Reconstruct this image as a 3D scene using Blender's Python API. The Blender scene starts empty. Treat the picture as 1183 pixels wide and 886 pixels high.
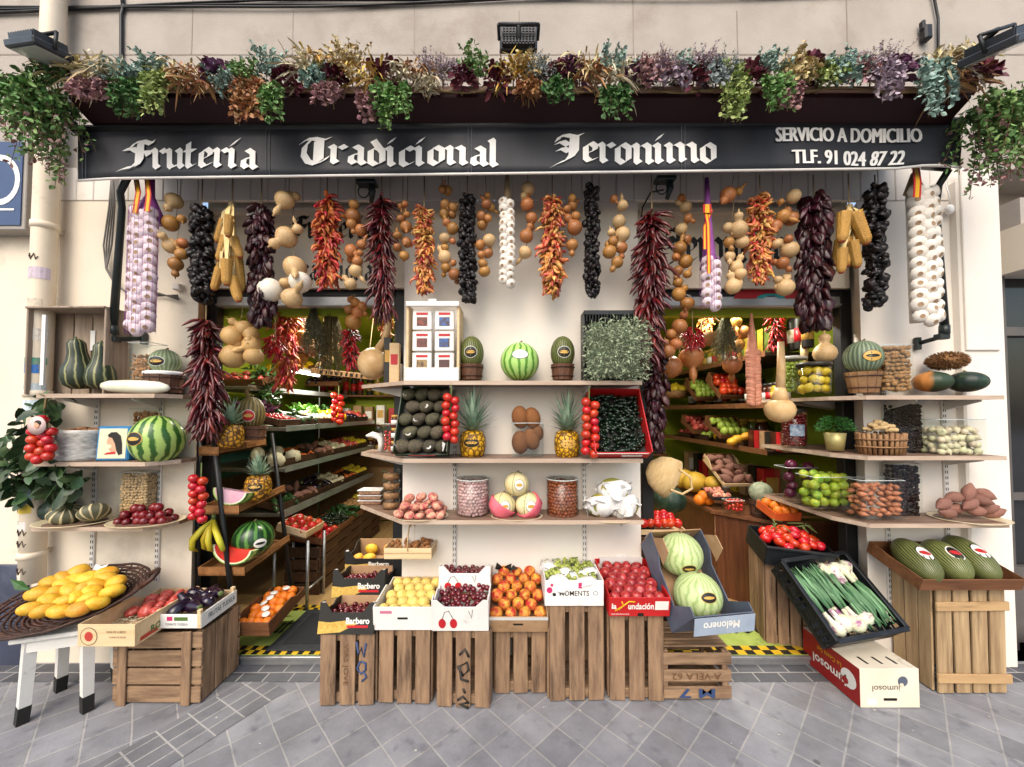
import bpy, bmesh, math, random
from mathutils import Vector, Matrix, Euler, Quaternion
RD = random.Random(11)
PI = math.pi
rad = math.radians
scene = bpy.context.scene
COL = scene.collection
U = RD.uniform

# ---- the view that was measured from the photograph (metres, x right, y into the shop, z up; facade at y = 0)
F, CX, CAMY, CAMZ, PITCH, PYC = 440.0, 591.5, -2.47, 1.6, rad(1.8), 461.2
def P(x, y, Y):
    """the point at depth Y that the photograph shows at pixel (x, y)"""
    a, b = x - CX, PYC - y
    d = Vector((a, F*math.cos(PITCH) - b*math.sin(PITCH), F*math.sin(PITCH) + b*math.cos(PITCH)))
    t = (Y - CAMY) / d.y
    return Vector((0, CAMY, CAMZ)) + d*t
def K(Y):
    return (Y - CAMY) / F           # metres per photo pixel at depth Y
def PX(x, Y): return P(x, 470, Y).x
def PZ(y, Y): return P(CX, y, Y).z

# ------------------------------------------------------------------ materials
MATS = {}
def _n(nt, t, **kw):
    n = nt.nodes.new(t)
    for k, v in kw.items(): setattr(n, k, v)
    return n
def col(c):
    if isinstance(c, str):
        c = [int(c[i:i+2], 16)/255 for i in (0, 2, 4)]
        c = [(x/12.92 if x <= .04045 else ((x+.055)/1.055)**2.4) for x in c]
    return (c[0], c[1], c[2], 1)
def mat(name, c1, c2=None, scale=8, rough=.55, bump=0, bscale=None, stretch=None, island=0, objv=0, spec=.4, detail=5, lo=.35, hi=.65,
        dirt=None, dscale=3, dlo=.55, dhi=.75, metal=0, sss=0, coat=0, hue=0, stripes=None, vor=None, c3=None):
    """one Principled material: two colours mixed by noise, with variation from object to object or piece to piece, stains and a bump"""
    if name in MATS: return MATS[name]
    m = bpy.data.materials.new(name); m.use_nodes = True
    nt = m.node_tree; L = nt.links.new
    b = nt.nodes['Principled BSDF']
    b.inputs['Roughness'].default_value = rough
    b.inputs['Specular IOR Level'].default_value = spec
    b.inputs['Metallic'].default_value = metal
    if coat: b.inputs['Coat Weight'].default_value = coat; b.inputs['Coat Roughness'].default_value = .15
    if sss:
        b.inputs['Subsurface Weight'].default_value = sss; b.inputs['Subsurface Radius'].default_value = (.01, .006, .004); b.inputs['Subsurface Scale'].default_value = .6
    tc = _n(nt, 'ShaderNodeTexCoord'); oi = _n(nt, 'ShaderNodeObjectInfo')
    mp = _n(nt, 'ShaderNodeMapping')
    L(tc.outputs['Object'], mp.inputs['Vector'])
    add = _n(nt, 'ShaderNodeCombineXYZ'); mul = _n(nt, 'ShaderNodeMath', operation='MULTIPLY'); mul.inputs[1].default_value = 7.3
    L(oi.outputs['Random'], mul.inputs[0])
    if island:
        geo = _n(nt, 'ShaderNodeNewGeometry'); ad2 = _n(nt, 'ShaderNodeMath', operation='MULTIPLY_ADD'); ad2.inputs[1].default_value = 5.1
        L(geo.outputs['Random Per Island'], ad2.inputs[0]); L(mul.outputs[0], ad2.inputs[2]); src = ad2.outputs[0]
    else: src = mul.outputs[0]
    for i in range(3): L(src, add.inputs[i])
    L(add.outputs[0], mp.inputs['Location'])
    if stretch: mp.inputs['Scale'].default_value = stretch
    no = _n(nt, 'ShaderNodeTexNoise'); no.inputs['Scale'].default_value = scale; no.inputs['Detail'].default_value = detail; no.inputs['Roughness'].default_value = .6
    L(mp.outputs[0], no.inputs['Vector'])
    c2 = c2 or c1
    rp = _n(nt, 'ShaderNodeValToRGB')
    rp.color_ramp.elements[0].position = lo; rp.color_ramp.elements[0].color = col(c1)
    rp.color_ramp.elements[1].position = hi; rp.color_ramp.elements[1].color = col(c2)
    fac = no.outputs['Fac']
    if stripes:                                # meridian stripes: (count, wobble)
        sx = _n(nt, 'ShaderNodeSeparateXYZ'); L(tc.outputs['Object'], sx.inputs[0])
        at = _n(nt, 'ShaderNodeMath', operation='ARCTAN2'); L(sx.outputs[1], at.inputs[0]); L(sx.outputs[0], at.inputs[1])
        ma = _n(nt, 'ShaderNodeMath', operation='MULTIPLY_ADD'); ma.inputs[1].default_value = stripes[0]/2; L(at.outputs[0], ma.inputs[0])
        mn = _n(nt, 'ShaderNodeMath', operation='MULTIPLY'); mn.inputs[1].default_value = stripes[1]; L(no.outputs['Fac'], mn.inputs[0]); L(mn.outputs[0], ma.inputs[2])
        si = _n(nt, 'ShaderNodeMath', operation='SINE'); 
        m2 = _n(nt, 'ShaderNodeMath', operation='MULTIPLY'); m2.inputs[1].default_value = 2; L(ma.outputs[0], m2.inputs[0]); L(m2.outputs[0], si.inputs[0])
        m3 = _n(nt, 'ShaderNodeMath', operation='MULTIPLY_ADD'); m3.inputs[1].default_value = .5; m3.inputs[2].default_value = .5; L(si.outputs[0], m3.inputs[0]); fac = m3.outputs[0]
    if vor:
        vo = _n(nt, 'ShaderNodeTexVoronoi', feature='DISTANCE_TO_EDGE'); vo.inputs['Scale'].default_value = vor; L(mp.outputs[0], vo.inputs['Vector'])
        fac = vo.outputs['Distance']
    L(fac, rp.inputs[0])
    c = rp.outputs[0]
    if c3:
        n3 = _n(nt, 'ShaderNodeTexNoise'); n3.inputs['Scale'].default_value = scale*.6; n3.inputs['Detail'].default_value = 2
        L(mp.outputs[0], n3.inputs['Vector'])
        r3 = _n(nt, 'ShaderNodeValToRGB'); r3.color_ramp.elements[0].position = .5; r3.color_ramp.elements[1].position = .62
        L(n3.outputs['Fac'], r3.inputs[0])
        mx = _n(nt, 'ShaderNodeMix', data_type='RGBA'); L(r3.outputs[0], mx.inputs[0]); L(c, mx.inputs[6]); mx.inputs[7].default_value = col(c3); c = mx.outputs[2]
    if dirt:
        n2 = _n(nt, 'ShaderNodeTexNoise'); n2.inputs['Scale'].default_value = dscale; n2.inputs['Detail'].default_value = 8; n2.inputs['Roughness'].default_value = .65
        L(mp.outputs[0], n2.inputs['Vector'])
        r2 = _n(nt, 'ShaderNodeValToRGB'); r2.color_ramp.elements[0].position = dlo; r2.color_ramp.elements[1].position = dhi
        L(n2.outputs['Fac'], r2.inputs[0])
        mx = _n(nt, 'ShaderNodeMix', data_type='RGBA'); L(r2.outputs[0], mx.inputs[0]); L(c, mx.inputs[6]); mx.inputs[7].default_value = col(dirt); c = mx.outputs[2]
    if objv or island or hue:
        hs = _n(nt, 'ShaderNodeHueSaturation')
        mr = _n(nt, 'ShaderNodeMapRange')
        v = max(objv, island) or .12
        mr.inputs[3].default_value = 1 - v; mr.inputs[4].default_value = 1 + v*.6
        L(geo.outputs['Random Per Island'] if island else oi.outputs['Random'], mr.inputs[0])
        L(mr.outputs[0], hs.inputs['Value'])
        if hue:
            mh = _n(nt, 'ShaderNodeMapRange'); mh.inputs[3].default_value = .5 - hue; mh.inputs[4].default_value = .5 + hue
            fr = _n(nt, 'ShaderNodeMath', operation='FRACT'); m7 = _n(nt, 'ShaderNodeMath', operation='MULTIPLY'); m7.inputs[1].default_value = 13.7
            L(geo.outputs['Random Per Island'] if island else oi.outputs['Random'], m7.inputs[0]); L(m7.outputs[0], fr.inputs[0]); L(fr.outputs[0], mh.inputs[0])
            L(mh.outputs[0], hs.inputs['Hue'])
        L(c, hs.inputs['Color']); c = hs.outputs[0]
    L(c, b.inputs['Base Color'])
    if bump:
        bn = _n(nt, 'ShaderNodeTexNoise'); bn.inputs['Scale'].default_value = bscale or scale*4; bn.inputs['Detail'].default_value = 4
        L(mp.outputs[0], bn.inputs['Vector'])
        bp = _n(nt, 'ShaderNodeBump'); bp.inputs['Strength'].default_value = bump; bp.inputs['Distance'].default_value = .004
        L(bn.outputs['Fac'] if not vor else vo.outputs['Distance'], bp.inputs['Height']); L(bp.outputs[0], b.inputs['Normal'])
    MATS[name] = m
    return m
def glassy(name, tint=(1, 1, 1), refl=.06, rough=.02):
    """thin clear acrylic: see-through with a mirror-like sheen that grows at grazing angles"""
    if name in MATS: return MATS[name]
    m = bpy.data.materials.new(name); m.use_nodes = True; nt = m.node_tree; L = nt.links.new
    nt.nodes.remove(nt.nodes['Principled BSDF']); out = nt.nodes['Material Output']
    tr = _n(nt, 'ShaderNodeBsdfTransparent'); tr.inputs[0].default_value = (*tint, 1)
    gl = _n(nt, 'ShaderNodeBsdfGlossy'); gl.inputs['Roughness'].default_value = rough
    lw = _n(nt, 'ShaderNodeLayerWeight'); lw.inputs[0].default_value = .15
    ad = _n(nt, 'ShaderNodeMath', operation='MULTIPLY_ADD'); ad.inputs[1].default_value = .35; ad.inputs[2].default_value = refl
    L(lw.outputs['Fresnel'], ad.inputs[0]); mx = _n(nt, 'ShaderNodeMixShader'); L(ad.outputs[0], mx.inputs[0]); L(tr.outputs[0], mx.inputs[1]); L(gl.outputs[0], mx.inputs[2])
    L(mx.outputs[0], out.inputs[0]); MATS[name] = m; return m
def glow(name, c, s):
    m = bpy.data.materials.new(name); m.use_nodes = True; b = m.node_tree.nodes['Principled BSDF']
    b.inputs['Base Color'].default_value = col(c); b.inputs['Emission Color'].default_value = col(c); b.inputs['Emission Strength'].default_value = s
    MATS[name] = m; return m

# ------------------------------------------------------------------ mesh builder
class B:
    def __init__(s): s.v = []; s.f = []; s.m = []; s.sm = []
    def face(s, idx, m=0, smooth=False): s.f.append(tuple(idx)); s.m.append(m); s.sm.append(smooth)
    def box(s, c, d, m=0, b=0, rot=None):
        c = Vector(c); hx, hy, hz = d[0]/2, d[1]/2, d[2]/2
        Rm = rot.to_matrix() if isinstance(rot, (Euler, Quaternion)) else (Euler(rot).to_matrix() if rot else None)
        def put(p): s.v.append((c + (Rm @ Vector(p) if Rm else Vector(p)))[:]); return len(s.v) - 1
        S = (-1, 1)
        if not b:
            i = {(x, y, z): put((x*hx, y*hy, z*hz)) for x in S for y in S for z in S}
            for q in ((((-1,-1,-1),(-1,-1,1),(-1,1,1),(-1,1,-1))), ((1,-1,-1),(1,1,-1),(1,1,1),(1,-1,1)), ((-1,-1,-1),(1,-1,-1),(1,-1,1),(-1,-1,1)),
                      ((-1,1,-1),(-1,1,1),(1,1,1),(1,1,-1)), ((-1,-1,-1),(-1,1,-1),(1,1,-1),(1,-1,-1)), ((-1,-1,1),(1,-1,1),(1,1,1),(-1,1,1))):
                s.face([i[k] for k in q], m)
            return s
        b = min(b, hx*.45, hy*.45, hz*.45)
        vi = {}
        for x in S:
            for y in S:
                for z in S:
                    vi[0, x, y, z] = put((x*hx, y*(hy-b), z*(hz-b))); vi[1, x, y, z] = put((x*(hx-b), y*hy, z*(hz-b))); vi[2, x, y, z] = put((x*(hx-b), y*(hy-b), z*hz))
        def orient(q):
            ps = [Vector(s.v[k]) for k in q]; n = (ps[1]-ps[0]).cross(ps[2]-ps[0]); mid = sum(ps, Vector())/len(ps)
            s.face(q if n.dot(mid - c) > 0 else q[::-1], m)
        for t in S:
            orient([vi[0,t,-1,-1], vi[0,t,1,-1], vi[0,t,1,1], vi[0,t,-1,1]]); orient([vi[1,-1,t,-1], vi[1,1,t,-1], vi[1,1,t,1], vi[1,-1,t,1]]); orient([vi[2,-1,-1,t], vi[2,1,-1,t], vi[2,1,1,t], vi[2,-1,1,t]])
            for u in S:
                orient([vi[0,t,u,-1], vi[0,t,u,1], vi[1,t,u,1], vi[1,t,u,-1]]); orient([vi[0,t,-1,u], vi[0,t,1,u], vi[2,t,1,u], vi[2,t,-1,u]]); orient([vi[1,-1,t,u], vi[1,1,t,u], vi[2,1,t,u], vi[2,-1,t,u]])
                for w in S: orient([vi[0,t,u,w], vi[1,t,u,w], vi[2,t,u,w]])
        return s
    def prism(s, poly, z0, z1, m=0, ax='z'):
        """polygon (counter-clockwise in its plane) extruded; ax 'z': poly is (x, y); ax 'y': poly is (x, z) extruded in y; ax 'x': poly is (y, z)"""
        n = len(poly); o = len(s.v)
        put = {'z': lambda a, b, c: (a, b, c), 'y': lambda a, b, c: (a, c, b), 'x': lambda a, b, c: (c, a, b)}[ax]
        for z in (z0, z1):
            for a, b in poly: s.v.append(put(a, b, z))
        fl = (ax == 'y')
        A = lambda q: s.face(q[::-1] if fl else q, m)
        A([o+i for i in range(n)][::-1]); A([o+n+i for i in range(n)])
        for i in range(n): j = (i+1) % n; A([o+i, o+j, o+n+j, o+n+i])
        return s
    def tube(s, pts, rads, seg=8, m=0, caps=True, flat=1.0, smooth=True):
        pts = [Vector(p) for p in pts]
        if not isinstance(rads, (list, tuple)): rads = [rads]*len(pts)
        o = len(s.v); n = len(pts); up = None
        for i, p in enumerate(pts):
            t = (pts[min(i+1, n-1)] - pts[max(i-1, 0)])
            t = t.normalized() if t.length > 1e-9 else Vector((0, 0, 1))
            if up is None: up = Vector((0, 0, 1)) if abs(t.z) < .9 else Vector((1, 0, 0))
            a = t.cross(up); a = a.normalized() if a.length > 1e-6 else Vector((1, 0, 0)); bb = a.cross(t).normalized(); up = bb
            for k in range(seg):
                q = 2*PI*k/seg
                s.v.append((p + a*math.cos(q)*rads[i] + bb*math.sin(q)*rads[i]*flat)[:])
        for i in range(n-1):
            for k in range(seg):
                k2 = (k+1) % seg
                s.face([o+i*seg+k, o+i*seg+k2, o+(i+1)*seg+k2, o+(i+1)*seg+k], m, smooth)
        if caps:
            s.face([o+k for k in range(seg)][::-1], m, smooth); s.face([o+(n-1)*seg+k for k in range(seg)], m, smooth)
        return s
    def lathe(s, prof, seg=20, m=0, rib=None, c=(0, 0, 0), mrows=None, wob=0, rot=None, sx=1, sy=1):
        """profile of (r, z) from bottom to top round the z axis; rib(theta, t) scales the radius"""
        c = Vector(c); o = len(s.v); n = len(prof); Rm = Euler(rot).to_matrix() if rot else None
        for i, (r, z) in enumerate(prof):
            for k in range(seg):
                th = 2*PI*k/seg
                rr = r*(rib(th, i/(n-1)) if rib else 1)*(1 + (U(-wob, wob) if wob and r > 0 else 0))
                p = Vector((rr*math.cos(th)*sx, rr*math.sin(th)*sy, z)); s.v.append((c + (Rm @ p if Rm else p))[:])
        for i in range(n-1):
            for k in range(seg):
                k2 = (k+1) % seg
                s.face([o+i*seg+k, o+i*seg+k2, o+(i+1)*seg+k2, o+(i+1)*seg+k], mrows[i] if mrows else m, True)
        if prof[0][0] > 1e-6: s.face([o+k for k in range(seg)][::-1], mrows[0] if mrows else m)
        if prof[-1][0] > 1e-6: s.face([o+(n-1)*seg+k for k in range(seg)], mrows[-1] if mrows else m)
        return s
    def ball(s, c, r, m=0, seg=12, rings=8, rot=None, wob=0):
        r = r if isinstance(r, (list, tuple)) else (r, r, r)
        return s.lathe([(math.sin(PI*i/rings)*1.0, -math.cos(PI*i/rings)*r[2]) for i in range(rings+1)], seg, m, None, c, None, wob, rot, r[0], r[1])
    def leaf(s, p, d, l, w, m=0, fold=.25, droop=.2, up=None):
        """a pointed leaf of four faces folded along its midrib"""
        p = Vector(p); d = Vector(d).normalized(); up = Vector(up) if up else Vector((U(-1, 1), U(-1, 1), U(-1, 1)))
        sd = d.cross(up); sd = sd.normalized() if sd.length > 1e-4 else Vector((1, 0, 0)); nn = sd.cross(d)
        o = len(s.v); q = p + d*l*.45 + nn*(-droop*l*.1); e = p + d*l - nn*droop*l - Vector((0, 0, droop*l*.3))
        for x in (p, q - sd*w*.5 + nn*fold*w, q, q + sd*w*.5 + nn*fold*w, e): s.v.append(x[:])
        s.face([o, o+2, o+1], m); s.face([o, o+3, o+2], m); s.face([o+1, o+2, o+4], m); s.face([o+2, o+3, o+4], m)
        return s
    def rleaf(s, p, d, l, w, m=0, fold=.2, droop=.2):
        """a rounded leaf that bends along its midrib"""
        p = Vector(p); d = Vector(d).normalized(); sd = d.cross(Vector((U(-1, 1), U(-1, 1), U(-1, 1)))); sd = sd.normalized() if sd.length > 1e-4 else Vector((1, 0, 0)); nn = sd.cross(d); o = len(s.v)
        for f, ww in ((0, .12), (.3, .8), (.62, 1), (.88, .55), (1, .06)):
            c = p+d*l*f+Vector((0, 0, -droop*l*f*f))
            for e in (-1, 0, 1): s.v.append((c+sd*e*w*.5*ww+nn*abs(e)*fold*w*ww)[:])
        for i in range(4):
            for e in (0, 1): k = o+i*3+e; s.face([k, k+1, k+4, k+3], m, True)
        return s
    def poly(s, pts, m=0):
        o = len(s.v); s.v += [tuple(p) for p in pts]; s.face(range(o, o+len(pts)), m); return s
    def mesh(s, name, *mats):
        me = bpy.data.meshes.new(name); me.from_pydata(s.v, [], s.f)
        for m in mats: me.materials.append(m)
        me.polygons.foreach_set('material_index', s.m); me.polygons.foreach_set('use_smooth', s.sm); me.update()
        return me

# ------------------------------------------------------------------ objects
def put(name, me, parent=None, loc=(0, 0, 0), rot=(0, 0, 0), sc=1, label=None):
    o = bpy.data.objects.new(name, me); COL.objects.link(o)
    o.location = loc
    if isinstance(rot, Quaternion): o.rotation_mode = 'QUATERNION'; o.rotation_quaternion = rot
    else: o.rotation_euler = rot
    o.scale = (sc, sc, sc) if isinstance(sc, (int, float)) else sc
    if parent is not None: o.parent = parent
    if label: o['label'] = label
    return o
def thing(name, label, cat, group=None, me=None, loc=(0, 0, 0), rot=(0, 0, 0), sc=1):
    o = put(name, me, None, loc, rot, sc); o['label'] = label; o['category'] = cat
    if group: o['group'] = group
    return o
def struct(name, me, loc=(0, 0, 0), rot=(0, 0, 0), kind='structure'):
    o = put(name, me, None, loc, rot); o['kind'] = kind; return o
def same(o, loc, rot=None, sc=None, label=None, group=None):
    """copy of a thing with its parts and their sub-parts"""
    def cp(a, par):
        c = a.copy(); COL.objects.link(c)
        if par is not None: c.parent = par
        for ch in a.children: cp(ch, c)
        return c
    r = cp(o, None); r.location = loc
    if rot is not None: r.rotation_euler = rot
    if sc is not None: r.scale = (sc,)*3 if isinstance(sc, (int, float)) else sc
    if label: r['label'] = label
    if group: r['group'] = group
    return r
def rnd_rot(): return (U(0, 6.3), U(0, 6.3), U(0, 6.3))

def join_letters(b, me, dx, dz):
    o = len(b.v); b.v += [(v.co.x+dx, v.co.y, v.co.z+dz) for v in me.vertices]
    for p in me.polygons: b.face([o+i for i in p.vertices])
def text(s, w, h, m, name='lettering', parent=None, loc=(0, 0, 0), rot=(PI/2, 0, 0), bold=.03, shear=0, flip=False, thick=.0006, dup=0):
    """writing of the given width and height (metres), centred on loc, as a thin mesh facing -y by default"""
    cu = bpy.data.curves.new('writing', 'FONT'); cu.body = s; cu.align_x = 'CENTER'; cu.align_y = 'CENTER'; cu.offset = bold; cu.shear = shear; cu.resolution_u = 3
    to = bpy.data.objects.new('writing', cu); COL.objects.link(to)
    dg = bpy.context.evaluated_depsgraph_get(); me = bpy.data.meshes.new_from_object(to.evaluated_get(dg))
    bpy.data.objects.remove(to); bpy.data.curves.remove(cu)
    xs = [v.co.x for v in me.vertices]; ys = [v.co.y for v in me.vertices]
    if not xs: return None
    x0, x1, y0, y1 = min(xs), max(xs), min(ys), max(ys); kx = w/(x1-x0); ky = h/(y1-y0)
    for v in me.vertices: v.co = ((v.co.x-(x0+x1)/2)*kx*(-1 if flip else 1), (v.co.y-(y0+y1)/2)*ky*(-1 if flip else 1), 0)
    if dup:                                       # heavier strokes: the same letters laid three times side by side
        b = B()
        for j in (-1, 0, 1): join_letters(b, me, j*dup, .0005*(j+1))
        me = b.mesh(name, m)
    me.materials.clear(); me.materials.append(m); me.name = name
    return put(name, me, parent, loc, rot)

# blackletter drawn with a broad nib
NIB = Vector((math.cos(rad(38)), math.sin(rad(38))))
def _stem(x, top=1.0): return [(x-.11, top-.03), (x, top-.14), (x, .16), (x+.11, .04)]
GLY = {
 'r': (.50, [_stem(0), [(.1, .82), (.27, .97), (.42, .83)]]),
 'u': (.72, [_stem(0), _stem(.46), [(.1, .06), (.42, .2)]]),
 'n': (.72, [_stem(0), [(.08, .84), (.3, .98), (.46, .84), (.46, .16), (.57, .04)]]),
 'm': (1.18, [_stem(0), [(.08, .84), (.3, .98), (.46, .84), (.46, .16), (.54, .08)], [(.54, .84), (.76, .98), (.92, .84), (.92, .16), (1.03, .04)]]),
 't': (.48, [[(0, 1.28), (0, .16), (.1, .04), (.28, .14)], [(-.16, .9), (.26, .9)]]),
 'e': (.56, [[(.2, .98), (0, .8), (0, .18), (.14, .04), (.4, .18)], [(.2, .98), (.38, .82), (.36, .62), (.06, .44)]]),
 'a': (.66, [[(.02, .84), (.2, .98), (.4, .82), (.4, .16), (.52, .04)], [(.4, .62), (.06, .46), (.04, .18), (.18, .05), (.38, .2)]]),
 'd': (.62, [[(.2, .96), (0, .8), (0, .18), (.18, .03), (.43, .2), (.43, .72), (.1, 1.3)], [(.2, .96), (.43, .8)]]),
 'c': (.54, [[(.4, .84), (.22, .98), (0, .8), (0, .18), (.16, .03), (.4, .17)]]),
 'o': (.64, [[(.2, .98), (0, .8), (0, .2), (.22, .02)], [(.2, .98), (.43, .8), (.43, .2), (.22, .02)]]),
 'i': (.34, [_stem(0), [(-.02, 1.2), (.12, 1.42)]]),
 'l': (.34, [[(-.08, 1.42), (0, 1.3), (0, .16), (.11, .04)]]),
 'F': (1.02, [[(.5, 1.3), (.42, .9), (.4, .35), (.2, .04), (-.1, -.06), (-.32, -.2)], [(.56, 1.28), (.53, .4), (.4, .14)], [(.1, 1.0), (.3, 1.28), (.62, 1.38), (.95, 1.26), (1.02, 1.4)], [(-.1, .92), (.2, .98), (.38, .84)], [(.5, .8), (.78, .84), (.84, .68)]]),
 'T': (1.0, [[(-.12, 1.12), (.06, 1.32), (.34, 1.36), (.66, 1.26), (.92, 1.38)], [(.24, 1.3), (.0, .95), (-.04, .5), (.14, .12), (.42, .0), (.72, .14), (.86, .34)], [(.46, 1.24), (.44, .3), (.54, .12)], [(.62, 1.22), (.62, .2)]]),
 'J': (1.0, [[(.0, 1.08), (.1, 1.3), (.36, 1.36), (.66, 1.28), (.94, 1.4)], [(.6, 1.3), (.56, .9), (.54, .4), (.36, .06), (.06, -.08), (-.2, -.26)], [(.74, 1.26), (.72, .5), (.56, .2)], [(-.02, .94), (.2, 1.02), (.42, .84)], [(.04, .6), (.24, .66), (.44, .5)]]),
}
GLY['í'] = (.34, [_stem(0), [(-.02, 1.18), (.24, 1.5)]])
def blackletter(word, w, h, m, name='lettering', parent=None, loc=(0, 0, 0), rot=(PI/2, 0, 0), nib=.27, thick=.0004):
    """loc is the left end of the baseline; w the width of the word, h the x-height"""
    polys = []; x = 0; k = 0
    for ch in word:
        adv, strokes = GLY[ch]
        for st in strokes:
            for (ax, ay), (bx, by) in zip(st, st[1:]):
                n = NIB*nib/2; p = Vector((ax+x, ay)); q = Vector((bx+x, by)); dd = (q-p).normalized()*.012; p = p-dd; q = q+dd
                polys.append([p-n, p+n, q+n, q-n]); k += 1
        x += adv + .10
    xs = [v.x for q in polys for v in q]; x0 = min(xs); kx = w/(max(xs)-x0); b = B()
    for i, q in enumerate(polys):
        q = [(( v.x-x0)*kx, v.y*h, .0001*(i % 9) + thick) for v in q]
        a = (q[1][0]-q[0][0])*(q[2][1]-q[0][1]) - (q[1][1]-q[0][1])*(q[2][0]-q[0][0])
        if abs(a) < 1e-9: continue
        b.poly(q if a > 0 else q[::-1])
    return put(name, b.mesh(name, m), parent, loc, rot)
# ------------------------------------------------------------------ shared materials
M_stucco = mat('stucco', 'a09890', 'aca49b', 3, .9, .5, 90, dirt='877a6e', dscale=1.6, dlo=.55, dhi=.8, spec=.15)
M_white = mat('painted_wall', 'dcd4ca', 'e2dbd1', 2, .6, .12, 14, dirt='b8aea2', dscale=2.2, dlo=.62, dhi=.82, spec=.25)
M_cream = mat('cream_wall', 'd6cab8', 'ddd2c0', 2, .7, .2, 30, dirt='a99f90', dscale=1.7, dlo=.58, dhi=.8, spec=.2)
M_plinth = mat('plinth_paint', '33384a', '3d4356', 4, .6, .3, 40, dirt='59606c', dscale=3)
M_black = mat('black_metal', '17181a', '1f2022', 6, .45, .1, 30, dirt='3a3835', dscale=7, dlo=.6)
M_blackplastic = mat('black_plastic', '121417', '1b1e22', 9, .42, .1, 40, dirt='2f3133', dscale=8)
M_alu = mat('aluminium', '9b9c9e', 'b4b5b6', 5, .38, .1, 20, (1, 1, 1), metal=.75, dirt='77746f', dscale=5)
M_shelf = mat('shelf_board', '6d5546', '8b7160', 7, .5, .1, 30, (.35, 5, 5), dirt='4c3b30', dscale=6, dlo=.6)
M_shelfedge = mat('shelf_edging', 'a58f7c', 'b9a592', 9, .5, .05, 30, (.4, 4, 4))
M_bracket = mat('bracket_enamel', 'cfcac4', 'd9d5cf', 4, .45)
M_maroon = mat('maroon_metal', '22080c', '2a0b10', 3, .55, .05, dirt='16060a', dscale=4, spec=.25)
M_lime = mat('lime_paint', '84931c', '909f26', 2, .7, .05)
M_green = mat('shelf_green', '5f7b3a', '6d8946', 3, .6)
M_pine = mat('pine_board', '7b5b3c', '8f6d4a', 5, .6, .1, 30, (1, 6, .4))
M_floor = mat('laminate', 'a88457', 'bd9a68', 6, .45, .05, 30, (6, .5, 1), dirt='8d6c45', dscale=8)
M_counter = mat('counter_wood', '4e2c1c', '6a3f2a', 7, .4, .05, 20, (7, 7, .35))
M_textblk = mat('black_letters', '0d0d0f', '0d0d0f', rough=.5)
M_textwht = mat('white_letters', 'e4e2de', 'eeece8', 12, .6)
M_pvc = mat('valance_cloth', '1f2127', '2a2c33', 3, .55, .15, 60, (1, 1, .2), dirt='3b3d44', dscale=2.5, dlo=.5, dhi=.85)
M_pole = mat('pole_enamel', '1d2524', '29302f', 6, .35, .05)
M_pipe = mat('pipe_paint', 'd8c9b2', 'dfd1bc', 4, .5, .1, 20, dirt='9c8c78', dscale=5, dlo=.6, dhi=.8)
M_glass = glassy('clear_acrylic', (.98, .99, .985), .022, .03)
M_darkglass = mat('dark_glass', '1b1c1d', '252526', 2, .1, spec=.6)

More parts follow.
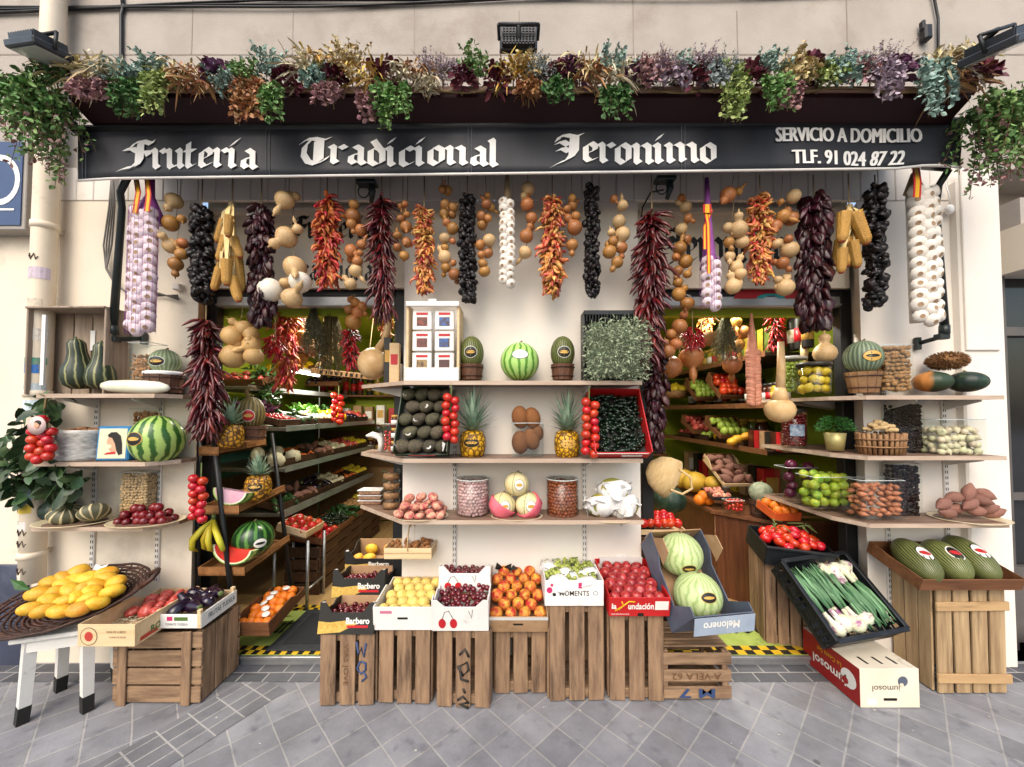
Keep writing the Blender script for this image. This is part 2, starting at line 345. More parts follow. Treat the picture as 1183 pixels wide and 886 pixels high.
# ------------------------------------------------------------------ ground
def pavement_mat():
    m = bpy.data.materials.new('paving'); m.use_nodes = True; nt = m.node_tree; L = nt.links.new; b = nt.nodes['Principled BSDF']
    tc = _n(nt, 'ShaderNodeTexCoord'); mp = _n(nt, 'ShaderNodeMapping'); mp.inputs['Rotation'].default_value = (0, 0, rad(46))
    L(tc.outputs['Object'], mp.inputs[0])
    wn = _n(nt, 'ShaderNodeTexNoise'); wn.inputs['Scale'].default_value = 2.5; L(tc.outputs['Object'], wn.inputs[0])
    wm = _n(nt, 'ShaderNodeVectorMath', operation='MULTIPLY_ADD'); wm.inputs[1].default_value = (.012,)*3; L(wn.outputs['Color'], wm.inputs[0]); L(mp.outputs[0], wm.inputs[2])
    br = _n(nt, 'ShaderNodeTexBrick', offset=0.0, squash=1.0)
    br.inputs['Scale'].default_value = 1; br.inputs['Brick Width'].default_value = .172; br.inputs['Row Height'].default_value = .172
    br.inputs['Mortar Size'].default_value = .0046; br.inputs['Mortar Smooth'].default_value = .3; br.inputs['Bias'].default_value = 0
    br.inputs['Color1'].default_value = col('808083'); br.inputs['Color2'].default_value = col('939396'); br.inputs['Mortar'].default_value = col('a3a19d')
    L(wm.outputs[0], br.inputs[0])
    n1 = _n(nt, 'ShaderNodeTexNoise'); n1.inputs['Scale'].default_value = 2.2; n1.inputs['Detail'].default_value = 9; n1.inputs['Roughness'].default_value = .7; L(tc.outputs['Object'], n1.inputs[0])
    r1 = _n(nt, 'ShaderNodeValToRGB'); r1.color_ramp.elements[0].position = .3; r1.color_ramp.elements[0].color = (.55, .55, .57, 1); r1.color_ramp.elements[1].position = .7; r1.color_ramp.elements[1].color = (1.12, 1.12, 1.13, 1)
    L(n1.outputs['Fac'], r1.inputs[0])
    mx = _n(nt, 'ShaderNodeMix', data_type='RGBA', blend_type='MULTIPLY'); mx.inputs[0].default_value = 1; L(br.outputs['Color'], mx.inputs[6]); L(r1.outputs[0], mx.inputs[7])
    n2 = _n(nt, 'ShaderNodeTexNoise'); n2.inputs['Scale'].default_value = 11; n2.inputs['Detail'].default_value = 6; L(tc.outputs['Object'], n2.inputs[0])
    r2 = _n(nt, 'ShaderNodeValToRGB'); r2.color_ramp.elements[0].position = .58; r2.color_ramp.elements[1].position = .8; L(n2.outputs['Fac'], r2.inputs[0])
    m2 = _n(nt, 'ShaderNodeMix', data_type='RGBA'); L(r2.outputs[0], m2.inputs[0]); L(mx.outputs[2], m2.inputs[6]); m2.inputs[7].default_value = col('5c5c61')
    n4 = _n(nt, 'ShaderNodeTexNoise'); n4.inputs['Scale'].default_value = 1.7; n4.inputs['Detail'].default_value = 7; n4.inputs['Roughness'].default_value = .7; L(tc.outputs['Object'], n4.inputs[0])
    r4 = _n(nt, 'ShaderNodeValToRGB'); r4.color_ramp.elements[0].position = .55; r4.color_ramp.elements[1].position = .8; r4.color_ramp.elements[1].color = (.55, .55, .55, 1); L(n4.outputs['Fac'], r4.inputs[0])
    m4 = _n(nt, 'ShaderNodeMix', data_type='RGBA'); L(r4.outputs[0], m4.inputs[0]); L(m2.outputs[2], m4.inputs[6]); m4.inputs[7].default_value = col('6f655c'); m2 = m4
    vo = _n(nt, 'ShaderNodeTexVoronoi'); vo.inputs['Scale'].default_value = 3.1; L(tc.outputs['Object'], vo.inputs['Vector']); r5 = _n(nt, 'ShaderNodeValToRGB'); r5.color_ramp.elements[0].position = .035; r5.color_ramp.elements[0].color = (.7, .7, .7, 1); r5.color_ramp.elements[1].position = .05; r5.color_ramp.elements[1].color = (0, 0, 0, 1); L(vo.outputs['Distance'], r5.inputs[0])
    m5 = _n(nt, 'ShaderNodeMix', data_type='RGBA'); L(r5.outputs[0], m5.inputs[0]); L(m2.outputs[2], m5.inputs[6]); m5.inputs[7].default_value = col('4a4a4c'); m2 = m5
    L(m2.outputs[2], b.inputs['Base Color']); b.inputs['Roughness'].default_value = .75; b.inputs['Specular IOR Level'].default_value = .3
    n3 = _n(nt, 'ShaderNodeTexNoise'); n3.inputs['Scale'].default_value = 160; L(tc.outputs['Object'], n3.inputs[0])
    ad = _n(nt, 'ShaderNodeMath', operation='MULTIPLY_ADD'); ad.inputs[1].default_value = -.7; L(br.outputs['Fac'], ad.inputs[0]); L(n3.outputs['Fac'], ad.inputs[2])
    bp = _n(nt, 'ShaderNodeBump'); bp.inputs['Strength'].default_value = .45; bp.inputs['Distance'].default_value = .003; L(ad.outputs[0], bp.inputs['Height']); L(bp.outputs[0], b.inputs['Normal'])
    return m, br, mp
M_pave, _, _ = pavement_mat()
M_setts, _br, _mp = pavement_mat(); M_setts.name = 'small_setts'
_br.inputs['Brick Width'].default_value = .155; _br.inputs['Row Height'].default_value = .085; _br.offset = .5; _mp.inputs['Rotation'].default_value = (0, 0, 0)
_br.inputs['Color1'].default_value = col('525357'); _br.inputs['Color2'].default_value = col('6b6c6f'); _br.inputs['Mortar Size'].default_value = .005
M_strip, _br, _mp = pavement_mat(); M_strip.name = 'sett_strip'
_br.inputs['Brick Width'].default_value = .13; _br.inputs['Row Height'].default_value = .085; _mp.inputs['Rotation'].default_value = (0, 0, rad(-61.4))
_br.inputs['Color1'].default_value = col('6d6d70'); _br.inputs['Color2'].default_value = col('808083')
b = B(); b.poly([(-40, -40, 0), (40, -40, 0), (40, .02, 0), (-40, .02, 0)]); struct('pavement', b.mesh('pavement', M_pave))
b = B(); b.poly([(-4, -.17, .004), (4, -.17, .004), (4, .0, .004), (-4, .0, .004)]); struct('pavement_edging', b.mesh('pavement_edging', M_setts))
a0, a1 = Vector((-1.42, -.17)), Vector((-2.2, -1.6)); sd = Vector((.13, -.07))
b = B(); b.poly([(*(a0-sd), .003), (*(a1-sd), .003), (*(a1+sd), .003), (*(a0+sd), .003)]); struct('pavement_strip', b.mesh('pavement_strip', M_strip))
M_litter = mat('litter', 'c9c6c0', 'a39a8a', 30, .8, objv=.2)
b = B()
for x, y in ((628, 818), (670, 822), (598, 845), (1143, 829), (1010, 821), (845, 860), (1055, 845), (300, 860), (480, 868), (250, 830), (212, 816), (900, 850), (740, 840)):
    p = P(x, y, 0); d = CAMZ/(CAMZ-p.z); q = Vector((0, CAMY, CAMZ)) + (p-Vector((0, CAMY, CAMZ)))*d; r = U(.004, .010)
    b.poly([(q.x+math.cos(k*1.05)*r*U(.5, 1.3), q.y+math.sin(k*1.05)*r*U(.4, 1), .0055) for k in range(6)])
struct('litter', b.mesh('litter', M_litter), kind='stuff')

# ------------------------------------------------------------------ the building
FZ = .055                                                            # shop floor
ZT = PZ(236, 0); ZD = PZ(334, .1)                                    # transom top, door head
xl, xc0, xc1, xr = PX(226, 0), PX(466, 0), PX(739, 0), PX(997, 0)
shop = thing('shop_building', 'beige rendered street building with a white shopfront and two open doorways', 'building')
M_joint = mat('joint_shadow', '8a7e73', '8a7e73')
b = B(); b.box((0, .18, 4.7), (14, .36, 3.0), 0)
b.box((3.35 + 2.6, .15, 3.0-.2), (5.2, .3, .42), 0); b.box((-7.1, .175, 2.98), (5.0, .34, .5), 0); b.box((-7.1, .19, 1.36), (5.0, .36, 2.74))
up = b.box((5, .33, 1.7), (4.1, .06, 3.4)); up = put('upper_wall', b.mesh('upper_wall', M_stucco), shop)
b = B(); zj = PZ(63, 0); b.box((0, -.001, zj), (14, .003, .008))
for x, lo, hi in ((475, 63, 0), (736, 63, 0), (991, 63, 0), (210, 63, 0), (860, 110, 63), (330, 110, 63), (600, 110, 63)):
    z0, z1 = PZ(lo, 0), PZ(hi, 0) + .3; b.box((PX(x, 0), -.001, (z0+z1)/2), (.007, .003, z1-z0))
put('joint', b.mesh('joint', M_joint), up)
b = B()
b.prism([(xl, 0), (PX(239, .25), .25), (-4.6, .25), (-4.6, 0)], 0, ZT+.02)
put('pier', b.mesh('pier', M_cream), shop)
b = B(); b.box(((xc0+xc1)/2, .125, (ZT+.02)/2), (xc1-xc0, .25, ZT+.02)); put('pier', b.mesh('pier', M_white), shop)
b = B(); b.prism([(xr, 0), (PX(1114, 0), 0), (PX(1114, 0), .25), (PX(982, .25), .25)], 0, ZT+.02); put('pier', b.mesh('pier', M_white), shop)
b = B()
x = -4.6
while x < 2.9:
    b.box((x+.0575, .012, (ZT+.025+3.21)/2), (.112, .03, 3.21-ZT-.025), 0, .004); x += .115
put('boarding', b.mesh('boarding', M_white), shop)
for x0, x1 in ((PX(239, .1), PX(466, .1)), (PX(739, .1), PX(981, .1))):
    w = x1-x0; c = (x0+x1)/2
    b = B(); b.box((c, .12, (ZT+ZD)/2+.14), (w+.06, .03, ZT-ZD+.26)); tp = put('transom_panel', b.mesh('transom_panel', M_cream), shop)
    b = B(); b.box((c, .085, ZT-.006), (w-.01, .05, .03)); put('transom_frame', b.mesh('transom_frame', M_cream), tp)
    if c < 0:
        blackletter('Frutería', .62, .11, M_textblk, parent=tp, loc=(PX(326, .1), .103, PZ(275, .1)))
        blackletter('Tradicional', .62, .105, M_textblk, parent=tp, loc=(PX(328, .1), .103, PZ(324, .1)))
    else:
        blackletter('Jeronimo', .86, .17, M_textblk, parent=tp, loc=(PX(766, .1), .103, PZ(303, .1)))
# door frames
for x0, x1 in ((PX(239, .2), PX(470, .2)), (PX(739, .2), PX(982, .2))):
    b = B(); z1 = ZD + .02; zh = PZ(344, .2)
    for x, s in ((x0, 1), (x1, -1)): b.box((x+s*.04, .2, (FZ+z1)/2), (.08, .07, z1-FZ), 0, .004)
    b.box(((x0+x1)/2, .2, (z1+zh)/2), (x1-x0-.16, .08, z1-zh), 0, .004)
    df = put('door_frame', b.mesh('door_frame', M_black), shop)
    b = B(); zb = PZ(356, .2); b.box(((x0+x1)/2, .19, (zh+zb)/2-.001), (x1-x0-.162, .06, zh-zb-.002), 0, .004); b.box(((x0+x1)/2, .155, zb+.012), (x1-x0-.162, .012, .012))
    put('shutter_rail', b.mesh('shutter_rail', M_alu), df)
    if x0 > 0:                                                       # painted shutter visible above the rail
        b = B(); yy = .157
        def arc(px, pz, r0, r1, a0, a1, m):
            n = 10; pts = [(px+math.cos(a0+(a1-a0)*i/n)*r1, yy, pz+math.sin(a0+(a1-a0)*i/n)*r1*.35) for i in range(n+1)] + [(px+math.cos(a1-(a1-a0)*i/n)*r0, yy, pz+math.sin(a1-(a1-a0)*i/n)*r0*.35) for i in range(n+1)]
            b.poly(pts[::-1], m)
        px, pz = PX(893, .16), PZ(345, .16)
        arc(px, pz, .10, .26, .0, PI, 0); arc(px, pz+.002, .05, .10, 0, PI, 1); arc(px-.62, pz+.01, .05, .07, .2, 2.7, 2); arc(px-.4, pz+.012, .05, .065, .4, 3.0, 2)
        put('shutter_graffiti', b.mesh('shutter_graffiti', mat('red_paint', 'a8202a'), mat('teal_paint', '2f9aa0'), mat('pale_paint', 'c8c5c0')), df)
    xm = (x0+x1)/2
    b = B(); b.box((xm, .01, FZ/2), (x1-x0+.05, .06, FZ-.002), 0, .004); b.box((xm, -.022, FZ-.006), (x1-x0+.05, .02, .02), 0, .003); put('threshold', b.mesh('threshold', M_alu), shop)
# shop interior
XL, XR, YB, ZC = -2.75, 2.72, 2.95, 2.62
b = B(); b.box((0, YB+.05, ZC/2), (XR-XL, .1, ZC)); b.box((XR+.05, (YB+.25)/2, ZC/2), (.1, YB-.25, ZC)); b.box((XL-.05, (YB+.25)/2, ZC/2), (.1, YB-.25, ZC))
b.box((-2.55, .265, 1.4), (.5, .03, 2.7)); b.box((2.6, .265, 1.4), (.4, .03, 2.7)); b.box(((xc0+xc1)/2, .27, 1.3), (xc1-xc0-.01, .03, 2.5))
put('interior_wall', b.mesh('interior_wall', M_lime), shop)
b = B(); b.box((0, (YB+.25)/2, ZC+.05), (XR-XL+.2, YB-.1, .1)); b.box((0, .3, 2.46), (XR-XL, .06, .34))
put('ceiling', b.mesh('ceiling', M_lime), shop)
b = B(); b.box((XL+.015, 1.6, .75), (.03, 2.6, 1.4)); b.box((-1.0, YB-.015, .7), (3.4, .03, 1.25)); put('wainscot', b.mesh('wainscot', M_pine), shop)
b = B(); b.box((0, 1.5, FZ/2), (XR-XL, 2.92, FZ)); struct('shop_floor', b.mesh('shop_floor', M_floor))
# outer pilaster of the next doorway, and that doorway
b = B(); x0, x1 = PX(1113, -.04), PX(1163, -.04); b.box(((x0+x1)/2, .1, PZ(207, -.05)/2), (x1-x0, .3, PZ(207, -.05)), 0, .01)
b.box(((x0+x1)/2-.02, -.055, PZ(300, -.05)), (x1-x0-.06, .02, PZ(215, -.05)-PZ(424, -.05)), 0, .008)
pil = thing('pilaster', 'cream stone pilaster between the shop and the dark neighbouring doorway', 'pilaster', me=b.mesh('pilaster', M_white))
t = thing('entrance_door', 'dark glazed entrance door of the next building beyond the cream pilaster', 'door')
b = B(); x0 = PX(1164, .1); b.box((x0+.6, .2, 1.35), (1.2, .05, 2.7)); put('door_leaf', b.mesh('door_leaf', M_darkglass), t)
b = B(); b.box((x0+.03, .17, 1.3), (.05, .08, 2.6)); b.box((x0+.6, .17, 2.15), (1.2, .07, .06)); b.box((x0+.6, .17, 1.02), (1.2, .06, .05)); b.box((x0+.6, .17, .3), (1.2, .07, .5)); put('door_frame', b.mesh('door_frame', mat('bronze_frame', '4a4644', '5b5653', 4, .4)), t)
b = B(); b.box((x0+1.4, .12, 2.68), (2.8, .3, .3)); put('door_lintel', b.mesh('door_lintel', M_cream), t)
b = B(); b.box((x0+.6, -.06, .06), (1.2, .25, .12), 0, .01); put('doorstep', b.mesh('doorstep', mat('granite_step', '9a9690', 'a8a49e', 40, .7, .2)), t)
# left wall: plinth, blue sign
b = B(); b.box((PX(-30, -.02)-1.92, -.012, PZ(653, -.02)/2), (4.6, .024, PZ(653, -.02)), 0, .004)
thing('wall_plinth', 'dark blue painted plinth at the foot of the wall behind the stool', 'plinth', me=b.mesh('wall_plinth', M_plinth))
t = thing('neighbour_sign', 'blue lightbox sign with a pale ring at the edge of the next shop', 'sign')
x1 = PX(20, -.1); x2 = PX(40, 0); z0, z1 = PZ(265, -.1), PZ(160, -.1)
b = B(); b.box((x1-.4, -.05, (z0+z1)/2), (.8, .1, z1-z0), 0, .004); put('sign_case', b.mesh('sign_case', mat('sign_case', '8d8780', '9b958d', 4, .5)), t)
b = B(); b.box((x1-.4-.012, -.104, (z0+z1)/2), (.8-.02, .006, z1-z0-.05)); put('sign_face', b.mesh('sign_face', mat('sign_blue', '2c3f63', '344a70', 2, .3)), t)
b = B(); n = 24; cx, cz = x1-.16, (z0+z1)/2+.02
for i in range(n):
    a, c = 2*PI*i/n, 2*PI*(i+1)/n
    b.poly([(cx+math.cos(q)*r, -.109, cz+math.sin(q)*r*1.25) for q, r in ((a, .10), (a, .13), (c, .13), (c, .10))])
b.box((cx, -.109, cz-.19), (.2, .002, .012)); put('sign_ring', b.mesh('sign_ring', M_textwht), t)
# downpipe
t = thing('drainpipe', 'cream drainpipe covered in stickers and scrawls running down the corner of the shop', 'drainpipe')
def pipe_pt(y, Y=-.09): return P(62 - (y-20)*.041 if y < 640 else 37, y, Y)
b = B(); pts = [pipe_pt(y) for y in (-420, -60, 100, 250, 400, 550, 672)]; b.tube(pts, [.058]*7, 16); b.tube([pipe_pt(655), pipe_pt(672)], [.058, .058], 16)
put('pipe', b.mesh('pipe', M_pipe), t)
b = B()
for y in (262, 455, 640): b = B(); p = pipe_pt(y); b.tube([p-Vector((0, 0, .02)), p+Vector((0, 0, .02))], [.064, .064], 16); b.box((p.x, -.03, p.z), (.03, .06, .03)); put('pipe_clamp', b.mesh('pipe_clamp', M_pipe), t)
for i, (y, h, c) in enumerate(((318, 14, 'c3b3c0'), (353, 12, 'c9bda9'), (388, 14, 'd0c8bb'), (418, 8, '3d8a72'), (427, 10, '2d6cb5'), (450, 14, 'b9c3c8'), (568, 18, 'a9c2cf'), (586, 10, 'cdb13a'), (605, 10, 'd5d0c9'), (470, 16, 'c6d4dc'))):
    p = pipe_pt(y); b = B(); n = 8; hh = h*K(-.15)/2
    for k in range(n):
        a, c2 = -PI*.95+(.9*PI)*k/n, -PI*.95+(.9*PI)*(k+1)/n
        if i % 3 == 1: a, c2 = a*.6-.6, c2*.6-.6
        b.poly([(p.x+math.cos(q)*.0595, p.y+math.sin(q)*.0595, p.z+z) for q, z in ((a, -hh), (c2, -hh), (c2, hh), (a, hh))])
    put('sticker', b.mesh('sticker', mat('sticker_%d' % i, c, c, 30, .5, dirt='8d8478', dscale=40, dlo=.5)), t)
b = B()
for (y0, h) in ((625, 1), (640, -1), (656, 1), (300, 1), (612, 1)):
    p = pipe_pt(y0); pts = []
    for k in range(7): a = -PI/2 + (k-3)*.16; pts.append((p.x+math.cos(a)*.0600, p.y+math.sin(a)*.0600, p.z+h*.022*math.sin(k*2.1)))
    b.tube(pts, .003, 4)
o = put('scrawl', b.mesh('scrawl', mat('brown_ink', '4a3a2c')), t)
# cables
t = thing('wall_cables', 'bundle of dark electric cables clipped along the top of the wall', 'cable')
for j in range(4):
    b = B(); pts = [(PX(x, 0), -.012-.007*(j % 2), PZ(10-x*.022+2.2*math.sin(x*.013+j)+j*2.2, 0)) for x in range(-660, 560+j*260, 60)]; b.tube(pts, .007, 6)
    put('cable', b.mesh('cable', M_black), t)
b = B(); b.tube([(PX(131, 0), -.015, PZ(8, 0)), (PX(128, 0), -.015, PZ(20, 0)), (PX(130, 0), -.015, PZ(80, 0)), (PX(130, 0), -.015, 3.3)], .011, 6)
b.tube([(PX(126, 0), -.015, PZ(-10, 0)), (PX(130, 0), -.015, PZ(10, 0))], .011, 6); put('drop_cable', b.mesh('drop_cable', M_black), t)
t = thing('cable_clamp', 'small dark cable clamp with a hanging wire above the canopy near the last lamp', 'cable clamp')
b = B(); b.box((PX(1079, 0), -.03, PZ(44, 0)), (.05, .05, .10), 0, .01); b.box((PX(1075, 0), -.03, PZ(35, 0)), (.02, .03, .06), 0, .004); put('clamp', b.mesh('clamp', M_black), t)
b = B(); b.tube([(PX(1080, 0), -.02, PZ(-30, 0)), (PX(1092, 0), -.02, PZ(0, 0)), (PX(1096, 0), -.02, PZ(25, 0)), (PX(1090, 0), -.02, 3.3)], .008, 6); put('wire', b.mesh('wire', M_black), t)
t = thing('cable_loop', 'loose loop of grey cables hanging on the cream wall behind the black awning arm', 'cable')
for j in range(4):
    b = B(); pts = [(PX(x+j*1.3, 0), -.02-.006*j, PZ(y, 0)) for x, y in ((124, 200), (122+j*2, 240), (117+j*3, 285), (121, 312), (132, 330), (150, 341+j), (180, 343-j), (205, 342+j*2))]; b.tube(pts, .005, 5)
    put('cable', b.mesh('cable', mat('grey_cable', '5f5b57', '6d6964')), t)
b = B(); b.box((PX(205, 0), -.02, PZ(333, 0)), (.05, .04, .04), 0, .006); put('junction_box', b.mesh('junction_box', M_white), t)

# ------------------------------------------------------------------ canopy, awning
YV = -.35; kv = K(YV)
t = thing('shop_canopy', 'dark maroon metal canopy box projecting over the whole shopfront', 'canopy')
pts = []
x0, x1 = PX(66, -.47), PX(1136, -.47); zt, zf, zv = PZ(102, -.47), PZ(113, -.47), PZ(146, YV) + .01
b = B(); b.prism([(-.47, zf), (YV-.01, zv), (.0, zv+.02), (.0, zt+.12), (-.47, zt)][::-1], x0, x1, 0, 'x'); put('housing', b.mesh('housing', M_maroon), t)
b = B(); b.box(((x0+x1)/2, -.475, zt-.012), (x1-x0+.01, .018, .03), 0, .004); put('edge_trim', b.mesh('edge_trim', mat('tan_trim', '8a6a58', '9b7b67', 5, .5)), t)
aw = thing('awning', 'black awning valance with white gothic shop lettering hanging below the canopy', 'awning')
def vedge(x, top):                                                    # the valance hangs with slight waves
    yt = 152 - 12*(x-90)/1020; yb = 206 - 13*(x-90)/1020
    if x < 130: yb += (130-x)*.05; yt += 0
    if x > 1040: yb += -4*math.sin((x-1040)/70*PI)*.8
    return P(x, yt if top else yb, YV - .0*(top) + .012*math.sin(x*.045)*(0 if top else 1))
b = B(); xs = [90 + 1020*i/68 for i in range(69)]; R_ = 6; o = 0
for i, x in enumerate(xs):
    A, C = vedge(x, 1), vedge(x, 0)
    for r in range(R_+1): q = A.lerp(C, r/R_); b.v.append(q[:])
for i in range(68):
    for r in range(R_): k = i*(R_+1)+r; b.face([k, k+1, k+R_+2, k+R_+1], 0, True)
va = put('valance', b.mesh('valance', M_pvc), aw); mo = va.modifiers.new('thickness', 'SOLIDIFY'); mo.thickness = .001; mo.offset = 0
b = B(); b.tube([vedge(x, 0)+Vector((0, -.001, -.004)) for x in xs], .007, 6); put('hem', b.mesh('hem', mat('white_piping', 'dcd9d4')), aw)
b = B()
for x in (308, 541, 787, 96):
    for dx in (0, 4): b.tube([vedge(x+dx, 1).lerp(vedge(x+dx, 0), s)+Vector((0, -.004, 0)) for s in (0, .25, .5, .75, 1)], .0016, 4)
put('seam', b.mesh('seam', mat('seam_thread', '6f7178')), aw)
b = B(); b.tube([P(86, 150, YV+.01), P(1114, 141, YV+.01)], .024, 10); put('roller', b.mesh('roller', M_black), aw)
def drape(o):
    """lay the lettering on the waving cloth"""
    M = o.matrix_basis.copy(); Mi = M.inverted()
    for v in o.data.vertices:
        q = M @ v.co; x = CX+q.x*F/(YV-CAMY); A, C = vedge(x, 1), vedge(x, 0); s_ = (A.z-q.z)/(A.z-C.z); lift = .002+v.co.z
        q.y = A.y+(C.y-A.y)*s_-lift-.005; v.co = Mi @ q
for w, xa, xb, base, hh in (('Frutería', 136, 302, 194, 23), ('Tradicional', 345, 581, 190.5, 22.5), ('Jeronimo', 634, 831, 188, 23.5)):
    p = P(xa, base, YV); o = blackletter(w, (xb-xa)*kv, hh*kv, M_textwht, parent=aw, loc=(p.x, p.y, p.z), nib=.29); o.rotation_euler = (PI/2, rad(.55), 0); drape(o)
for s, xa, xb, yc, hh, sh in (('SERVICIO A DOMICILIO', 894, 1064, 157, 17, 0), ('TLF. 91 024', 913, 1001, 183, 17, 0), ('87 22', 1006, 1043, 183, 17, .3)):
    p = P((xa+xb)/2, yc, YV); drape(text(s, (xb-xa)*kv, hh*kv, M_textwht, parent=aw, loc=(p.x, p.y, p.z), rot=(PI/2, rad(.55), 0), bold=0, shear=sh, dup=.0042))
for sgn, pts, brk in ((-1, [(148, 204, -.30), (139, 222, -.24), (141, 240, -.2), (131, 376, -.12)], [(133, 383, -.12), (131, 392, -.11), (166, 391, -.02)]), (1, [(1096, 196, -.30), (1084, 215, -.24), (1081, 240, -.2), (1091, 376, -.12)], [(1090, 383, -.12), (1088, 389, -.11), (1060, 397, -.02)])):
    b = B(); b.tube([P(*q) for q in pts], [.018, .018, .018, .022], 10); b.tube([P(*pts[-1]), P(pts[-1][0], pts[-1][1]+10, pts[-1][2])], .026, 10)
    b.tube([P(*pts[0]), P(pts[0][0]-sgn*30, pts[0][1]-2, -.1)], .012, 8); put('arm', b.mesh('arm', M_pole), aw)
    b = B(); b.tube([P(*q) for q in brk], [.016, .014, .014], 8); p = P(*brk[1]); b.box(p, (.06, .05, .035), 0, .005); p = P(*brk[2]); b.box(p, (.03, .03, .08), 0, .004); put('arm_bracket', b.mesh('arm_bracket', M_pole), aw)
for x, y in ((424, 212), (768, 208)):
    b = B(); p = P(x, y, -.15); b.box(p, (.12, .07, .025), 0, .004); b.tube([p+Vector((.03, 0, 0)), p+Vector((.035, 0, -.05)), p+Vector((.02, .02, -.11))], [.02, .02, .012], 8)
    b.tube([p+Vector((-.02+.035*math.cos(a), 0, -.05+.04*math.sin(a))) for a in [k*.63 for k in range(11)]], .004, 5)
    if x > 700: b.tube([p+Vector((.0, .02, -.05)), P(752, 222, -.05), P(742, 240, -.02), P(740, 262, -.02)], .006, 5)
    put('roller_bracket', b.mesh('roller_bracket', M_pole), aw)
# white pull knob beside the big garlic string
t = thing('pull_cord', 'short white pull cord with a round knob by the awning arm', 'pull cord')
b = B(); b.tube([P(1092, 212, -.03), P(1097, 226, -.03), P(1097, 236, -.03)], .004, 5); put('cord', b.mesh('cord', M_textwht), t); b = B(); b.ball(P(1097, 242, -.03), (.026, .02, .032)); put('knob', b.mesh('knob', M_textwht), t)
# floodlights
M_lens = mat('lamp_glass', 'aab0aa', 'b9beb8', 5, .15); M_fin = mat('lamp_fin', '2b2e33', '3a3d42', 5, .4)
def flood(label, x, y, Y, rot, w, h, stem_px):
    t = thing('floodlight', label, 'floodlight', 'floodlights above the canopy', loc=P(x, y, Y))
    r = put('lamp_body', None, t); bpy.data.objects.remove(r)
    b = B(); b.box((0, 0, 0), (w, h, .035), 0, .006)
    for k in range(9): b.box((0, -h*.4+h*.1*k, .03), (w*.8, .006, .03))
    for k in range(11): b.box((-w*.42+w*.084*k, 0, .034), (.006, h*.8, .034))
    ob = put('lamp_body', b.mesh('lamp_body', M_fin), t, (0, 0, 0), rot)
    b = B(); b.box((0, 0, -.019), (w*.86, h*.8, .006)); put('lamp_glass', b.mesh('lamp_glass', M_lens), ob)
    Rm = Euler(rot).to_matrix(); q = Vector(stem_px) - t.location
    b = B(); e = Rm @ Vector((0, 0, .07))
    for s in (-1, 1): b.tube([Rm @ Vector((s*w*.52, 0, 0)), Rm @ Vector((s*w*.52, h*.1, .08))], .008, 5)
    b.tube([Rm @ Vector((-w*.52, h*.1, .08)), Rm @ Vector((w*.52, h*.1, .08))], .009, 5); b.tube([Rm @ Vector((0, h*.1, .08)), q], .013, 6)
    put('bracket', b.mesh('bracket', M_black), t)
flood('black floodlight tilted out beside the cream drainpipe', 46, 59, -.62, (rad(12), rad(8), rad(-14)), .22, .15, P(95, 74, -.42))
flood('small black floodlight seen from its ribbed back at the middle of the canopy', 599, 46, -.5, (rad(98), 0, 0), .2, .12, P(599, 72, -.46))
flood('large black floodlight with a pale glass at the canopy end by the ivy', 1158, 54, -.7, (rad(14), rad(-24), rad(12)), .25, .2, P(1120, 62, -.5))
# ------------------------------------------------------------------ strings of dried peppers, garlic, corn and gourds
YH = -.2
M_cord = mat('cord', '8a7658', '9c8868', 20, .8)
M_chil = mat('dried_chilli', '470c0e', '6e1a16', 20, .33, .15, 60, objv=.4, hue=.012, spec=.6)
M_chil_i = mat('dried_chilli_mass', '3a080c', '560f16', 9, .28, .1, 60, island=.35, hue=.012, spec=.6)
M_chor = mat('dried_sweet_pepper', '220a0c', '451820', 20, .38, .7, 60, objv=.45, hue=.02, spec=.45)
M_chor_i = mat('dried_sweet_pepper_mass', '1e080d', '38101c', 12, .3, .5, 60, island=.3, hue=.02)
M_nora = mat('black_dried_pepper', '0d0a0b', '1d1314', 14, .42, .8, 60, objv=.6, spec=.4)
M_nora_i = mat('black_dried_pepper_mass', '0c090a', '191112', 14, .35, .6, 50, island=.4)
M_oran = mat('dried_orange_pepper', 'b0481e', 'dfa866', 30, .5, .4, 60, objv=.4, hue=.035, lo=.4, hi=.62)
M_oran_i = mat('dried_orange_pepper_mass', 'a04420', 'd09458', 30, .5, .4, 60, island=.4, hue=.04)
M_redp = mat('dried_red_pepper', '9c2418', 'cf7040', 30, .42, .3, 60, objv=.4, hue=.025)
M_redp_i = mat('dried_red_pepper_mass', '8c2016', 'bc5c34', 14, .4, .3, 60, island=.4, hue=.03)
M_fresh = mat('red_cayenne', '9c1016', 'b51c20', 9, .25, objv=.3, spec=.6)
M_garw = mat('white_garlic', 'd8d0c4', 'e6dfd6', 14, .6, .25, 40, (6, 6, .6), objv=.12, dirt='b59f88', dscale=30, dlo=.58)
M_garp = mat('pink_garlic', 'd3bcc6', 'e2d4d8', 14, .5, .25, 40, (6, 6, .6), objv=.15, dirt='a988a8', dscale=30, dlo=.55)
M_gtip = mat('garlic_root', 'a98f72', '8c7258', 40, .8)
M_net = mat('purple_net', '7d3f86', '8f4f96', 30, .5, island=.15)
M_red = mat('flag_red', 'b01c1c', 'b82222'); M_yel = mat('flag_yellow', 'd6a21c', 'e0ae22')
M_corn = mat('corn_kernels', '8a5c22', 'd8a850', 8, .4, .8, vor=38, lo=.0, hi=.22, objv=.15)
M_husk = mat('corn_husk', 'cdb377', 'dcc68f', 20, .65, .3, 40, (8, 8, .6), island=.2)
M_cobend = mat('cob_end', '8e4326', 'a65a36', 20, .7)
M_gb = mat('brown_gourd', '8c552a', 'b88046', 9, .38, .15, 30, objv=.28, hue=.015, dirt='65371a', dscale=9, dlo=.56)
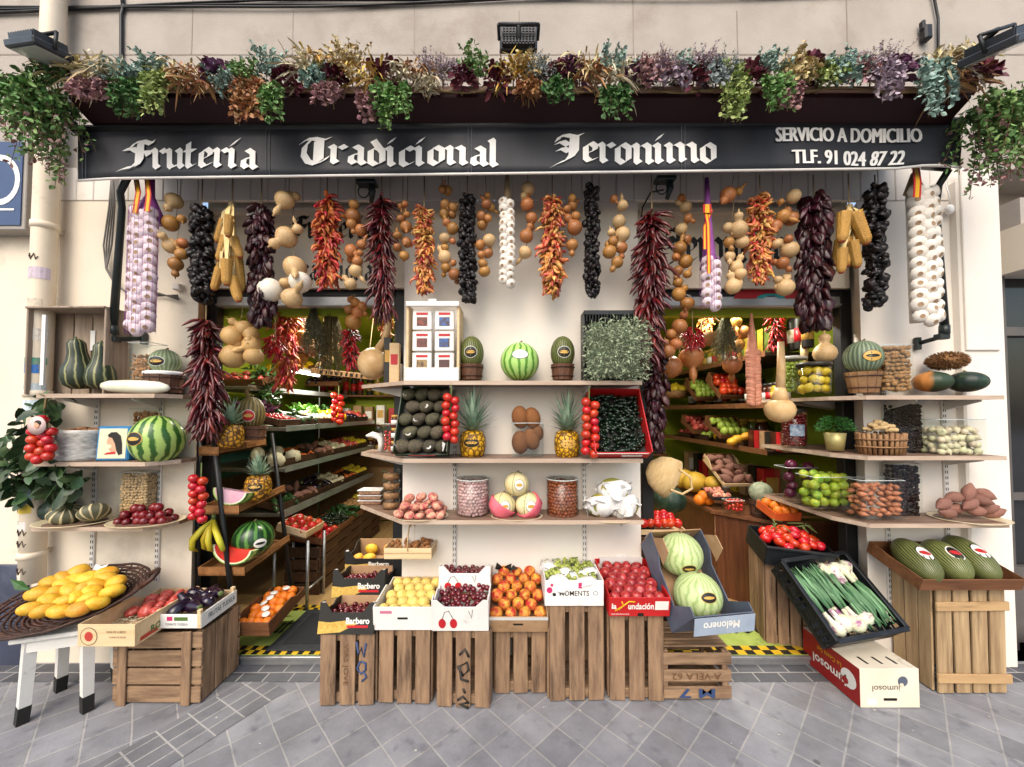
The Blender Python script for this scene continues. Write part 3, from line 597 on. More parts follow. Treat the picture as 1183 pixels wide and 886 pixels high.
M_gp = mat('pale_gourd', 'b08c5c', 'cfb184', 9, .45, .15, 30, objv=.2, dirt='8e6a42', dscale=9, dlo=.58)
M_gw = mat('white_gourd', 'd8d0be', 'e2dccd', 6, .45, .1, 30, dirt='b39a74', dscale=9, dlo=.62)
M_gt = mat('tan_gourd', 'b58f58', 'caa670', 9, .5, .2, 30, objv=.15, dirt='97703c', dscale=9, dlo=.6)

def chilli_mesh(nm, L, r, bend, m, stem=True, flat=1.0, twist=0):
    b = B(); n = 9; pts = []; rr = []
    for i in range(n):
        t = i/(n-1); pts.append((bend*L*math.sin(t*2.4), twist*L*math.sin(t*5)*.12, -t*L)); rr.append(r*(.55+.45*min(1, t*5))*(1-t**3)**.8+.0006)
    b.tube(pts, [x*U(.9, 1.12) for x in rr], 7, 0, True, flat)
    return b.mesh(nm, m)
def pod_mesh(nm, L, w, m, flat=.55, lobes=4):
    b = B(); ph = U(0, 6)
    b.lathe([(w*.5*r*U(.9, 1.1), -L*z) for r, z in ((0.02, 1), (.35, .93), (.75, .78), (.95, .55), (1, .36), (.82, .18), (.4, .06), (.08, 0))], 12, 0, lambda a, t: 1+.28*math.sin(lobes*a+ph+t*2.5)+.1*math.sin(9*a+t*7), (0, 0, 0), None, .1, None, 1, flat)
    return b.mesh(nm, m)
def mesh_copy(me, m):
    c = me.copy(); c.materials.clear(); c.materials.append(m); return c
def join_into(b, me, M4):
    o = len(b.v)
    for v in me.vertices: b.v.append((M4 @ v.co)[:])
    for p in me.polygons: b.face([o+i for i in p.vertices], 0, p.use_smooth)
KINDS = {}
def proto(kind):
    if kind in KINDS: return KINDS[kind]
    if kind == 'chilli': r = ('pepper', [chilli_mesh('chilli', U(.078, .105), U(.0062, .0082), U(.05, .22), M_chil, twist=U(-1, 1)) for _ in range(6)], M_chil_i, (18, 70))
    if kind == 'cayenne': r = ('pepper', [chilli_mesh('cayenne', U(.05, .07), .0048, U(.05, .25), M_fresh) for _ in range(4)], M_chil_i, (15, 85))
    if kind == 'sweet': r = ('pepper', [pod_mesh('dried_pod', U(.052, .078), U(.034, .05), M_chor, U(.35, .6)) for _ in range(6)], M_chor_i, (8, 55))
    if kind == 'orange': r = ('pepper', [chilli_mesh('dried_piece', U(.04, .062), U(.0075, .011), U(.2, .5), M_oran, flat=.6, twist=U(-2, 2)) for _ in range(6)], M_oran_i, (15, 90))
    if kind == 'red': r = ('pepper', [chilli_mesh('dried_piece', U(.04, .066), U(.007, .011), U(.15, .5), M_redp, flat=.7, twist=U(-2, 2)) for _ in range(6)], M_redp_i, (15, 85))
    if kind == 'nora': r = ('pepper', [pod_mesh('dried_ball', U(.032, .042), U(.036, .048), M_nora, U(.6, .8), 5) for _ in range(6)], M_nora_i, (50, 100))
    KINDS[kind] = r; return r
def ristra(label, kind, x, top, bot, wpx, Y=YH, name='dried_pepper_string', group='strings of dried peppers', n=90, extra=140, taper=.35, cordtop=None, xb=None):
    a, z1 = P(x, top, Y), P(xb or x, bot, Y); L = a.z - z1.z; w = wpx*K(Y)
    part, protos, mm, (t0, t1) = proto(kind)
    t = thing(name, label, 'pepper string', group, loc=a); dxb = z1.x - a.x
    mean = .07 if kind not in ('chilli', 'sweet') else .09
    if kind == 'nora': mean = .03
    def xf(i, cnt, back):
        s = (i+U(0, 1))/cnt; s = min(s, 1); z = -s*max(L-mean*.85, .05); wid = w*(taper + (1-taper)*min(1, s*4 + .1)) * (1 if s < .85 else 1-(s-.85)*2)
        th = U(-PI*.62, PI*.62) - PI/2 if not back else U(0, 2*PI)
        tilt = rad(U(t0, t1)); tilt = tilt*(1-.55*s) if kind not in ('nora',) else tilt
        R1 = Euler((0, 0, U(0, 6.3))).to_matrix(); R2 = Matrix.Rotation(tilt, 3, Vector((math.sin(th), -math.cos(th), 0)).normalized()*1.0)
        # lean the hanging pepper outwards along th
        ax = Vector((-math.sin(th), math.cos(th), 0)); R2 = Matrix.Rotation(-tilt, 3, ax)
        r0 = wid*U(.06, .30) * (1 if not back else .7); sc = (w/.17 if kind in ('chilli', 'sweet') else w/.15 if kind != 'nora' else w/.105)*U(.8, 1.15)
        sc = max(.5, min(sc, 1.5))
        return Vector((math.cos(th)*r0 + dxb*s, math.sin(th)*r0*.8, z)), R2 @ R1, sc
    for i in range(n):
        p, R_, sc = xf(i, n, False); put(part, RD.choice(protos[1] if False else protos), t, p, R_.to_quaternion(), sc)
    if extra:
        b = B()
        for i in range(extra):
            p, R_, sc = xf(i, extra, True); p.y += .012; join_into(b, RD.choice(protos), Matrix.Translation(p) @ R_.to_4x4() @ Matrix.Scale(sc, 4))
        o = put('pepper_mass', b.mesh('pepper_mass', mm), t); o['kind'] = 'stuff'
    b = B(); b.tube([(0, .0, a.z*0 + (PZ(cordtop or 202, Y)-a.z)), (0, 0, 0), (dxb, 0, -L*.9)], .004, 5); put('cord', b.mesh('cord', M_cord), t)
    return t
ristra('short wide string of dark chillies hanging above the black display rack', 'chilli', 238, 368, 508, 40, -.1, n=100, extra=240, cordtop=352)
ristra('black string of dried peppers between the pink garlic and the corn', 'nora', 233, 240, 348, 23, n=100, extra=170, taper=.9)
ristra('wide string of purple brown dried sweet peppers between the corn and the white gourds', 'sweet', 302, 236, 382, 37, n=100, extra=240)
ristra('bright orange red string of dried peppers between two strings of gourds', 'red', 378, 228, 335, 34, n=100, extra=260)
ristra('long tapering string of dark red chillies beside the middle pier above the first doorway', 'chilli', 441, 226, 375, 34, n=100, extra=230)
ristra('string of dried orange pieces hanging just above the white carton of packets', 'orange', 490, 240, 343, 29, n=100, extra=260)
ristra('slim black string of dried peppers above the first melon in a tub', 'nora', 540, 228, 352, 19, n=100, extra=150, taper=.9)
ristra('string of orange and red dried peppers between the white garlic and the black pepper string', 'orange', 638, 226, 346, 33, n=100, extra=280)
ristra('slim jet black string of dried peppers alone on the pier above the herb crate', 'nora', 684, 214, 346, 18, n=100, extra=150, taper=.9)
ristra('very long string of glossy dark red chillies at the edge of the second doorway', 'chilli', 753, 244, 425, 42, n=100, extra=380, xb=750)
ristra('string of purple leaf-like dried peppers hanging below the long chillies behind the herb crate', 'sweet', 757, 405, 528, 32, -.05, n=90, extra=100, cordtop=395, taper=.9)
ristra('string of fine pale orange dried peppers beside the red and yellow ribbon', 'orange', 878, 224, 333, 31, n=100, extra=280)
ristra('broadest string of purple black dried sweet peppers, next to the small bunch of corn', 'sweet', 940, 224, 382, 46, n=100, extra=280)
ristra('narrow black string of dried peppers between the small corn bunch and the white garlic', 'nora', 1011, 216, 357, 23, n=100, extra=170, taper=.9)

# garlic
def bulb_mesh(nm, m):
    b = B(); prof = [(.05, -.58), (.2, -.66), (.34, -.63), (.72, -.5), (.98, -.18), (.95, .16), (.62, .46), (.28, .66), (.14, .95), (.08, 1.1)]
    b.lathe(prof, 18, 0, lambda a, t: 1+.06*math.cos(8*a), mrows=[1, 1, 0, 0, 0, 0, 0, 0, 0]); return b.mesh(nm, m, M_gtip)
BULBW = [bulb_mesh('garlic_bulb', M_garw) for _ in range(2)]; BULBP = [bulb_mesh('garlic_bulb', M_garp) for _ in range(2)]
def ribbon(t, pts, w, name='ribbon'):
    b = B(); q = [Vector(p) for p in pts]
    for k, (m, lo, hi) in enumerate(((0, -.5, -.25), (1, -.25, .25), (0, .25, .5))):
        for a, c in zip(q, q[1:]): b.poly([a+Vector((w*lo, 0, 0)), a+Vector((w*hi, 0, 0)), c+Vector((w*hi, 0, 0)), c+Vector((w*lo, 0, 0))], m)
    o = put(name, b.mesh(name, M_red, M_yel), t); mo = o.modifiers.new('thickness', 'SOLIDIFY'); mo.thickness = .002
def garlic(label, x, top, bot, wpx, cols, rows, bulbs, net=None, Y=YH, ribs=(), sc=1.12):
    a, e = P(x, top, Y), P(x, bot, Y); L = a.z-e.z; w = wpx*K(Y); t = thing('garlic_string', label, 'garlic', 'strings of garlic', loc=a)
    for r in range(rows):
        for c in range(cols):
            u = (c+.5)/cols*2-1; z = -L*(r+.5+(.45 if c % 2 else 0))/(rows+.4); rr = min(w/cols*.62*sc, L/rows*.66)
            th = u*.95; p = Vector((math.sin(th)*w*.5*.92+U(-.004, .004), -math.cos(th)*w*.36, z+U(-.005, .005)))
            o = put('garlic_bulb', RD.choice(bulbs), t, p, (PI/2+U(-.5, .35)+.35, U(-.3, .3), th*1.0+U(-.3, .3)), rr*U(.92, 1.08)); 
            o.rotation_euler = Euler((rad(-72)+U(-.45, .45), U(-.3, .3), th*.8+U(-.2, .2)))
    b = B(); b.tube([(0, .0, -.02), (0, .0, -L+.03)], w*.2, 10); 
    put('braid', b.mesh('braid', M_garw if bulbs is BULBW else mat('garlic_skin', 'b59fb0', 'c8b8c4', 20, .6)), t)
    b = B()
    if net:
        zt = PZ(net, Y)-a.z; b.tube([(0, 0, zt), (0, -.01, zt*.4), (0, -.01, .0), (0, 0, -.06)], [.012, .022, w*.34, w*.42], 10)
        n = 12
        for k in range(n):                                            # the net's threads run down over the bulbs
            for s in (-1, 1):
                b.tube([(math.sin(u)*w*.5, -math.cos(u)*w*.52, -L*q/14) for q in range(15) for u in [(-1.4+2.8*((k/n+s*q*.07) % 1.0))]][:1] + [(math.sin(-1.4+2.8*k/n)*w*.53, -math.cos(-1.4+2.8*k/n)*w*.54-.004, -L*q/8) for q in range(9)], .0011, 3)
                break
        put('net', b.mesh('net', M_net), t)
    else:
        b.tube([(0, 0, PZ(200, Y)-a.z), (0, -.0, 0)], [.012, w*.25], 8); put('cord', b.mesh('cord', M_cord), t)
    for pts, ww in ribs: ribbon(t, [P(*q)-a for q in pts], ww)
    return t
garlic('thick string of pink garlic in a purple net with flag ribbons', 175, 246, 388, 35, 3, 13, BULBP, 200, -.22, [([(157, 204, -.24), (160, 222, -.3), (156, 246, -.31)], .032), ([(170, 204, -.28), (172, 225, -.31), (170, 244, -.32)], .032)])
garlic('slim string of small white garlic on the middle pier between two gourd strings', 586, 232, 333, 18, 2, 12, BULBW, None)
garlic('pink garlic string with a long red and yellow ribbon in front of the second sign', 818, 300, 360, 22, 2, 6, BULBP, 206, YH, [([(815, 242, -.23), (818, 260, -.27), (819, 316, -.29)], .022), ([(822, 242, -.23), (814, 262, -.26), (814, 288, -.28)], .02), ([(817, 236, -.24), (817, 246, -.25)], .05)])
garlic('largest string of fat white garlic bulbs beside the last awning arm', 1056, 222, 378, 38, 3, 13, BULBW, None, -.2, [([(1058, 194, -.28), (1060, 210, -.31), (1059, 228, -.31)], .045)])

# corn
def cob_mesh(nm):
    b = B(); n = 11
    def rib(a, t): return 1+.11*math.cos(10*a)+.0
    prof = []
    for i in range(25): t = i/24; prof.append(((.19*(1-.25*t)-.16*max(0, t-.86)*3)*(1+.05*math.sin(i*PI)), -t)); 
    prof = [(r*(1.04 if i % 2 else .95), z) for i, (r, z) in enumerate(prof)]
    b.lathe([(.02, 0)]+prof[1:]+[(.0, -1.02)], 24, 0, rib, mrows=[0]*23+[1, 1]); return b.mesh(nm, M_corn, M_cobend)
COB = [cob_mesh('corn_cob')]
def corn(label, x, top, cobs, Y=-.2):
    a = P(x, top, Y); t = thing('corn_bunch', label, 'corn', 'bunches of corn', loc=a)
    for i, (x0, y0, x1, y1) in enumerate(cobs):
        yy = Y-.05*(i % 3)-.01*i; p = P(x0, y0, yy); q = P(x1, y1, yy); d = q-p; L = d.length
        put('corn_cob', COB[0], t, p-a, Vector((0, 0, -1)).rotation_difference(d.normalized()), L)
        b = B(); n = p-a; 
        for k in range(5):
            o = Vector((U(-.012, .012), U(-.02, .0), U(-.01, .01))); b.leaf((o*.5)[:], (n+o+Vector((0, 0, -.02)))[:], n.length+.05, .035, 0, .2, .05, (0, -1, .1))
        put('husk', b.mesh('husk', M_husk), t)
    b = B(); b.tube([(0, 0, PZ(200, Y)-a.z), (0, 0, 0)], .004, 5); b.ball((0, 0, 0), .02); put('cord', b.mesh('cord', M_cord), t)
of = lambda ox, oy, L: [(ox+a/3.937, oy+b/3.937, ox+c/3.937, oy+d/3.937) for a, b, c, d in L]
corn('large bunch of yellow corn cobs above the first doorway', 268, 236, of(230, 190, [(118, 250, 82, 355), (128, 325, 90, 440), (155, 330, 190, 425), (108, 430, 76, 505), (98, 470, 66, 572), (125, 430, 125, 550), (160, 420, 186, 585), (148, 510, 182, 625), (140, 230, 130, 330)]))
corn('small bunch of pale corn cobs above the second doorway', 981, 239, of(883, 190, [(350, 340, 322, 460), (400, 345, 424, 470), (352, 380, 350, 495), (368, 330, 380, 465), (405, 215, 468, 362), (365, 215, 352, 355)]))

# gourds
def gourd_mesh(nm, m, neck=.5, nl=.9, flat=1.0):
    b = B(); prof = [(.05, -.95*flat), (.5, -.86*flat), (.86, -.5*flat), (1, -.05), (.93, .35), (.7, .68), (.45, .9), (neck*.72, 1.0), (neck*.95, 1.0+nl*.35), (neck, 1+nl*.6), (neck*.75, 1+nl*.88), (.1, 1+nl), (.07, 1.3+nl)]
    b.lathe(prof, 18, 0, lambda a, t: 1+.03*math.sin(2*a+1)); return b.mesh(nm, m)
GM = {k: [gourd_mesh('gourd', m, n, l, f) for n, l, f in ((.5, .9, 1), (.32, 1.1, .85), (.2, .3, .8))] for k, m in (('b', M_gb), ('p', M_gp), ('w', M_gw), ('t', M_gt))}
def gourds(label, lst, kind='b', Y=YH, cordtop=202, name='gourd_string', ang=None):
    x0 = sum(g[0] for g in lst)/len(lst); a = P(x0, lst[0][1]-lst[0][2]-3, Y); t = thing(name, label, 'gourds', 'strings of gourds', loc=a)
    pts = [Vector((0, 0, PZ(cordtop, Y)-a.z))]
    for i, g in enumerate(lst):
        x, y, r = g[:3]; k = g[3] if len(g) > 3 else kind; yy = Y+U(-.03, .01); p = P(x, y, yy)-a; an = U(-1.3, 1.3) if i % 2 else U(2, 4.2)
        me = RD.choice(GM[k][:2] if r > 6.5 else GM[k])
        put('gourd', me, t, p, (U(-.4, .4), an, U(0, 6)), r*K(yy)*1.0)
        pts.append(Vector((p.x*.5, p.y+.02, p.z)))
    b = B(); b.tube(pts, .0022, 4); put('cord', b.mesh('cord', M_cord), t)
    return t
gourds('scattered string of small brown gourds beside the pink garlic', [(201, 232, 9, 'p'), (197, 258, 9), (210, 253, 5), (198, 284, 9, 'p'), (211, 281, 6), (210, 294, 7), (203, 305, 8)])
gourds('string of big cream gourds ending in white ones in front of the first sign', [(329, 231, 11, 'p'), (342, 227, 5, 'p'), (331, 274, 12, 'p'), (344, 265, 6, 'p'), (341, 309, 13, 'p'), (329, 327, 6, 'p'), (347, 325, 13, 'w'), (337, 345, 12, 'p'), (312, 335, 14, 'w')], 'p')
gourds('string of brown gourds between the bright red peppers and the dark chillies', [(409, 236, 6), (408, 250, 9), (406, 259, 6), (417, 266, 7), (406, 290, 8), (418, 283, 6), (416, 292, 4), (413, 302, 6), (411, 312, 8, 'p'), (405, 328, 7, 'p')])
gourds('thin string of small brown gourds hanging behind the tapering chilli string', [(463, 238, 4), (468, 236, 4), (463, 252, 5), (470, 248, 4), (469, 262, 7), (459, 272, 5), (470, 280, 6), (459, 286, 5), (467, 295, 6)])
gourds('long string of little brown and yellow gourds above the carton of packets', [(517, 220, 6), (511, 219, 5), (514, 236, 6), (523, 240, 6), (513, 247, 6), (522, 248, 5), (516, 257, 5), (523, 264, 7), (514, 275, 7, 'p'), (523, 279, 4), (514, 286, 5), (514, 297, 8, 'p'), (515, 309, 6), (524, 304, 4), (525, 317, 7)])
gourds('string of brown gourds with one pale gourd beside the slim white garlic', [(563, 226, 4), (562, 236, 6), (567, 240, 5), (556, 250, 6), (564, 252, 5), (557, 260, 6), (565, 277, 8, 'p'), (555, 283, 6), (556, 294, 5), (564, 293, 6), (558, 304, 6), (560, 314, 7)])
gourds('string of five separate round yellow brown gourds on the middle pier', [(610, 218, 8, 'p'), (609, 236, 8), (614, 252, 7), (608, 273, 8), (607, 291, 8, 'p')])
gourds('short string of brown gourds touching the orange peppers on the middle pier', [(661, 229, 5), (661, 238, 6), (655, 241, 5), (656, 252, 5), (665, 250, 6), (664, 263, 9), (661, 283, 7)])
gourds('loose string of round gourds by itself at the end of the middle pier', [(709, 230, 5), (719, 238, 7, 'p'), (715, 256, 8, 'p'), (706, 269, 5, 'p'), (719, 271, 9, 'p'), (708, 279, 6), (718, 286, 7), (704, 291, 8), (713, 303, 7)])
gourds('longest string of brown gourds running down into the second doorway', [(787, 229, 5), (792, 239, 7, 'p'), (795, 252, 5), (787, 265, 7, 'p'), (793, 277, 6), (785, 287, 8), (781, 297, 5), (792, 302, 8), (783, 313, 6), (794, 317, 5), (783, 326, 6), (784, 340, 8), (794, 350, 8), (790, 364, 5), (785, 377, 9), (775, 386, 6), (781, 397, 7), (772, 406, 8)], Y=-.12)
gourds('string of pale gourds between the flag ribbon and the fine orange peppers', [(841, 225, 9), (853, 221, 5), (841, 263, 6, 'p'), (853, 265, 10, 'p'), (842, 280, 6), (857, 280, 8, 'p'), (843, 296, 6, 'p'), (850, 309, 8, 'p'), (855, 316, 7, 'p'), (847, 331, 9, 'p')])
gourds('string of gourds with two big egg-shaped ones before the broad purple peppers', [(902, 233, 4), (917, 227, 8, 'p'), (904, 250, 8), (914, 253, 8), (896, 261, 7), (897, 282, 6, 'p'), (911, 276, 5), (912, 289, 10, 'p'), (904, 304, 7), (895, 303, 4), (899, 323, 5, 'p'), (907, 332, 10, 'p')])
gourds('small cluster of orange gourds on a cord inside the first doorway', [(411, 349, 6), (405, 346, 4), (418, 354, 6), (404, 358, 6), (413, 361, 7), (408, 372, 9)], Y=.05, cordtop=340)
gourds('heavy cluster of tan potato-shaped gourds at the edge of the first doorway', [(268, 388, 12), (282, 379, 9), (275, 397, 8), (269, 412, 14), (291, 398, 10), (293, 412, 11), (290, 386, 9)], 't', Y=-.02, cordtop=348)
# ------------------------------------------------------------------ fruit, vegetables, containers
def proj(p):
    v = Vector(p)-Vector((0, CAMY, CAMZ)); c, s = math.cos(PITCH), math.sin(PITCH); f = v.y*c+v.z*s; u = -v.y*s+v.z*c
    return CX+F*v.x/f, PYC-F*u/f
def smooth_ball(nm, prof, m, seg=20, rib=None, sx=1, sy=1, wob=0, extra=None, mrows=None):
    b = B(); b.lathe(prof, seg, 0, rib, (0, 0, 0), mrows, wob, None, sx, sy)
    if extra: extra(b)
    return b.mesh(nm, *(m if isinstance(m, (list, tuple)) else [m]))
def ell(h=1.0, n=12, p=1.0): return [(math.sin(PI*i/n)**p, -math.cos(PI*i/n)*h) for i in range(n+1)]
def dimple(h, d=.14, n=14): return [(0, -h*(1-d*.7))]+[(math.sin(PI*i/n), -math.cos(PI*i/n)*h*(1-d*math.exp(-(math.sin(PI*i/n)/.3)**2))) for i in range(1, n)]+[(0, h*(1-d*1.4))]
M_stem = mat('stem', '4a5a2a', '5f6b38', 20, .7); M_stemb = mat('dry_stem', '6d5a3c', '84704c', 20, .8)
M_rind = mat('watermelon_rind', '2f5a22', '9fbb63', 7, .3, .05, stripes=(13, 5), lo=.25, hi=.6, coat=.2)
M_rindp = mat('pale_watermelon_rind', '92a868', 'b8c78e', 9, .38, .05, stripes=(20, 9), lo=.0, hi=.55, coat=.15)
M_rindd = mat('dark_watermelon_rind', '17391a', '4c7a35', 7, .28, .05, stripes=(13, 5), lo=.55, hi=.85, coat=.25)
M_melon = mat('green_melon', '33401f', '77793f', 30, .5, .5, 50, (1, 1, .35), stripes=(34, 4), lo=.2, hi=.95, objv=.2)
M_melond = mat('dark_melon', '2c3a1e', '80824a', 26, .4, .5, 50, (1, 1, .3), stripes=(40, 4), lo=.2, hi=.95, objv=.2)
M_melonc = mat('cream_melon', 'd8caa0', 'cdbb84', 8, .5, .2, 60, objv=.1)
M_groove = mat('melon_groove', '6f7f45', '7d8a50', 8, .6)
M_orange = mat('orange_skin', 'cc5f10', 'e0801e', 2, .4, .3, 150, objv=.15)
M_peach = mat('peach_skin', 'e0a03e', 'a8261c', 1.1, .62, .12, 120, objv=.14, hue=.012, lo=.34, hi=.6, detail=3)
M_flat = mat('flat_peach_skin', 'dcae8c', 'a8404a', 1.3, .65, .15, 120, objv=.15, lo=.36, hi=.62)
M_apple = mat('red_apple', '7a1022', 'b03a34', 2.0, .32, .05, objv=.2, dirt='cf9a62', dscale=2.2, dlo=.6, dhi=.8, coat=.2)
M_pear = mat('yellow_plum', 'd0b456', 'ddc878', 1.5, .55, .1, 80, objv=.14, dirt='c78a38', dscale=1.4, dlo=.54)
M_mango = mat('mango_skin', 'd9961e', 'e0b840', 1.4, .5, .08, 60, objv=.16, dirt='bd7a22', dscale=1.6, dlo=.55, dhi=.75, hue=.015)
M_tom = mat('tomato_skin', 'a8140e', 'c4301c', 1.2, .22, objv=.15, spec=.6, hue=.01)
M_tomp = mat('pink_tomato', 'b0342e', 'c9665a', 1.5, .25, objv=.15, spec=.5)
M_cherry = mat('cherry_skin', '3c0812', '7a1222', 3, .16, objv=.4, spec=.7)
M_plum = mat('red_plum', '3f0a14', '8a1a1e', 8, .25, objv=.35, spec=.5, lo=.4, hi=.6)
M_avo = mat('avocado_skin', '3f3b34', '655c42', 4, .45, .8, 110, objv=.35, hue=.03)
M_lime = mat('lime_skin', '6a931e', 'b9be42', 1.1, .32, .3, 140, objv=.2, hue=.02)
M_egg = mat('aubergine_skin', '120a16', '24122a', 5, .16, objv=.3, spec=.6)
M_kiwi = mat('brown_skin', '6a4227', '8a5c38', 30, .8, .5, 160, objv=.2, spec=.15)
M_spud = mat('sweet_potato', '7a4d44', '99705f', 14, .7, .5, 40, objv=.2, dirt='5f3a30', dscale=14)
M_shal = mat('shallot_skin', '9c5536', 'c4835c', 14, .35, .2, 40, (5, 5, .6), objv=.25)
M_onw = mat('spring_onion_bulb', 'cfc79c', 'd7cdb6', 12, .35, .2, 30, (5, 5, .6), objv=.2, dirt='b98d5c', dscale=8, dlo=.52, hue=.03)
M_onr = mat('red_onion', '3c0c26', '5f1b3c', 14, .25, .1, 40, (5, 5, .6), objv=.3)
M_wal = mat('walnut_shell', '9c6f42', 'b98c5c', 26, .7, .8, 70, objv=.2)
M_haz = mat('hazelnut_shell', '7c3d1f', '99532d', 18, .42, .1, objv=.2)
M_pink = mat('pink_bean', 'b98c8c', 'd3b3ac', 20, .5, .1, objv=.25, dirt='7d4a50', dscale=30, dlo=.52)
M_alm = mat('almond_skin', '8f5c33', 'ab7748', 30, .7, .6, 90, objv=.2)
M_pist = mat('pistachio_shell', 'b59468', 'c9ac80', 26, .6, .3, objv=.2)
M_date = mat('dark_date', '120a0a', '2a1614', 3, .5, .4, 60, objv=.5, spec=.25)
M_ging = mat('ginger_skin', 'b89a6a', 'c9ae80', 14, .7, .5, 40, objv=.1, dirt='8d6f48', dscale=12)
M_chiG = mat('green_chilli', '0e1a12', '1b2e1c', 8, .2, objv=.3, spec=.6)
M_squash = mat('striped_squash', '26311f', '8b8a5c', 8, .42, .15, stripes=(11, 3), lo=.78, hi=.97, spec=.5)
M_pump = mat('striped_pumpkin', '55543f', 'bcae86', 12, .5, .1, stripes=(10, 1.5), lo=.8, hi=.95)
M_pumpg = mat('green_squash', '15241f', '28402f', 9, .45, .2, objv=.2, dirt='4d5d44', dscale=16)
M_pumpo = mat('orange_green_squash', '2c3d2a', 'b3763a', 3, .45, .2, lo=.4, hi=.6, detail=2, stripes=(1, 1.6))
M_spine = mat('brown_spines', '5c3a1d', '86603a', 26, .85, island=.3)
M_daik = mat('white_radish', 'd8d6c4', 'c2cb92', 3, .45, .1, lo=.45, hi=.6)
M_leafg = mat('leaf_green', '2a4a1c', '45692c', 10, .5, .1, island=.3, hue=.02)
M_pine_f = mat('pineapple_leaf', '66846c', 'a8bda4', 9, .5, .1, island=.3)
M_pine_b = mat('pineapple_skin', '4f3212', 'cf9426', 10, .5, 1.0, vor=34, lo=.04, hi=.24)
M_pine_b2 = mat('ripe_pineapple_skin', '5c380f', 'd3a01e', 10, .5, 1.0, vor=34, lo=.03, hi=.2)
M_plate = mat('plate_glaze', 'c9b892', 'd6c7a4', 4, .3, coat=.3); M_pot = mat('brown_wood_pot', '5a3a28', '6f4a34', 8, .6, .4, 30, (8, 8, .6), island=.25)
M_bskt = mat('wicker', '7a5638', '98744e', 14, .7, .5, 60, island=.25); M_bsktd = mat('dark_wicker', '2f1c15', '4c2f22', 14, .55, .5, 60, island=.35)
M_straw = mat('straw', 'b99a68', 'ccb083', 20, .75, .6, 50, (1, 1, 5), island=.15)
M_goldl = mat('label_gold', 'b58a3a', 'c9a052', 9, .4); M_blackl = mat('label_black', '15130f', '1e1a14', 9, .4); M_whitel = mat('label_white', 'd9d5cc', 'e2dfd8', 9, .45); M_redl = mat('label_red', 'a81820', 'b8222a', 9, .4)
M_card = mat('brown_card', '9c7a58', 'ad8b68', 9, .8, .1, 40, dirt='86664a', dscale=8); M_wcard = mat('white_card', 'd4d1cc', 'dedbd6', 4, .6, dirt='b5b0a8', dscale=7, dlo=.62)
M_kraft = mat('pale_ply', 'c9ac82', 'd8bd94', 6, .65, .1, 30, (.5, 6, 6), island=.1); M_kcard = mat('black_card', '1a1917', '232220', 6, .5)
M_rcard = mat('red_card', 'b0191c', 'bd2422', 4, .45); M_gcard = mat('grey_card', '4a5160', '5a6272', 6, .55)
M_paper = mat('white_paper', 'd6d3d0', 'e0dedb', 12, .7, .4, 14)
M_straww = mat('sawdust', 'b08c3c', 'cdab58', 90, .8, .6, 90)
M_crate = mat('crate_wood', '604839', '9e8062', 8, .8, .4, 40, (5, 5, .6), island=.35, dirt='3a2b20', dscale=3.5, dlo=.54, dhi=.74, lo=.22, hi=.72)
M_crateh = mat('crate_wood_flat', '634a39', 'a28465', 8, .8, .4, 40, (.6, 5, 5), island=.35, dirt='3a2b20', dscale=3.5, dlo=.54, dhi=.74, lo=.22, hi=.72)
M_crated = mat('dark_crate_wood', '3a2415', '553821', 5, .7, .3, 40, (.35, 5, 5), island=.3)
M_cratel = mat('light_crate_wood', '8d7354', 'b59a74', 5, .75, .3, 40, (5, 5, .35), island=.25, dirt='54402c', dscale=4, dlo=.56, dhi=.76)
M_tray = mat('tray_wood', '5f3b22', '7a5032', 6, .6, .3, 40, (.5, 6, 6), island=.2, dirt='36200f', dscale=4, dlo=.58)

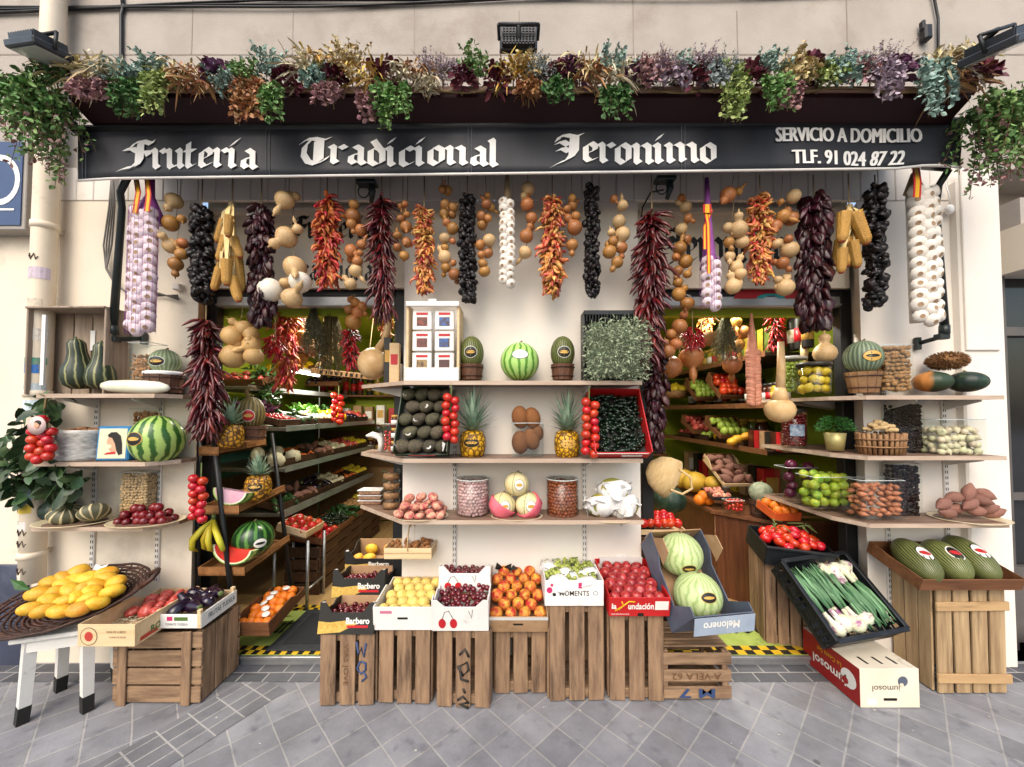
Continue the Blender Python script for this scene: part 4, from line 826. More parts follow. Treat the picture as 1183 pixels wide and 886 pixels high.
def stemmed(b, z, L=.5, r=.07, m=1): b.tube([(0, 0, z), (.03, 0, z+L*.6), (.12, .02, z+L)], [r, r*.8, r], 6, m)
MS = {}
def fruit_mesh(k):
    if k in MS: return RD.choice(MS[k])
    g = {
     'peach': lambda: smooth_ball('peach', dimple(.96), M_peach, 20, lambda a, t: 1-.07*math.exp(-(((a+PI) % (2*PI)-PI)/.22)**2)),
     'flat_peach': lambda: smooth_ball('flat_peach', dimple(.7, .3), M_flat, 18, lambda a, t: 1+.04*math.sin(3*a)),
     'apple': lambda: smooth_ball('apple', dimple(.92, .18), [M_apple, M_stemb], 20, lambda a, t: 1+.02*math.sin(5*a), extra=lambda b: stemmed(b, .7, .4, .03)),
     'yellow_plum': lambda: smooth_ball('yellow_plum', dimple(1.0, .1), M_pear, 18),
     'orange': lambda: smooth_ball('orange', dimple(.96, .06), M_orange, 18),
     'lime': lambda: smooth_ball('lime', [(0, -1.12), (.12, -1.06)]+ell(1.0)[1:-1]+[(.12, 1.06), (0, 1.12)], M_lime, 16),
     'mango': lambda: smooth_ball('mango', [(0, -1.25), (.35, -1.18), (.7, -.9), (.95, -.4), (1, .1), (.9, .6), (.66, 1), (.32, 1.22), (0, 1.28)], M_mango, 20, lambda a, t: 1+.06*math.cos(a)*t, 1, .82),
     'tomato': lambda: smooth_ball('tomato', dimple(.86, .16), [M_tom, M_stem], 20, lambda a, t: 1+.025*math.cos(5*a), extra=lambda b: [b.leaf((0, 0, .72), (math.cos(q), math.sin(q), .15), .5, .14, 1, .1, .2, (0, 0, 1)) for q in [i*1.25 for i in range(5)]]),
     'cherry_tomato': lambda: smooth_ball('tomato', dimple(.95, .1), M_tom, 14),
     'pink_tomato': lambda: smooth_ball('pink_tomato', dimple(.7, .2), M_tomp, 22, lambda a, t: 1+.06*math.cos(8*a)),
     'cherry': lambda: smooth_ball('cherry', dimple(.92, .15), M_cherry, 14),
     'plum': lambda: smooth_ball('plum', dimple(.95, .08), M_plum, 16),
     'avocado': lambda: smooth_ball('avocado', [(0, -1.05), (.4, -1.0), (.8, -.72), (1, -.2), (.97, .2), (.8, .7), (.55, 1.1), (.3, 1.32), (0, 1.38)], M_avo, 18),
     'aubergine': lambda: smooth_ball('aubergine', [(0, -1.6), (.5, -1.5), (.9, -1.1), (1, -.5), (.85, .2), (.6, .9), (.45, 1.4), (.38, 1.55), (0, 1.6)], [M_egg, M_stem], 18, mrows=[0]*7+[1]),
     'mamey': lambda: smooth_ball('mamey', ell(1.35), M_kiwi, 18),
     'sweet_potato': lambda: smooth_ball('sweet_potato', [(0, -2.0), (.22, -1.85), (.6, -1.3), (.95, -.5), (1, .2), (.75, 1.0), (.35, 1.6), (.1, 1.95), (0, 2.0)], M_spud, 14, lambda a, t: 1+.1*math.sin(2*a+t*5), wob=.04),
     'shallot': lambda: smooth_ball('shallot', [(0, -1.5), (.2, -1.4), (.75, -.9), (1, -.2), (.85, .6), (.45, 1.2), (.16, 1.7), (.08, 2.0)], M_shal, 14),
     'onion': lambda: smooth_ball('onion', [(0, -.95), (.4, -.9), (.85, -.5), (1, 0), (.86, .5), (.4, .9), (.14, 1.2), (.1, 1.4)], M_onw, 16),
     'red_onion': lambda: smooth_ball('red_onion', [(0, -.9), (.4, -.85), (.85, -.5), (1, 0), (.86, .5), (.4, .85), (.14, 1.1), (.08, 1.3)], M_onr, 16),
     'walnut': lambda: smooth_ball('walnut', ell(1.15), M_wal, 14, lambda a, t: 1+.09*abs(math.cos(a)), wob=.05),
     'peanut': lambda: smooth_ball('peanut', [(0, -1.5), (.6, -1.35), (.95, -.9), (.85, -.4), (.72, 0), (.88, .5), (.95, .95), (.6, 1.4), (0, 1.55)], M_wal, 12, wob=.03),
     'hazelnut': lambda: smooth_ball('hazelnut', ell(.95)[:-1]+[(0, 1.12)], M_haz, 12),
     'pink_bean': lambda: smooth_ball('pink_bean', ell(.95), M_pink, 12),
     'almond': lambda: smooth_ball('almond', [(0, -1.5), (.5, -1.3), (.95, -.6), (1, 0), (.75, .8), (.3, 1.4), (0, 1.6)], M_alm, 12, None, 1, .55),
     'pistachio': lambda: smooth_ball('pistachio', ell(1.35), M_pist, 12),
     'dried_fruit': lambda: smooth_ball('dried_fruit', ell(1.3), M_date, 12, lambda a, t: 1+.12*math.sin(5*a+t*4), wob=.06),
     'green_chilli': lambda: chilli_mesh('green_chilli', 3.6, .62, U(-.06, .06), M_chiG),
     'ginger': lambda: smooth_ball('ginger_root', [(0, -2.1), (.5, -1.9), (.85, -1.2), (.6, -.7), (.95, -.1), (.65, .5), (.9, 1.1), (.6, 1.8), (0, 2.0)], M_ging, 14, lambda a, t: 1+.14*math.sin(2*a+t*9), wob=.05),
     'pepper_yellow': lambda: smooth_ball('yellow_pepper', dimple(1.1, .2), [mat('yellow_pepper', 'cf9a0e', 'dcae1e', 5, .2, objv=.15), M_stem], 20, lambda a, t: 1+.09*math.cos(4*a), extra=lambda b: stemmed(b, .9, .4, .1)),
     'green_apple': lambda: smooth_ball('green_apple', dimple(.92, .18), mat('green_apple_skin', '8fae3a', 'b3c45c', 7, .3, objv=.15), 18),
     'lemon': lambda: smooth_ball('lemon', [(0, -1.3), (.2, -1.15)]+ell(1.05)[2:-2]+[(.2, 1.15), (0, 1.3)], mat('lemon_skin', 'cfae1e', 'd9c23c', 7, .4, .3, 120, objv=.12), 16),
     'cauliflower': lambda: smooth_ball('cauliflower', ell(.8), mat('cauliflower_curd', 'cfc6a0', 'dad3b5', 20, .8, .8, 40), 18, lambda a, t: 1+.08*math.sin(7*a+9*t), wob=.06),
     'courgette': lambda: smooth_ball('courgette', [(0, -3), (.7, -2.8), (1, -1.5), (.9, .5), (.75, 2.2), (.5, 3), (0, 3.1)], mat('courgette_skin', '1f3a18', '35562a', 9, .35, objv=.2), 14),
     'carrot': lambda: smooth_ball('carrot', [(0, -3.4), (.15, -3), (.6, -1), (.95, 1.4), (.8, 2), (0, 2.1)], mat('carrot_skin', 'b8561a', 'c9682a', 9, .5, objv=.15), 12),
    }
    n = 3 if k in ('sweet_potato', 'ginger', 'green_chilli', 'walnut', 'onion', 'shallot') else 1
    MS[k] = [g[k]() for _ in range(n)]
    return MS[k][0]
def item(k, label, cat, loc, r, rot=None, group=None, name=None):
    me = fruit_mesh(k)
    return thing(name or me.name.split('.')[0], label, cat, group, me, loc, rot if rot is not None else rnd_rot(), r)
def ball_label(par, radii, az, elv, a, bb, mats, name='label_sticker', roll=0, ring=(1.0, .92, .66), lift=1.012):
    """an oval paper label that follows the fruit's skin; az 0 faces the street"""
    d = Vector((math.sin(az)*math.cos(elv), -math.cos(az)*math.cos(elv), math.sin(elv))); u = Vector((math.cos(az), math.sin(az), 0)); v = u.cross(d)*-1
    if v.z < 0: v = -v
    b = B(); n = 20; rr = list(ring)
    cr, sr = math.cos(roll), math.sin(roll)
    def pt(q, s, f=1):
        x, y = a*s*math.cos(q), bb*s*math.sin(q)*f; w_ = (d + u*(x*cr-y*sr) + v*(x*sr+y*cr)).normalized()*lift
        return (w_.x*radii[0], w_.y*radii[1], w_.z*radii[2])
    for j, s in enumerate(rr):
        lst = j == len(rr)-1
        s2 = rr[j+1] if j+1 < len(rr) else 0
        for i in range(n):
            q, q2 = 2*PI*i/n, 2*PI*(i+1)/n
            if s2: b.poly([pt(q, s), pt(q2, s), pt(q2, s2, .4 if j == len(rr)-2 else 1), pt(q, s2, .4 if j == len(rr)-2 else 1)], min(j, len(mats)-1))
            else: b.poly([pt(q, s, .4), pt(q2, s, .4), pt(0, 0)], min(j, len(mats)-1))
    return put(name, b.mesh(name, *mats), par)
def big_fruit(name, label, cat, loc, radii, m, rib=None, group=None, rot=(0, 0, 0), stem=True, seg=32, prof=None, lab=None):
    b = B(); b.lathe(prof or ell(1, 18), seg, 0, rib); me = b.mesh(name, m)
    for v in me.vertices: v.co = (v.co.x*radii[0], v.co.y*radii[1], v.co.z*radii[2])
    t = thing(name, label, cat, group, None, loc, rot); put('rind', me, t)
    if stem: b = B(); b.tube([(0, 0, radii[2]*.95), (.005, 0, radii[2]*1.02), (.014, 0, radii[2]*1.08)], [.007, .005, .006], 6); put('stem', b.mesh('stem', M_stemb), t)
    if lab: ball_label(t, radii, *lab)
    return t
def plate(label, x, y, wpx, Y, group=None, d=.75):
    p = P(x, y, Y); r = wpx*K(Y)/2; b = B(); b.lathe([(.55, 0), (.6, .004/r), (.95, .14), (1, .17), (.96, .175), (.6, .05), (0, .035)], 36); me = b.mesh('plate', M_plate)
    for v in me.vertices: v.co = (v.co.x*r, v.co.y*r*d, v.co.z*r*.9)
    return thing('plate', label, 'plate', 'plates of produce', me, p)
def heap(k, label, cat, c, nx, ny, layers, r, group, asp=1.0, jit=.12, rotf=None, zup=.85, name=None):
    """fruit heaped in shrinking layers on c"""
    out = []
    for l in range(layers):
        mx, my = max(nx-l, 1), max(ny-l, 1)
        for i in range(mx):
            for j in range(my):
                p = Vector(c)+Vector(((i-(mx-1)/2)*2*r*asp+U(-1, 1)*r*jit, (j-(my-1)/2)*1.8*r+U(-1, 1)*r*jit, r*zup+l*r*1.35+U(-1, 1)*r*jit*.4))
                out.append(item(k, label, cat, p, r*U(.92, 1.06), rotf() if rotf else None, group, name))
    return out
def lying(): return (PI/2+U(-.3, .3), U(-.3, .3), U(0, 6.3))
def clear_box(label, x0, x1, yt, yb, Y, dpt, k, r, ilabel, cat, fill=.9, igroup=None, rows=2, round_=False, jit=.25, sx=1, rotf=None, rim=True, lid=None, name='clear_container', top=True):
    """clear acrylic container with its contents lying inside it against the front, the sides and on top"""
    a = P((x0+x1)/2, yb, Y); W = (x1-x0)*K(Y); H = (yb-yt)*K(Y); D = dpt; t = thing(name, label, 'container', 'clear containers of produce', loc=a+Vector((0, D/2, 0)))
    b = B(); th = .004
    if round_:
        b.lathe([(W/2-th, .003), (W/2-th, .01), (W/2-th, H-.003)], 28); b.lathe([(W/2, 0), (W/2, H)], 28)
        put('glass_wall', b.mesh('glass_wall', M_glass), t)
    else:
        for s in (-1, 1): b.box((s*(W/2-th/2), 0, H/2), (th, D, H)); b.box((0, s*(D/2-th/2), H/2), (W-2*th-.001, th, H))
        b.box((0, 0, .004), (W-2*th-.001, D-2*th-.001, .006)); put('glass_wall', b.mesh('glass_wall', M_glass), t)
    if rim:
        b = B()
        if round_: b.tube([(math.cos(q)*W/2, math.sin(q)*W/2, H) for q in [2*PI*i/24 for i in range(25)]], .003, 5)
        else: b.tube([(W/2, D/2, H), (-W/2, D/2, H), (-W/2, -D/2, H), (W/2, -D/2, H), (W/2, D/2, H)], .002, 4)
        put('rim', b.mesh('rim', mat('acrylic_rim', 'c5ccca', 'd5dbd9', 4, .15)), t)
    if lid:
        b = B(); b.lathe([(W/2+.003, H-.012), (W/2+.003, H+.008), (W/2-.01, H+.012), (0, H+.012)], 28); put('lid', b.mesh('lid', lid), t)
    g = igroup or ilabel; Hf = H*fill; 
    if not k: return t
    if round_:
        R_ = W/2-r*1.08-.004; na = max(3, int(PI*1.25*R_/(1.82*r))); nl = max(1, int(Hf/(r*1.62)))
        for l in range(nl):
            for a in range(na):
                q = -PI*1.12+PI*1.25*(a+(.5 if l % 2 else 0)+U(-.12, .12))/na; rr = R_*U(.93, 1.0)
                item(k, ilabel, cat, t.location+Vector((math.cos(q)*rr, math.sin(q)*rr, .008+r+l*(Hf-2*r)/max(nl-1, 1)+U(-.25, .25)*r)), r*U(.9, 1.12), rotf() if rotf else None, g)
        for i in range(int((R_/r)**2*.5)):
            q = i*2.4; rr = R_*.8*math.sqrt((i+.5)/max(1, int((R_/r)**2*.5))); item(k, ilabel, cat, t.location+Vector((math.cos(q)*rr, math.sin(q)*rr, Hf-r*U(.6, 1.2))), r*U(.9, 1.1), None, g)
        return t
    nz = max(1, int(Hf/(r*1.72))); nx = max(1, int((W-.012)/(2*r*sx))); ny = max(1, int((D-.012)/(2*r)))
    cnt = 0; stp = (W-.012-2*r*sx)/max(nx-1, 1)
    for l in range(nz):
        z = .008+r+l*(Hf-2*r)/max(nz-1, 1)
        for j in range(ny):
            for i in range(nx + (1 if False else 0)):
                if not (j < rows or (top and l == nz-1) or (i in (0, nx-1) and j < ny)): continue
                if cnt >= 260: continue
                xx = -W/2+.006+r*sx+i*stp + (r*.5*sx if (l+j) % 2 and i < nx-1 else 0); yy = -D/2+.007+r+j*(D-.014-2*r)/max(ny-1, 1)
                if round_ and math.hypot(xx, yy) > W/2-r*.8: 
                    q = (W/2-r*1.05)/math.hypot(xx, yy); xx *= q; yy *= q
                p = t.location+Vector((xx+U(-jit, jit)*r*1.1, yy+U(-.1, .5)*r, z+(U(-jit, jit)*r*1.6 if l < nz-1 else U(-.2, .8)*r)))
                item(k, ilabel, cat, p, r*U(.88, 1.14), rotf() if rotf else None, g); cnt += 1
    return t
# ---- wooden crates and cartons
def slat(b, c, d, m=0, w=.003): b.box((c[0]+U(-w, w)*.6, c[1]+U(-w, w)*.3, c[2]+U(-w, w)*.6), d, m, .003, (U(-.006, .006), U(-.008, .008), U(-.01, .01)))
def crate_v(label, x0, x1, yt, yb, Yf, D, n=3, wood=None, rotz=0, gap=.2, name='wooden_crate', group='upright wooden crates under the fruit boxes', x_side=True):
    """crate standing on its end: upright slats in front and on the sides, solid ends at top and bottom"""
    p = P((x0+x1)/2, yb, Yf); W = (x1-x0)*K(Yf); H = P(CX, yt, Yf).z; p.z = .005; m = wood or M_crate
    t = thing(name, label, 'crate', group, loc=p, rot=(0, 0, rotz))
    pit = W/n; 
    for i in range(n): b = B(); slat(b, (-W/2+pit*(i+.5), .007, H/2), (pit*(1-gap), .012, H-.004)); put('front_slat', b.mesh('front_slat', m), t)
    for s in (-1, 1):
        b = B(); nn = 3
        for i in range(nn): slat(b, (s*(W/2-.008), .02+(D-.03)/nn*(i+.5), H/2), (.012, (D-.03)/nn*.86, H-.006))
        put('side_panel', b.mesh('side_panel', m), t)
    b = B()
    for i in range(3): slat(b, (-W/2+W/3*(i+.5), D-.007, H/2), (W/3*.85, .012, H-.006))
    put('back_panel', b.mesh('back_panel', m), t)
    for z in (.03, H-.03): b = B(); b.box((0, D/2+.005, z), (W-.035, D-.032, .05), 0, .003, (0, 0, U(-.01, .01))); put('end_board', b.mesh('end_board', M_crateh), t)
    return t
def crate_h(label, p, W, D, H, n=3, wood=None, rotz=0, battens=(-.38, .38), rot=None, name='wooden_crate', group=None, side_v=False, gap=.12):
    """crate lying the usual way up: boards along the front and sides, corner posts, battens; p = middle of the front bottom edge"""
    m = wood or M_crateh; t = thing(name, label, 'crate', group, loc=p, rot=rot or (0, 0, rotz)); pit = H/n
    for y, nm in ((.006, 'front_board'), (D-.006, 'back_board')):
        for i in range(n):
            b = B(); slat(b, (0, y, pit*(i+.5)), (W, .011, pit*(1-gap))); put(nm, b.mesh(nm, m), t)
    for s in (-1, 1):
        b = B()
        if side_v:
            for i in range(3): slat(b, (s*(W/2-.007), .014+(D-.028)/3*(i+.5), H/2), (.012, (D-.03)/3*.93, H-.004))
        else:
            for i in range(n): slat(b, (s*(W/2-.007), D/2, pit*(i+.5)), (.011, D-.03, pit*(1-gap)))
        put('side_panel', b.mesh('side_panel', M_crate if side_v else m), t)
    for s in (-1, 1):
        for y in (.024, D-.024): b = B(); b.box((s*(W/2-.03), y, H/2), (.028, .022, H-.006), 0, .002); put('corner_post', b.mesh('corner_post', M_crate), t)
    for f in battens: b = B(); slat(b, (f*W, -.006, H/2), (.05, .012, H+.008)); put('batten', b.mesh('batten', M_crate), t)
    b = B()
    for i in range(4): b.box((0, D*(i+.5)/4, .012), (W-.03, D/4*.8, .01), 0, .002)
    put('floor_slats', b.mesh('floor_slats', m), t)
    return t
class Carton:
    """open fruit box tilted towards the street; works out its tilt so that its back edge stands where the photograph shows it"""
    def __init__(s, name, label, x0, x1, yt, yb, Yf, D, Hb, yback, mo, mi=None, group=None, mf=None, Hs=None, cat='fruit box', tabs=0, handle=None, rotz=0, tilt=None):
        s.o = P((x0+x1)/2, yb, Yf); s.W = (x1-x0)*K(Yf); s.D = D; mi = mi or mo; mf = mf or mo
        lo, hi = -.2, 1.4
        if tilt is None:
            for _ in range(30):
                md = (lo+hi)/2; q = s.o+Vector((0, D*math.cos(md)-Hb*math.sin(md), D*math.sin(md)+Hb*math.cos(md)))
                if proj(q)[1] > yback: lo = md
                else: hi = md
            tilt = md
        s.t_ = tilt; s.H = (yb-yt)*K(Yf)/max(.5, math.cos(tilt)+.25*math.sin(tilt)); H = s.H; W = s.W
        s.R = Euler((tilt, 0, rotz)); s.M = Matrix.Translation(s.o) @ s.R.to_matrix().to_4x4()
        t = s.t = thing(name, label, cat, group, loc=s.o, rot=(tilt, 0, rotz)); th = .006; Hs = Hs or H
        b = B(); b.box((0, th/2, H/2), (W, th, H), 0, .0015)
        if tabs:
            for sg in (-1, 1): b.prism([(sg*W/2, H), (sg*(W/2-.07), H), (sg*(W/2-.03), H+tabs), (sg*W/2, H+tabs)][::-sg], 0, th*.9, 0, 'y')
        s.front = put('front_panel', b.mesh('front_panel', mf), t)
        for sg in (-1, 1):
            b = B(); b.prism([(th, 0), (D-th, 0), (D-th, Hb), (D*.75, Hb), (D*.6, Hs), (D*.2, Hs), (.05, H+tabs), (th, H+tabs)], sg*W/2-(th if sg > 0 else 0), sg*W/2+(th if sg < 0 else 0), 0, 'x'); put('side_panel', b.mesh('side_panel', mo), t)
        b = B(); b.box((0, D-th/2, Hb/2), (W, th, Hb), 0, .0015); put('back_panel', b.mesh('back_panel', mi), t)
        b = B(); b.box((0, D/2, .004), (W-2*th-.002, D-2*th-.002, .006)); put('base', b.mesh('base', mi), t)
        if handle is not None:
            b = B(); b.box((handle*W, -.0008, H*.52), (.055, .002, .011), 0, .0); put('hand_hole', b.mesh('hand_hole', mat('hole_shadow', '120c08', '120c08')), s.front)
    def w(s, x, y, z): return s.M @ Vector((x, y, z))
    def write(s, txt, cx, cz, w, h, m, bold=.03, shear=0, flip=False): return text(txt, w*s.W, h*s.H, m, 'lettering', s.front, (cx*s.W, -.0012, cz*s.H), bold=bold, shear=shear, flip=flip)
    def patch(s, cx, cz, w, h, m, name='print', lift=.0008, shape=None):
        b = B()
        if shape == 'disc': n = 20; b.poly([((cx*s.W+math.cos(2*PI*i/n)*w*s.W/2), -lift, cz*s.H+math.sin(2*PI*i/n)*h*s.H/2) for i in range(n)])
        elif shape: b.poly([(cx*s.W+x*w*s.W, -lift, cz*s.H+z*h*s.H) for x, z in shape])
        else: b.poly([((cx+q*w/2)*s.W, -lift, (cz+r*h/2)*s.H) for q, r in ((-1, -1), (1, -1), (1, 1), (-1, 1))])
        return put(name, b.mesh(name, m), s.front)
    def rows(s, k, label, cat, nx, ny, r, z=None, group=None, y0=None, y1=None, x0=None, x1=None, jit=.1, rotf=None, stag=True, layers=1, name=None, zr=.0):
        y0 = r*1.1+.006 if y0 is None else y0; y1 = s.D-r*1.1-.006 if y1 is None else y1; x0 = -s.W/2+r*1.05+.006 if x0 is None else x0; x1 = s.W/2-r*1.05-.006 if x1 is None else x1
        out = []
        for l in range(layers):
            for j in range(ny):
                for i in range(nx):
                    st = ((x1-x0)/max(nx-1, 1)*.5 if stag and j % 2 and nx > 1 else 0)
                    if st and i == nx-1: continue
                    p = s.w(x0+(x1-x0)*i/max(nx-1, 1)+st+U(-jit, jit)*r, y0+(y1-y0)*j/max(ny-1, 1)+U(-jit, jit)*r, (z or r+.01)+l*r*1.2+U(-zr, zr)+U(-jit, jit)*r*.3)
                    o = item(k, label, cat, p, r*U(.93, 1.06), None, group or label, name)
                    if rotf: o.rotation_euler = (s.R.to_matrix() @ Euler(rotf()).to_matrix()).to_euler()
                    out.append(o)
        return out
# ------------------------------------------------------------------ wall shelves and what stands on them
YS = -.25; TH = .022
def zs(y): return PZ(y, YS)
def shelf(label, poly, z, brks, edges):
    t = thing('wall_shelf', label, 'shelf', 'brown shelves on white brackets', loc=(poly[0][0], 0, z)); o = t.location
    b = B(); b.prism([(x-o.x, y) for x, y in poly], -TH, 0); put('board', b.mesh('board', M_shelf), t)
    b = B()
    for (xa, ya), (xb, yb) in edges:
        d = Vector((xb-xa, yb-ya, 0)); L = d.length; a = math.atan2(d.y, d.x); c = Vector(((xa+xb)/2-o.x, (ya+yb)/2, -TH/2)); nrm = Vector((d.y, -d.x, 0)).normalized()
        b.box(c+nrm*.0015, (L, .003, TH+.002), 0, 0, (0, 0, a))
    put('front_edge', b.mesh('front_edge', M_shelfedge), t)
    for x, y, ang, L in brks:
        b = B(); q = [(0, -TH-.001), (0, -TH-.06), (-.02, -TH-.06), (-L, -TH-.012), (-L, -TH-.001)]
        b.prism(q[::-1], -.006, .006, 0, 'x'); put('bracket', b.mesh('bracket', M_bracket), t, (x-o.x, y, 0), (0, 0, ang))
    return t
def rail(label, x, y0, y1, Y=0):
    t = thing('shelf_rail', label, 'shelf rail', 'slotted shelf rails on the walls'); z0, z1 = PZ(y1, Y), PZ(y0, Y); xx = PX(x, Y)
    b = B(); b.box((xx, Y-.007, (z0+z1)/2), (.026, .014, z1-z0), 0, .003); put('channel', b.mesh('channel', M_bracket), t)
    b = B(); z = z0+.02
    while z < z1-.02:
        b.box((xx-.006, Y-.0145, z), (.004, .002, .018)); b.box((xx+.006, Y-.0145, z), (.004, .002, .018)); z += .036
    o = put('slots', b.mesh('slots', mat('slot_shadow', '2b2826', '2b2826')), t); o['kind'] = 'stuff'
ZL = [zs(y) for y in (455, 534, 609)]; ZM = [zs(y) for y in (440, 530, 601)]; ZR = [zs(y) for y in (457, 527, 605)]
lx0, lxm, lx1 = PX(42, YS), PX(170, YS), PX(214, -.1)
for z, nm in zip(ZL, ('top', 'middle', 'bottom')):
    shelf(nm + ' brown shelf on the cream wall beside the drainpipe', [(lx0, YS), (lxm if nm != 'top' else lx1-.05, YS), (lx1, -.12), (lx1, 0), (lx0, 0)], z, [(PX(114, 0), 0, 0, .2), (PX(188, 0), 0, 0, .2)], [((lx0, YS), (lxm if nm != 'top' else lx1-.05, YS)), ((lxm if nm != 'top' else lx1-.05, YS), (lx1, -.12))])
mx0, mx1 = PX(466, YS), PX(742, YS)
for z, nm in zip(ZM, ('top', 'middle', 'bottom')):
    xi = -1.02; e = -.008
    shelf(nm + ' brown shelf on the middle pier, reaching round into the first doorway', [(mx0, YS), (mx1, YS), (mx1, e), (xc0-.02, e), (xc0-.02, .3), (xi, .3), (xi, .12)], z, [(PX(526, 0), e, 0, .2), (PX(674, 0), e, 0, .2), (xc0-.02, .1, rad(-90), .22)], [((mx0, YS), (mx1, YS)), ((xi, .12), (mx0, YS))])
rx0, rx1 = PX(1000, YS), PX(1160, YS)
for z, nm in zip(ZR, ('top', 'middle', 'bottom')):
    e = -.008; rxi = 1.98
    shelf(nm + ' brown shelf on the last pier, reaching round into the second doorway', [(rx0, YS), (rx1, YS), (rx1, -.06), (PX(1110, e), -.06), (PX(1110, e), e), (xr+.02, e), (PX(984, .24), .24), (2.72, .56), (rxi, .56), (rxi, -.09)], z, [(PX(1020, 0), e, 0, .2), (PX(1088, 0), e, 0, .2), (2.42, .3, rad(-90), .3), (2.5, .5, rad(-90), .35)], [((rx0, YS), (rx1, YS)), ((rxi, -.09), (rx0, YS)), ((rxi, .56), (rxi, -.09))])
for x, y0, y1, l in ((114, 460, 655, 'first'), (188, 460, 672, 'second'), (526, 445, 670, 'third'), (674, 445, 670, 'fourth'), (1020, 400, 700, 'fifth'), (1088, 455, 640, 'sixth')):
    rail('slotted white metal shelf rail, %s counting from the drainpipe' % l, x, y0, y1)
G = {}
# ================= shelves by the drainpipe
YC = -.13
p = P(105, 452, -.02); t = thing('display_crate', 'open grey wooden crate standing behind the two long squashes', 'crate', loc=(p.x, -.012, ZL[0]+.002))
Wc, Hc, Dc = 90*K(-.1), PZ(358, -.1)-ZL[0], .17; mw = mat('grey_crate_wood', '8a7866', 'a59382', 5, .75, .3, 40, (5, 5, .35), island=.2, dirt='5f5245', dscale=4)
b = B()
for i in range(4): slat(b, (-Wc/2+Wc/4*(i+.5), -.006, Hc/2), (Wc/4*.93, .01, Hc))
put('back_panel', b.mesh('back_panel', mw), t)
for s in (-1, 1): b = B(); slat(b, (s*(Wc/2-.006), -Dc/2, Hc/2), (.012, Dc-.02, Hc)); put('side_panel', b.mesh('side_panel', mw), t)
b = B(); slat(b, (0, -Dc/2, Hc-.006), (Wc, Dc, .012)); put('top_board', b.mesh('top_board', mw), t)
b = B(); b.box((-.12, -Dc+.004, Hc*.5), (.022, .01, Hc*.8)); b.box((.01, -.016, Hc*.66), (.03, .004, Hc*.24)); put('white_strip', b.mesh('white_strip', M_wcard), t)
SQ = [(0, -1), (.5, -.98), (.9, -.8), (1, -.5), (.88, -.15), (.62, .15), (.5, .5), (.48, .85), (.3, 1.0), (.08, 1.04), (.07, 1.12)]
def squash(label, x, yt, yb, wpx, Y, lean):
    h = (yb-yt)*K(Y)/2.1; r = wpx*K(Y)/2; big_fruit('long_squash', label, 'squash', P(x, (yt+yb)/2, Y), (r, r*.9, h), M_squash, lambda a, t: 1+.03*math.cos(10*a), 'long squashes', (0, lean, U(0, 6)), False, 30, SQ)
squash('taller dark green long-necked squash with pale stripes inside the grey crate', 91, 391, 451, 34, -.13, rad(6))
squash('shorter dark green long-necked squash next to the nut canister', 117, 395, 451, 31, -.14, rad(5))
clear_box('tall clear canister of brown nuts between the squashes and a potted melon', 146, 172, 395, 452, -.16, .12, 'almond', .011, 'brown nut in the tall canister on the top shelf by the drainpipe', 'nut', .72, rotf=rnd_rot, rows=1)
def pot(label, x, yt, yb, w0, w1, Y, mesh_m=None, kind='pot', cat='pot', slats=True):
    p = P(x, yb, Y); h = (yb-yt)*K(Y); a, c = w0*K(Y)/2, w1*K(Y)/2; t = thing(kind, label, cat, 'small tubs holding melons', loc=p)
    b = B(); n = 12
    for i in range(n):
        q, q2 = 2*PI*i/n+.02, 2*PI*(i+1)/n-.02
        b.poly([(math.cos(q)*a, math.sin(q)*a, 0), (math.cos(q2)*a, math.sin(q2)*a, 0), (math.cos(q2)*c, math.sin(q2)*c, h), (math.cos(q)*c, math.sin(q)*c, h)])
        b.poly([(math.cos(q2)*c*.9, math.sin(q2)*c*.9, h), (math.cos(q)*c*.9, math.sin(q)*c*.9, h), (math.cos(q)*c, math.sin(q)*c, h), (math.cos(q2)*c, math.sin(q2)*c, h)])
    b.lathe([(a*.96, 0), (c*.93, h*.97)], 24); put('staves', b.mesh('staves', mesh_m or M_pot), t)
    b = B()
    for f in (.25, .8): r = a+(c-a)*f+.002; b.tube([(math.cos(q)*r, math.sin(q)*r, h*f) for q in [2*PI*i/24 for i in range(25)]], .0035, 5)
    put('hoop', b.mesh('hoop', M_bsktd), t); return t
OV = lambda az=0, e=0, a=.5, c=.36, mats=None: (az, e, a, c, mats or [M_whitel, M_blackl, M_goldl])
MEL = lambda a, t: 1+.012*math.cos(10*a)
pot('brown tub with a white cloth rim under the round melon by the drainpipe', 189, 432, 454, 33, 37, -.11, mat('tub_brown', '54382a', '6b4936', 8, .6, .3, island=.2))
b = B(); p = P(190, 434, -.11); b.lathe([(.092, 0), (.1, .006), (.1, .02), (.085, .026)], 24, 0, lambda a, t: 1+.02*math.sin(7*a)); thing('cloth_rim', 'folded white cloth round the tub of the melon by the drainpipe', 'cloth', me=b.mesh('cloth_rim', M_paper), loc=p)
big_fruit('round_melon', 'grey green netted melon with an oval black label beside the nut canister', 'melon', P(191, 418, -.11), (.079, .079, .078), mat('netted_melon', '6b7a55', '98a280', 16, .6, .4, 40, stripes=(22, 3), lo=.3, hi=.9), MEL, None, (0, 0, .3), True, 32, None, OV(-.2, -.05, .7, .42))
p = P(157, 447, -.2); b = B(); b.lathe([(.0, -.2), (.022, -.192), (.034, -.15), (.04, -.05), (.041, .06), (.036, .14), (.02, .185), (.006, .2)], 18, wob=.01); thing('white_radish', 'long white radish with a pale green end lying along the shelf edge', 'radish', me=b.mesh('white_radish', mat('radish_skin', 'dbd9cb', 'd3d4b8', 5, .42, .1, dirt='b5bf74', dscale=4, dlo=.55)), loc=p, rot=(0, rad(92), 0))
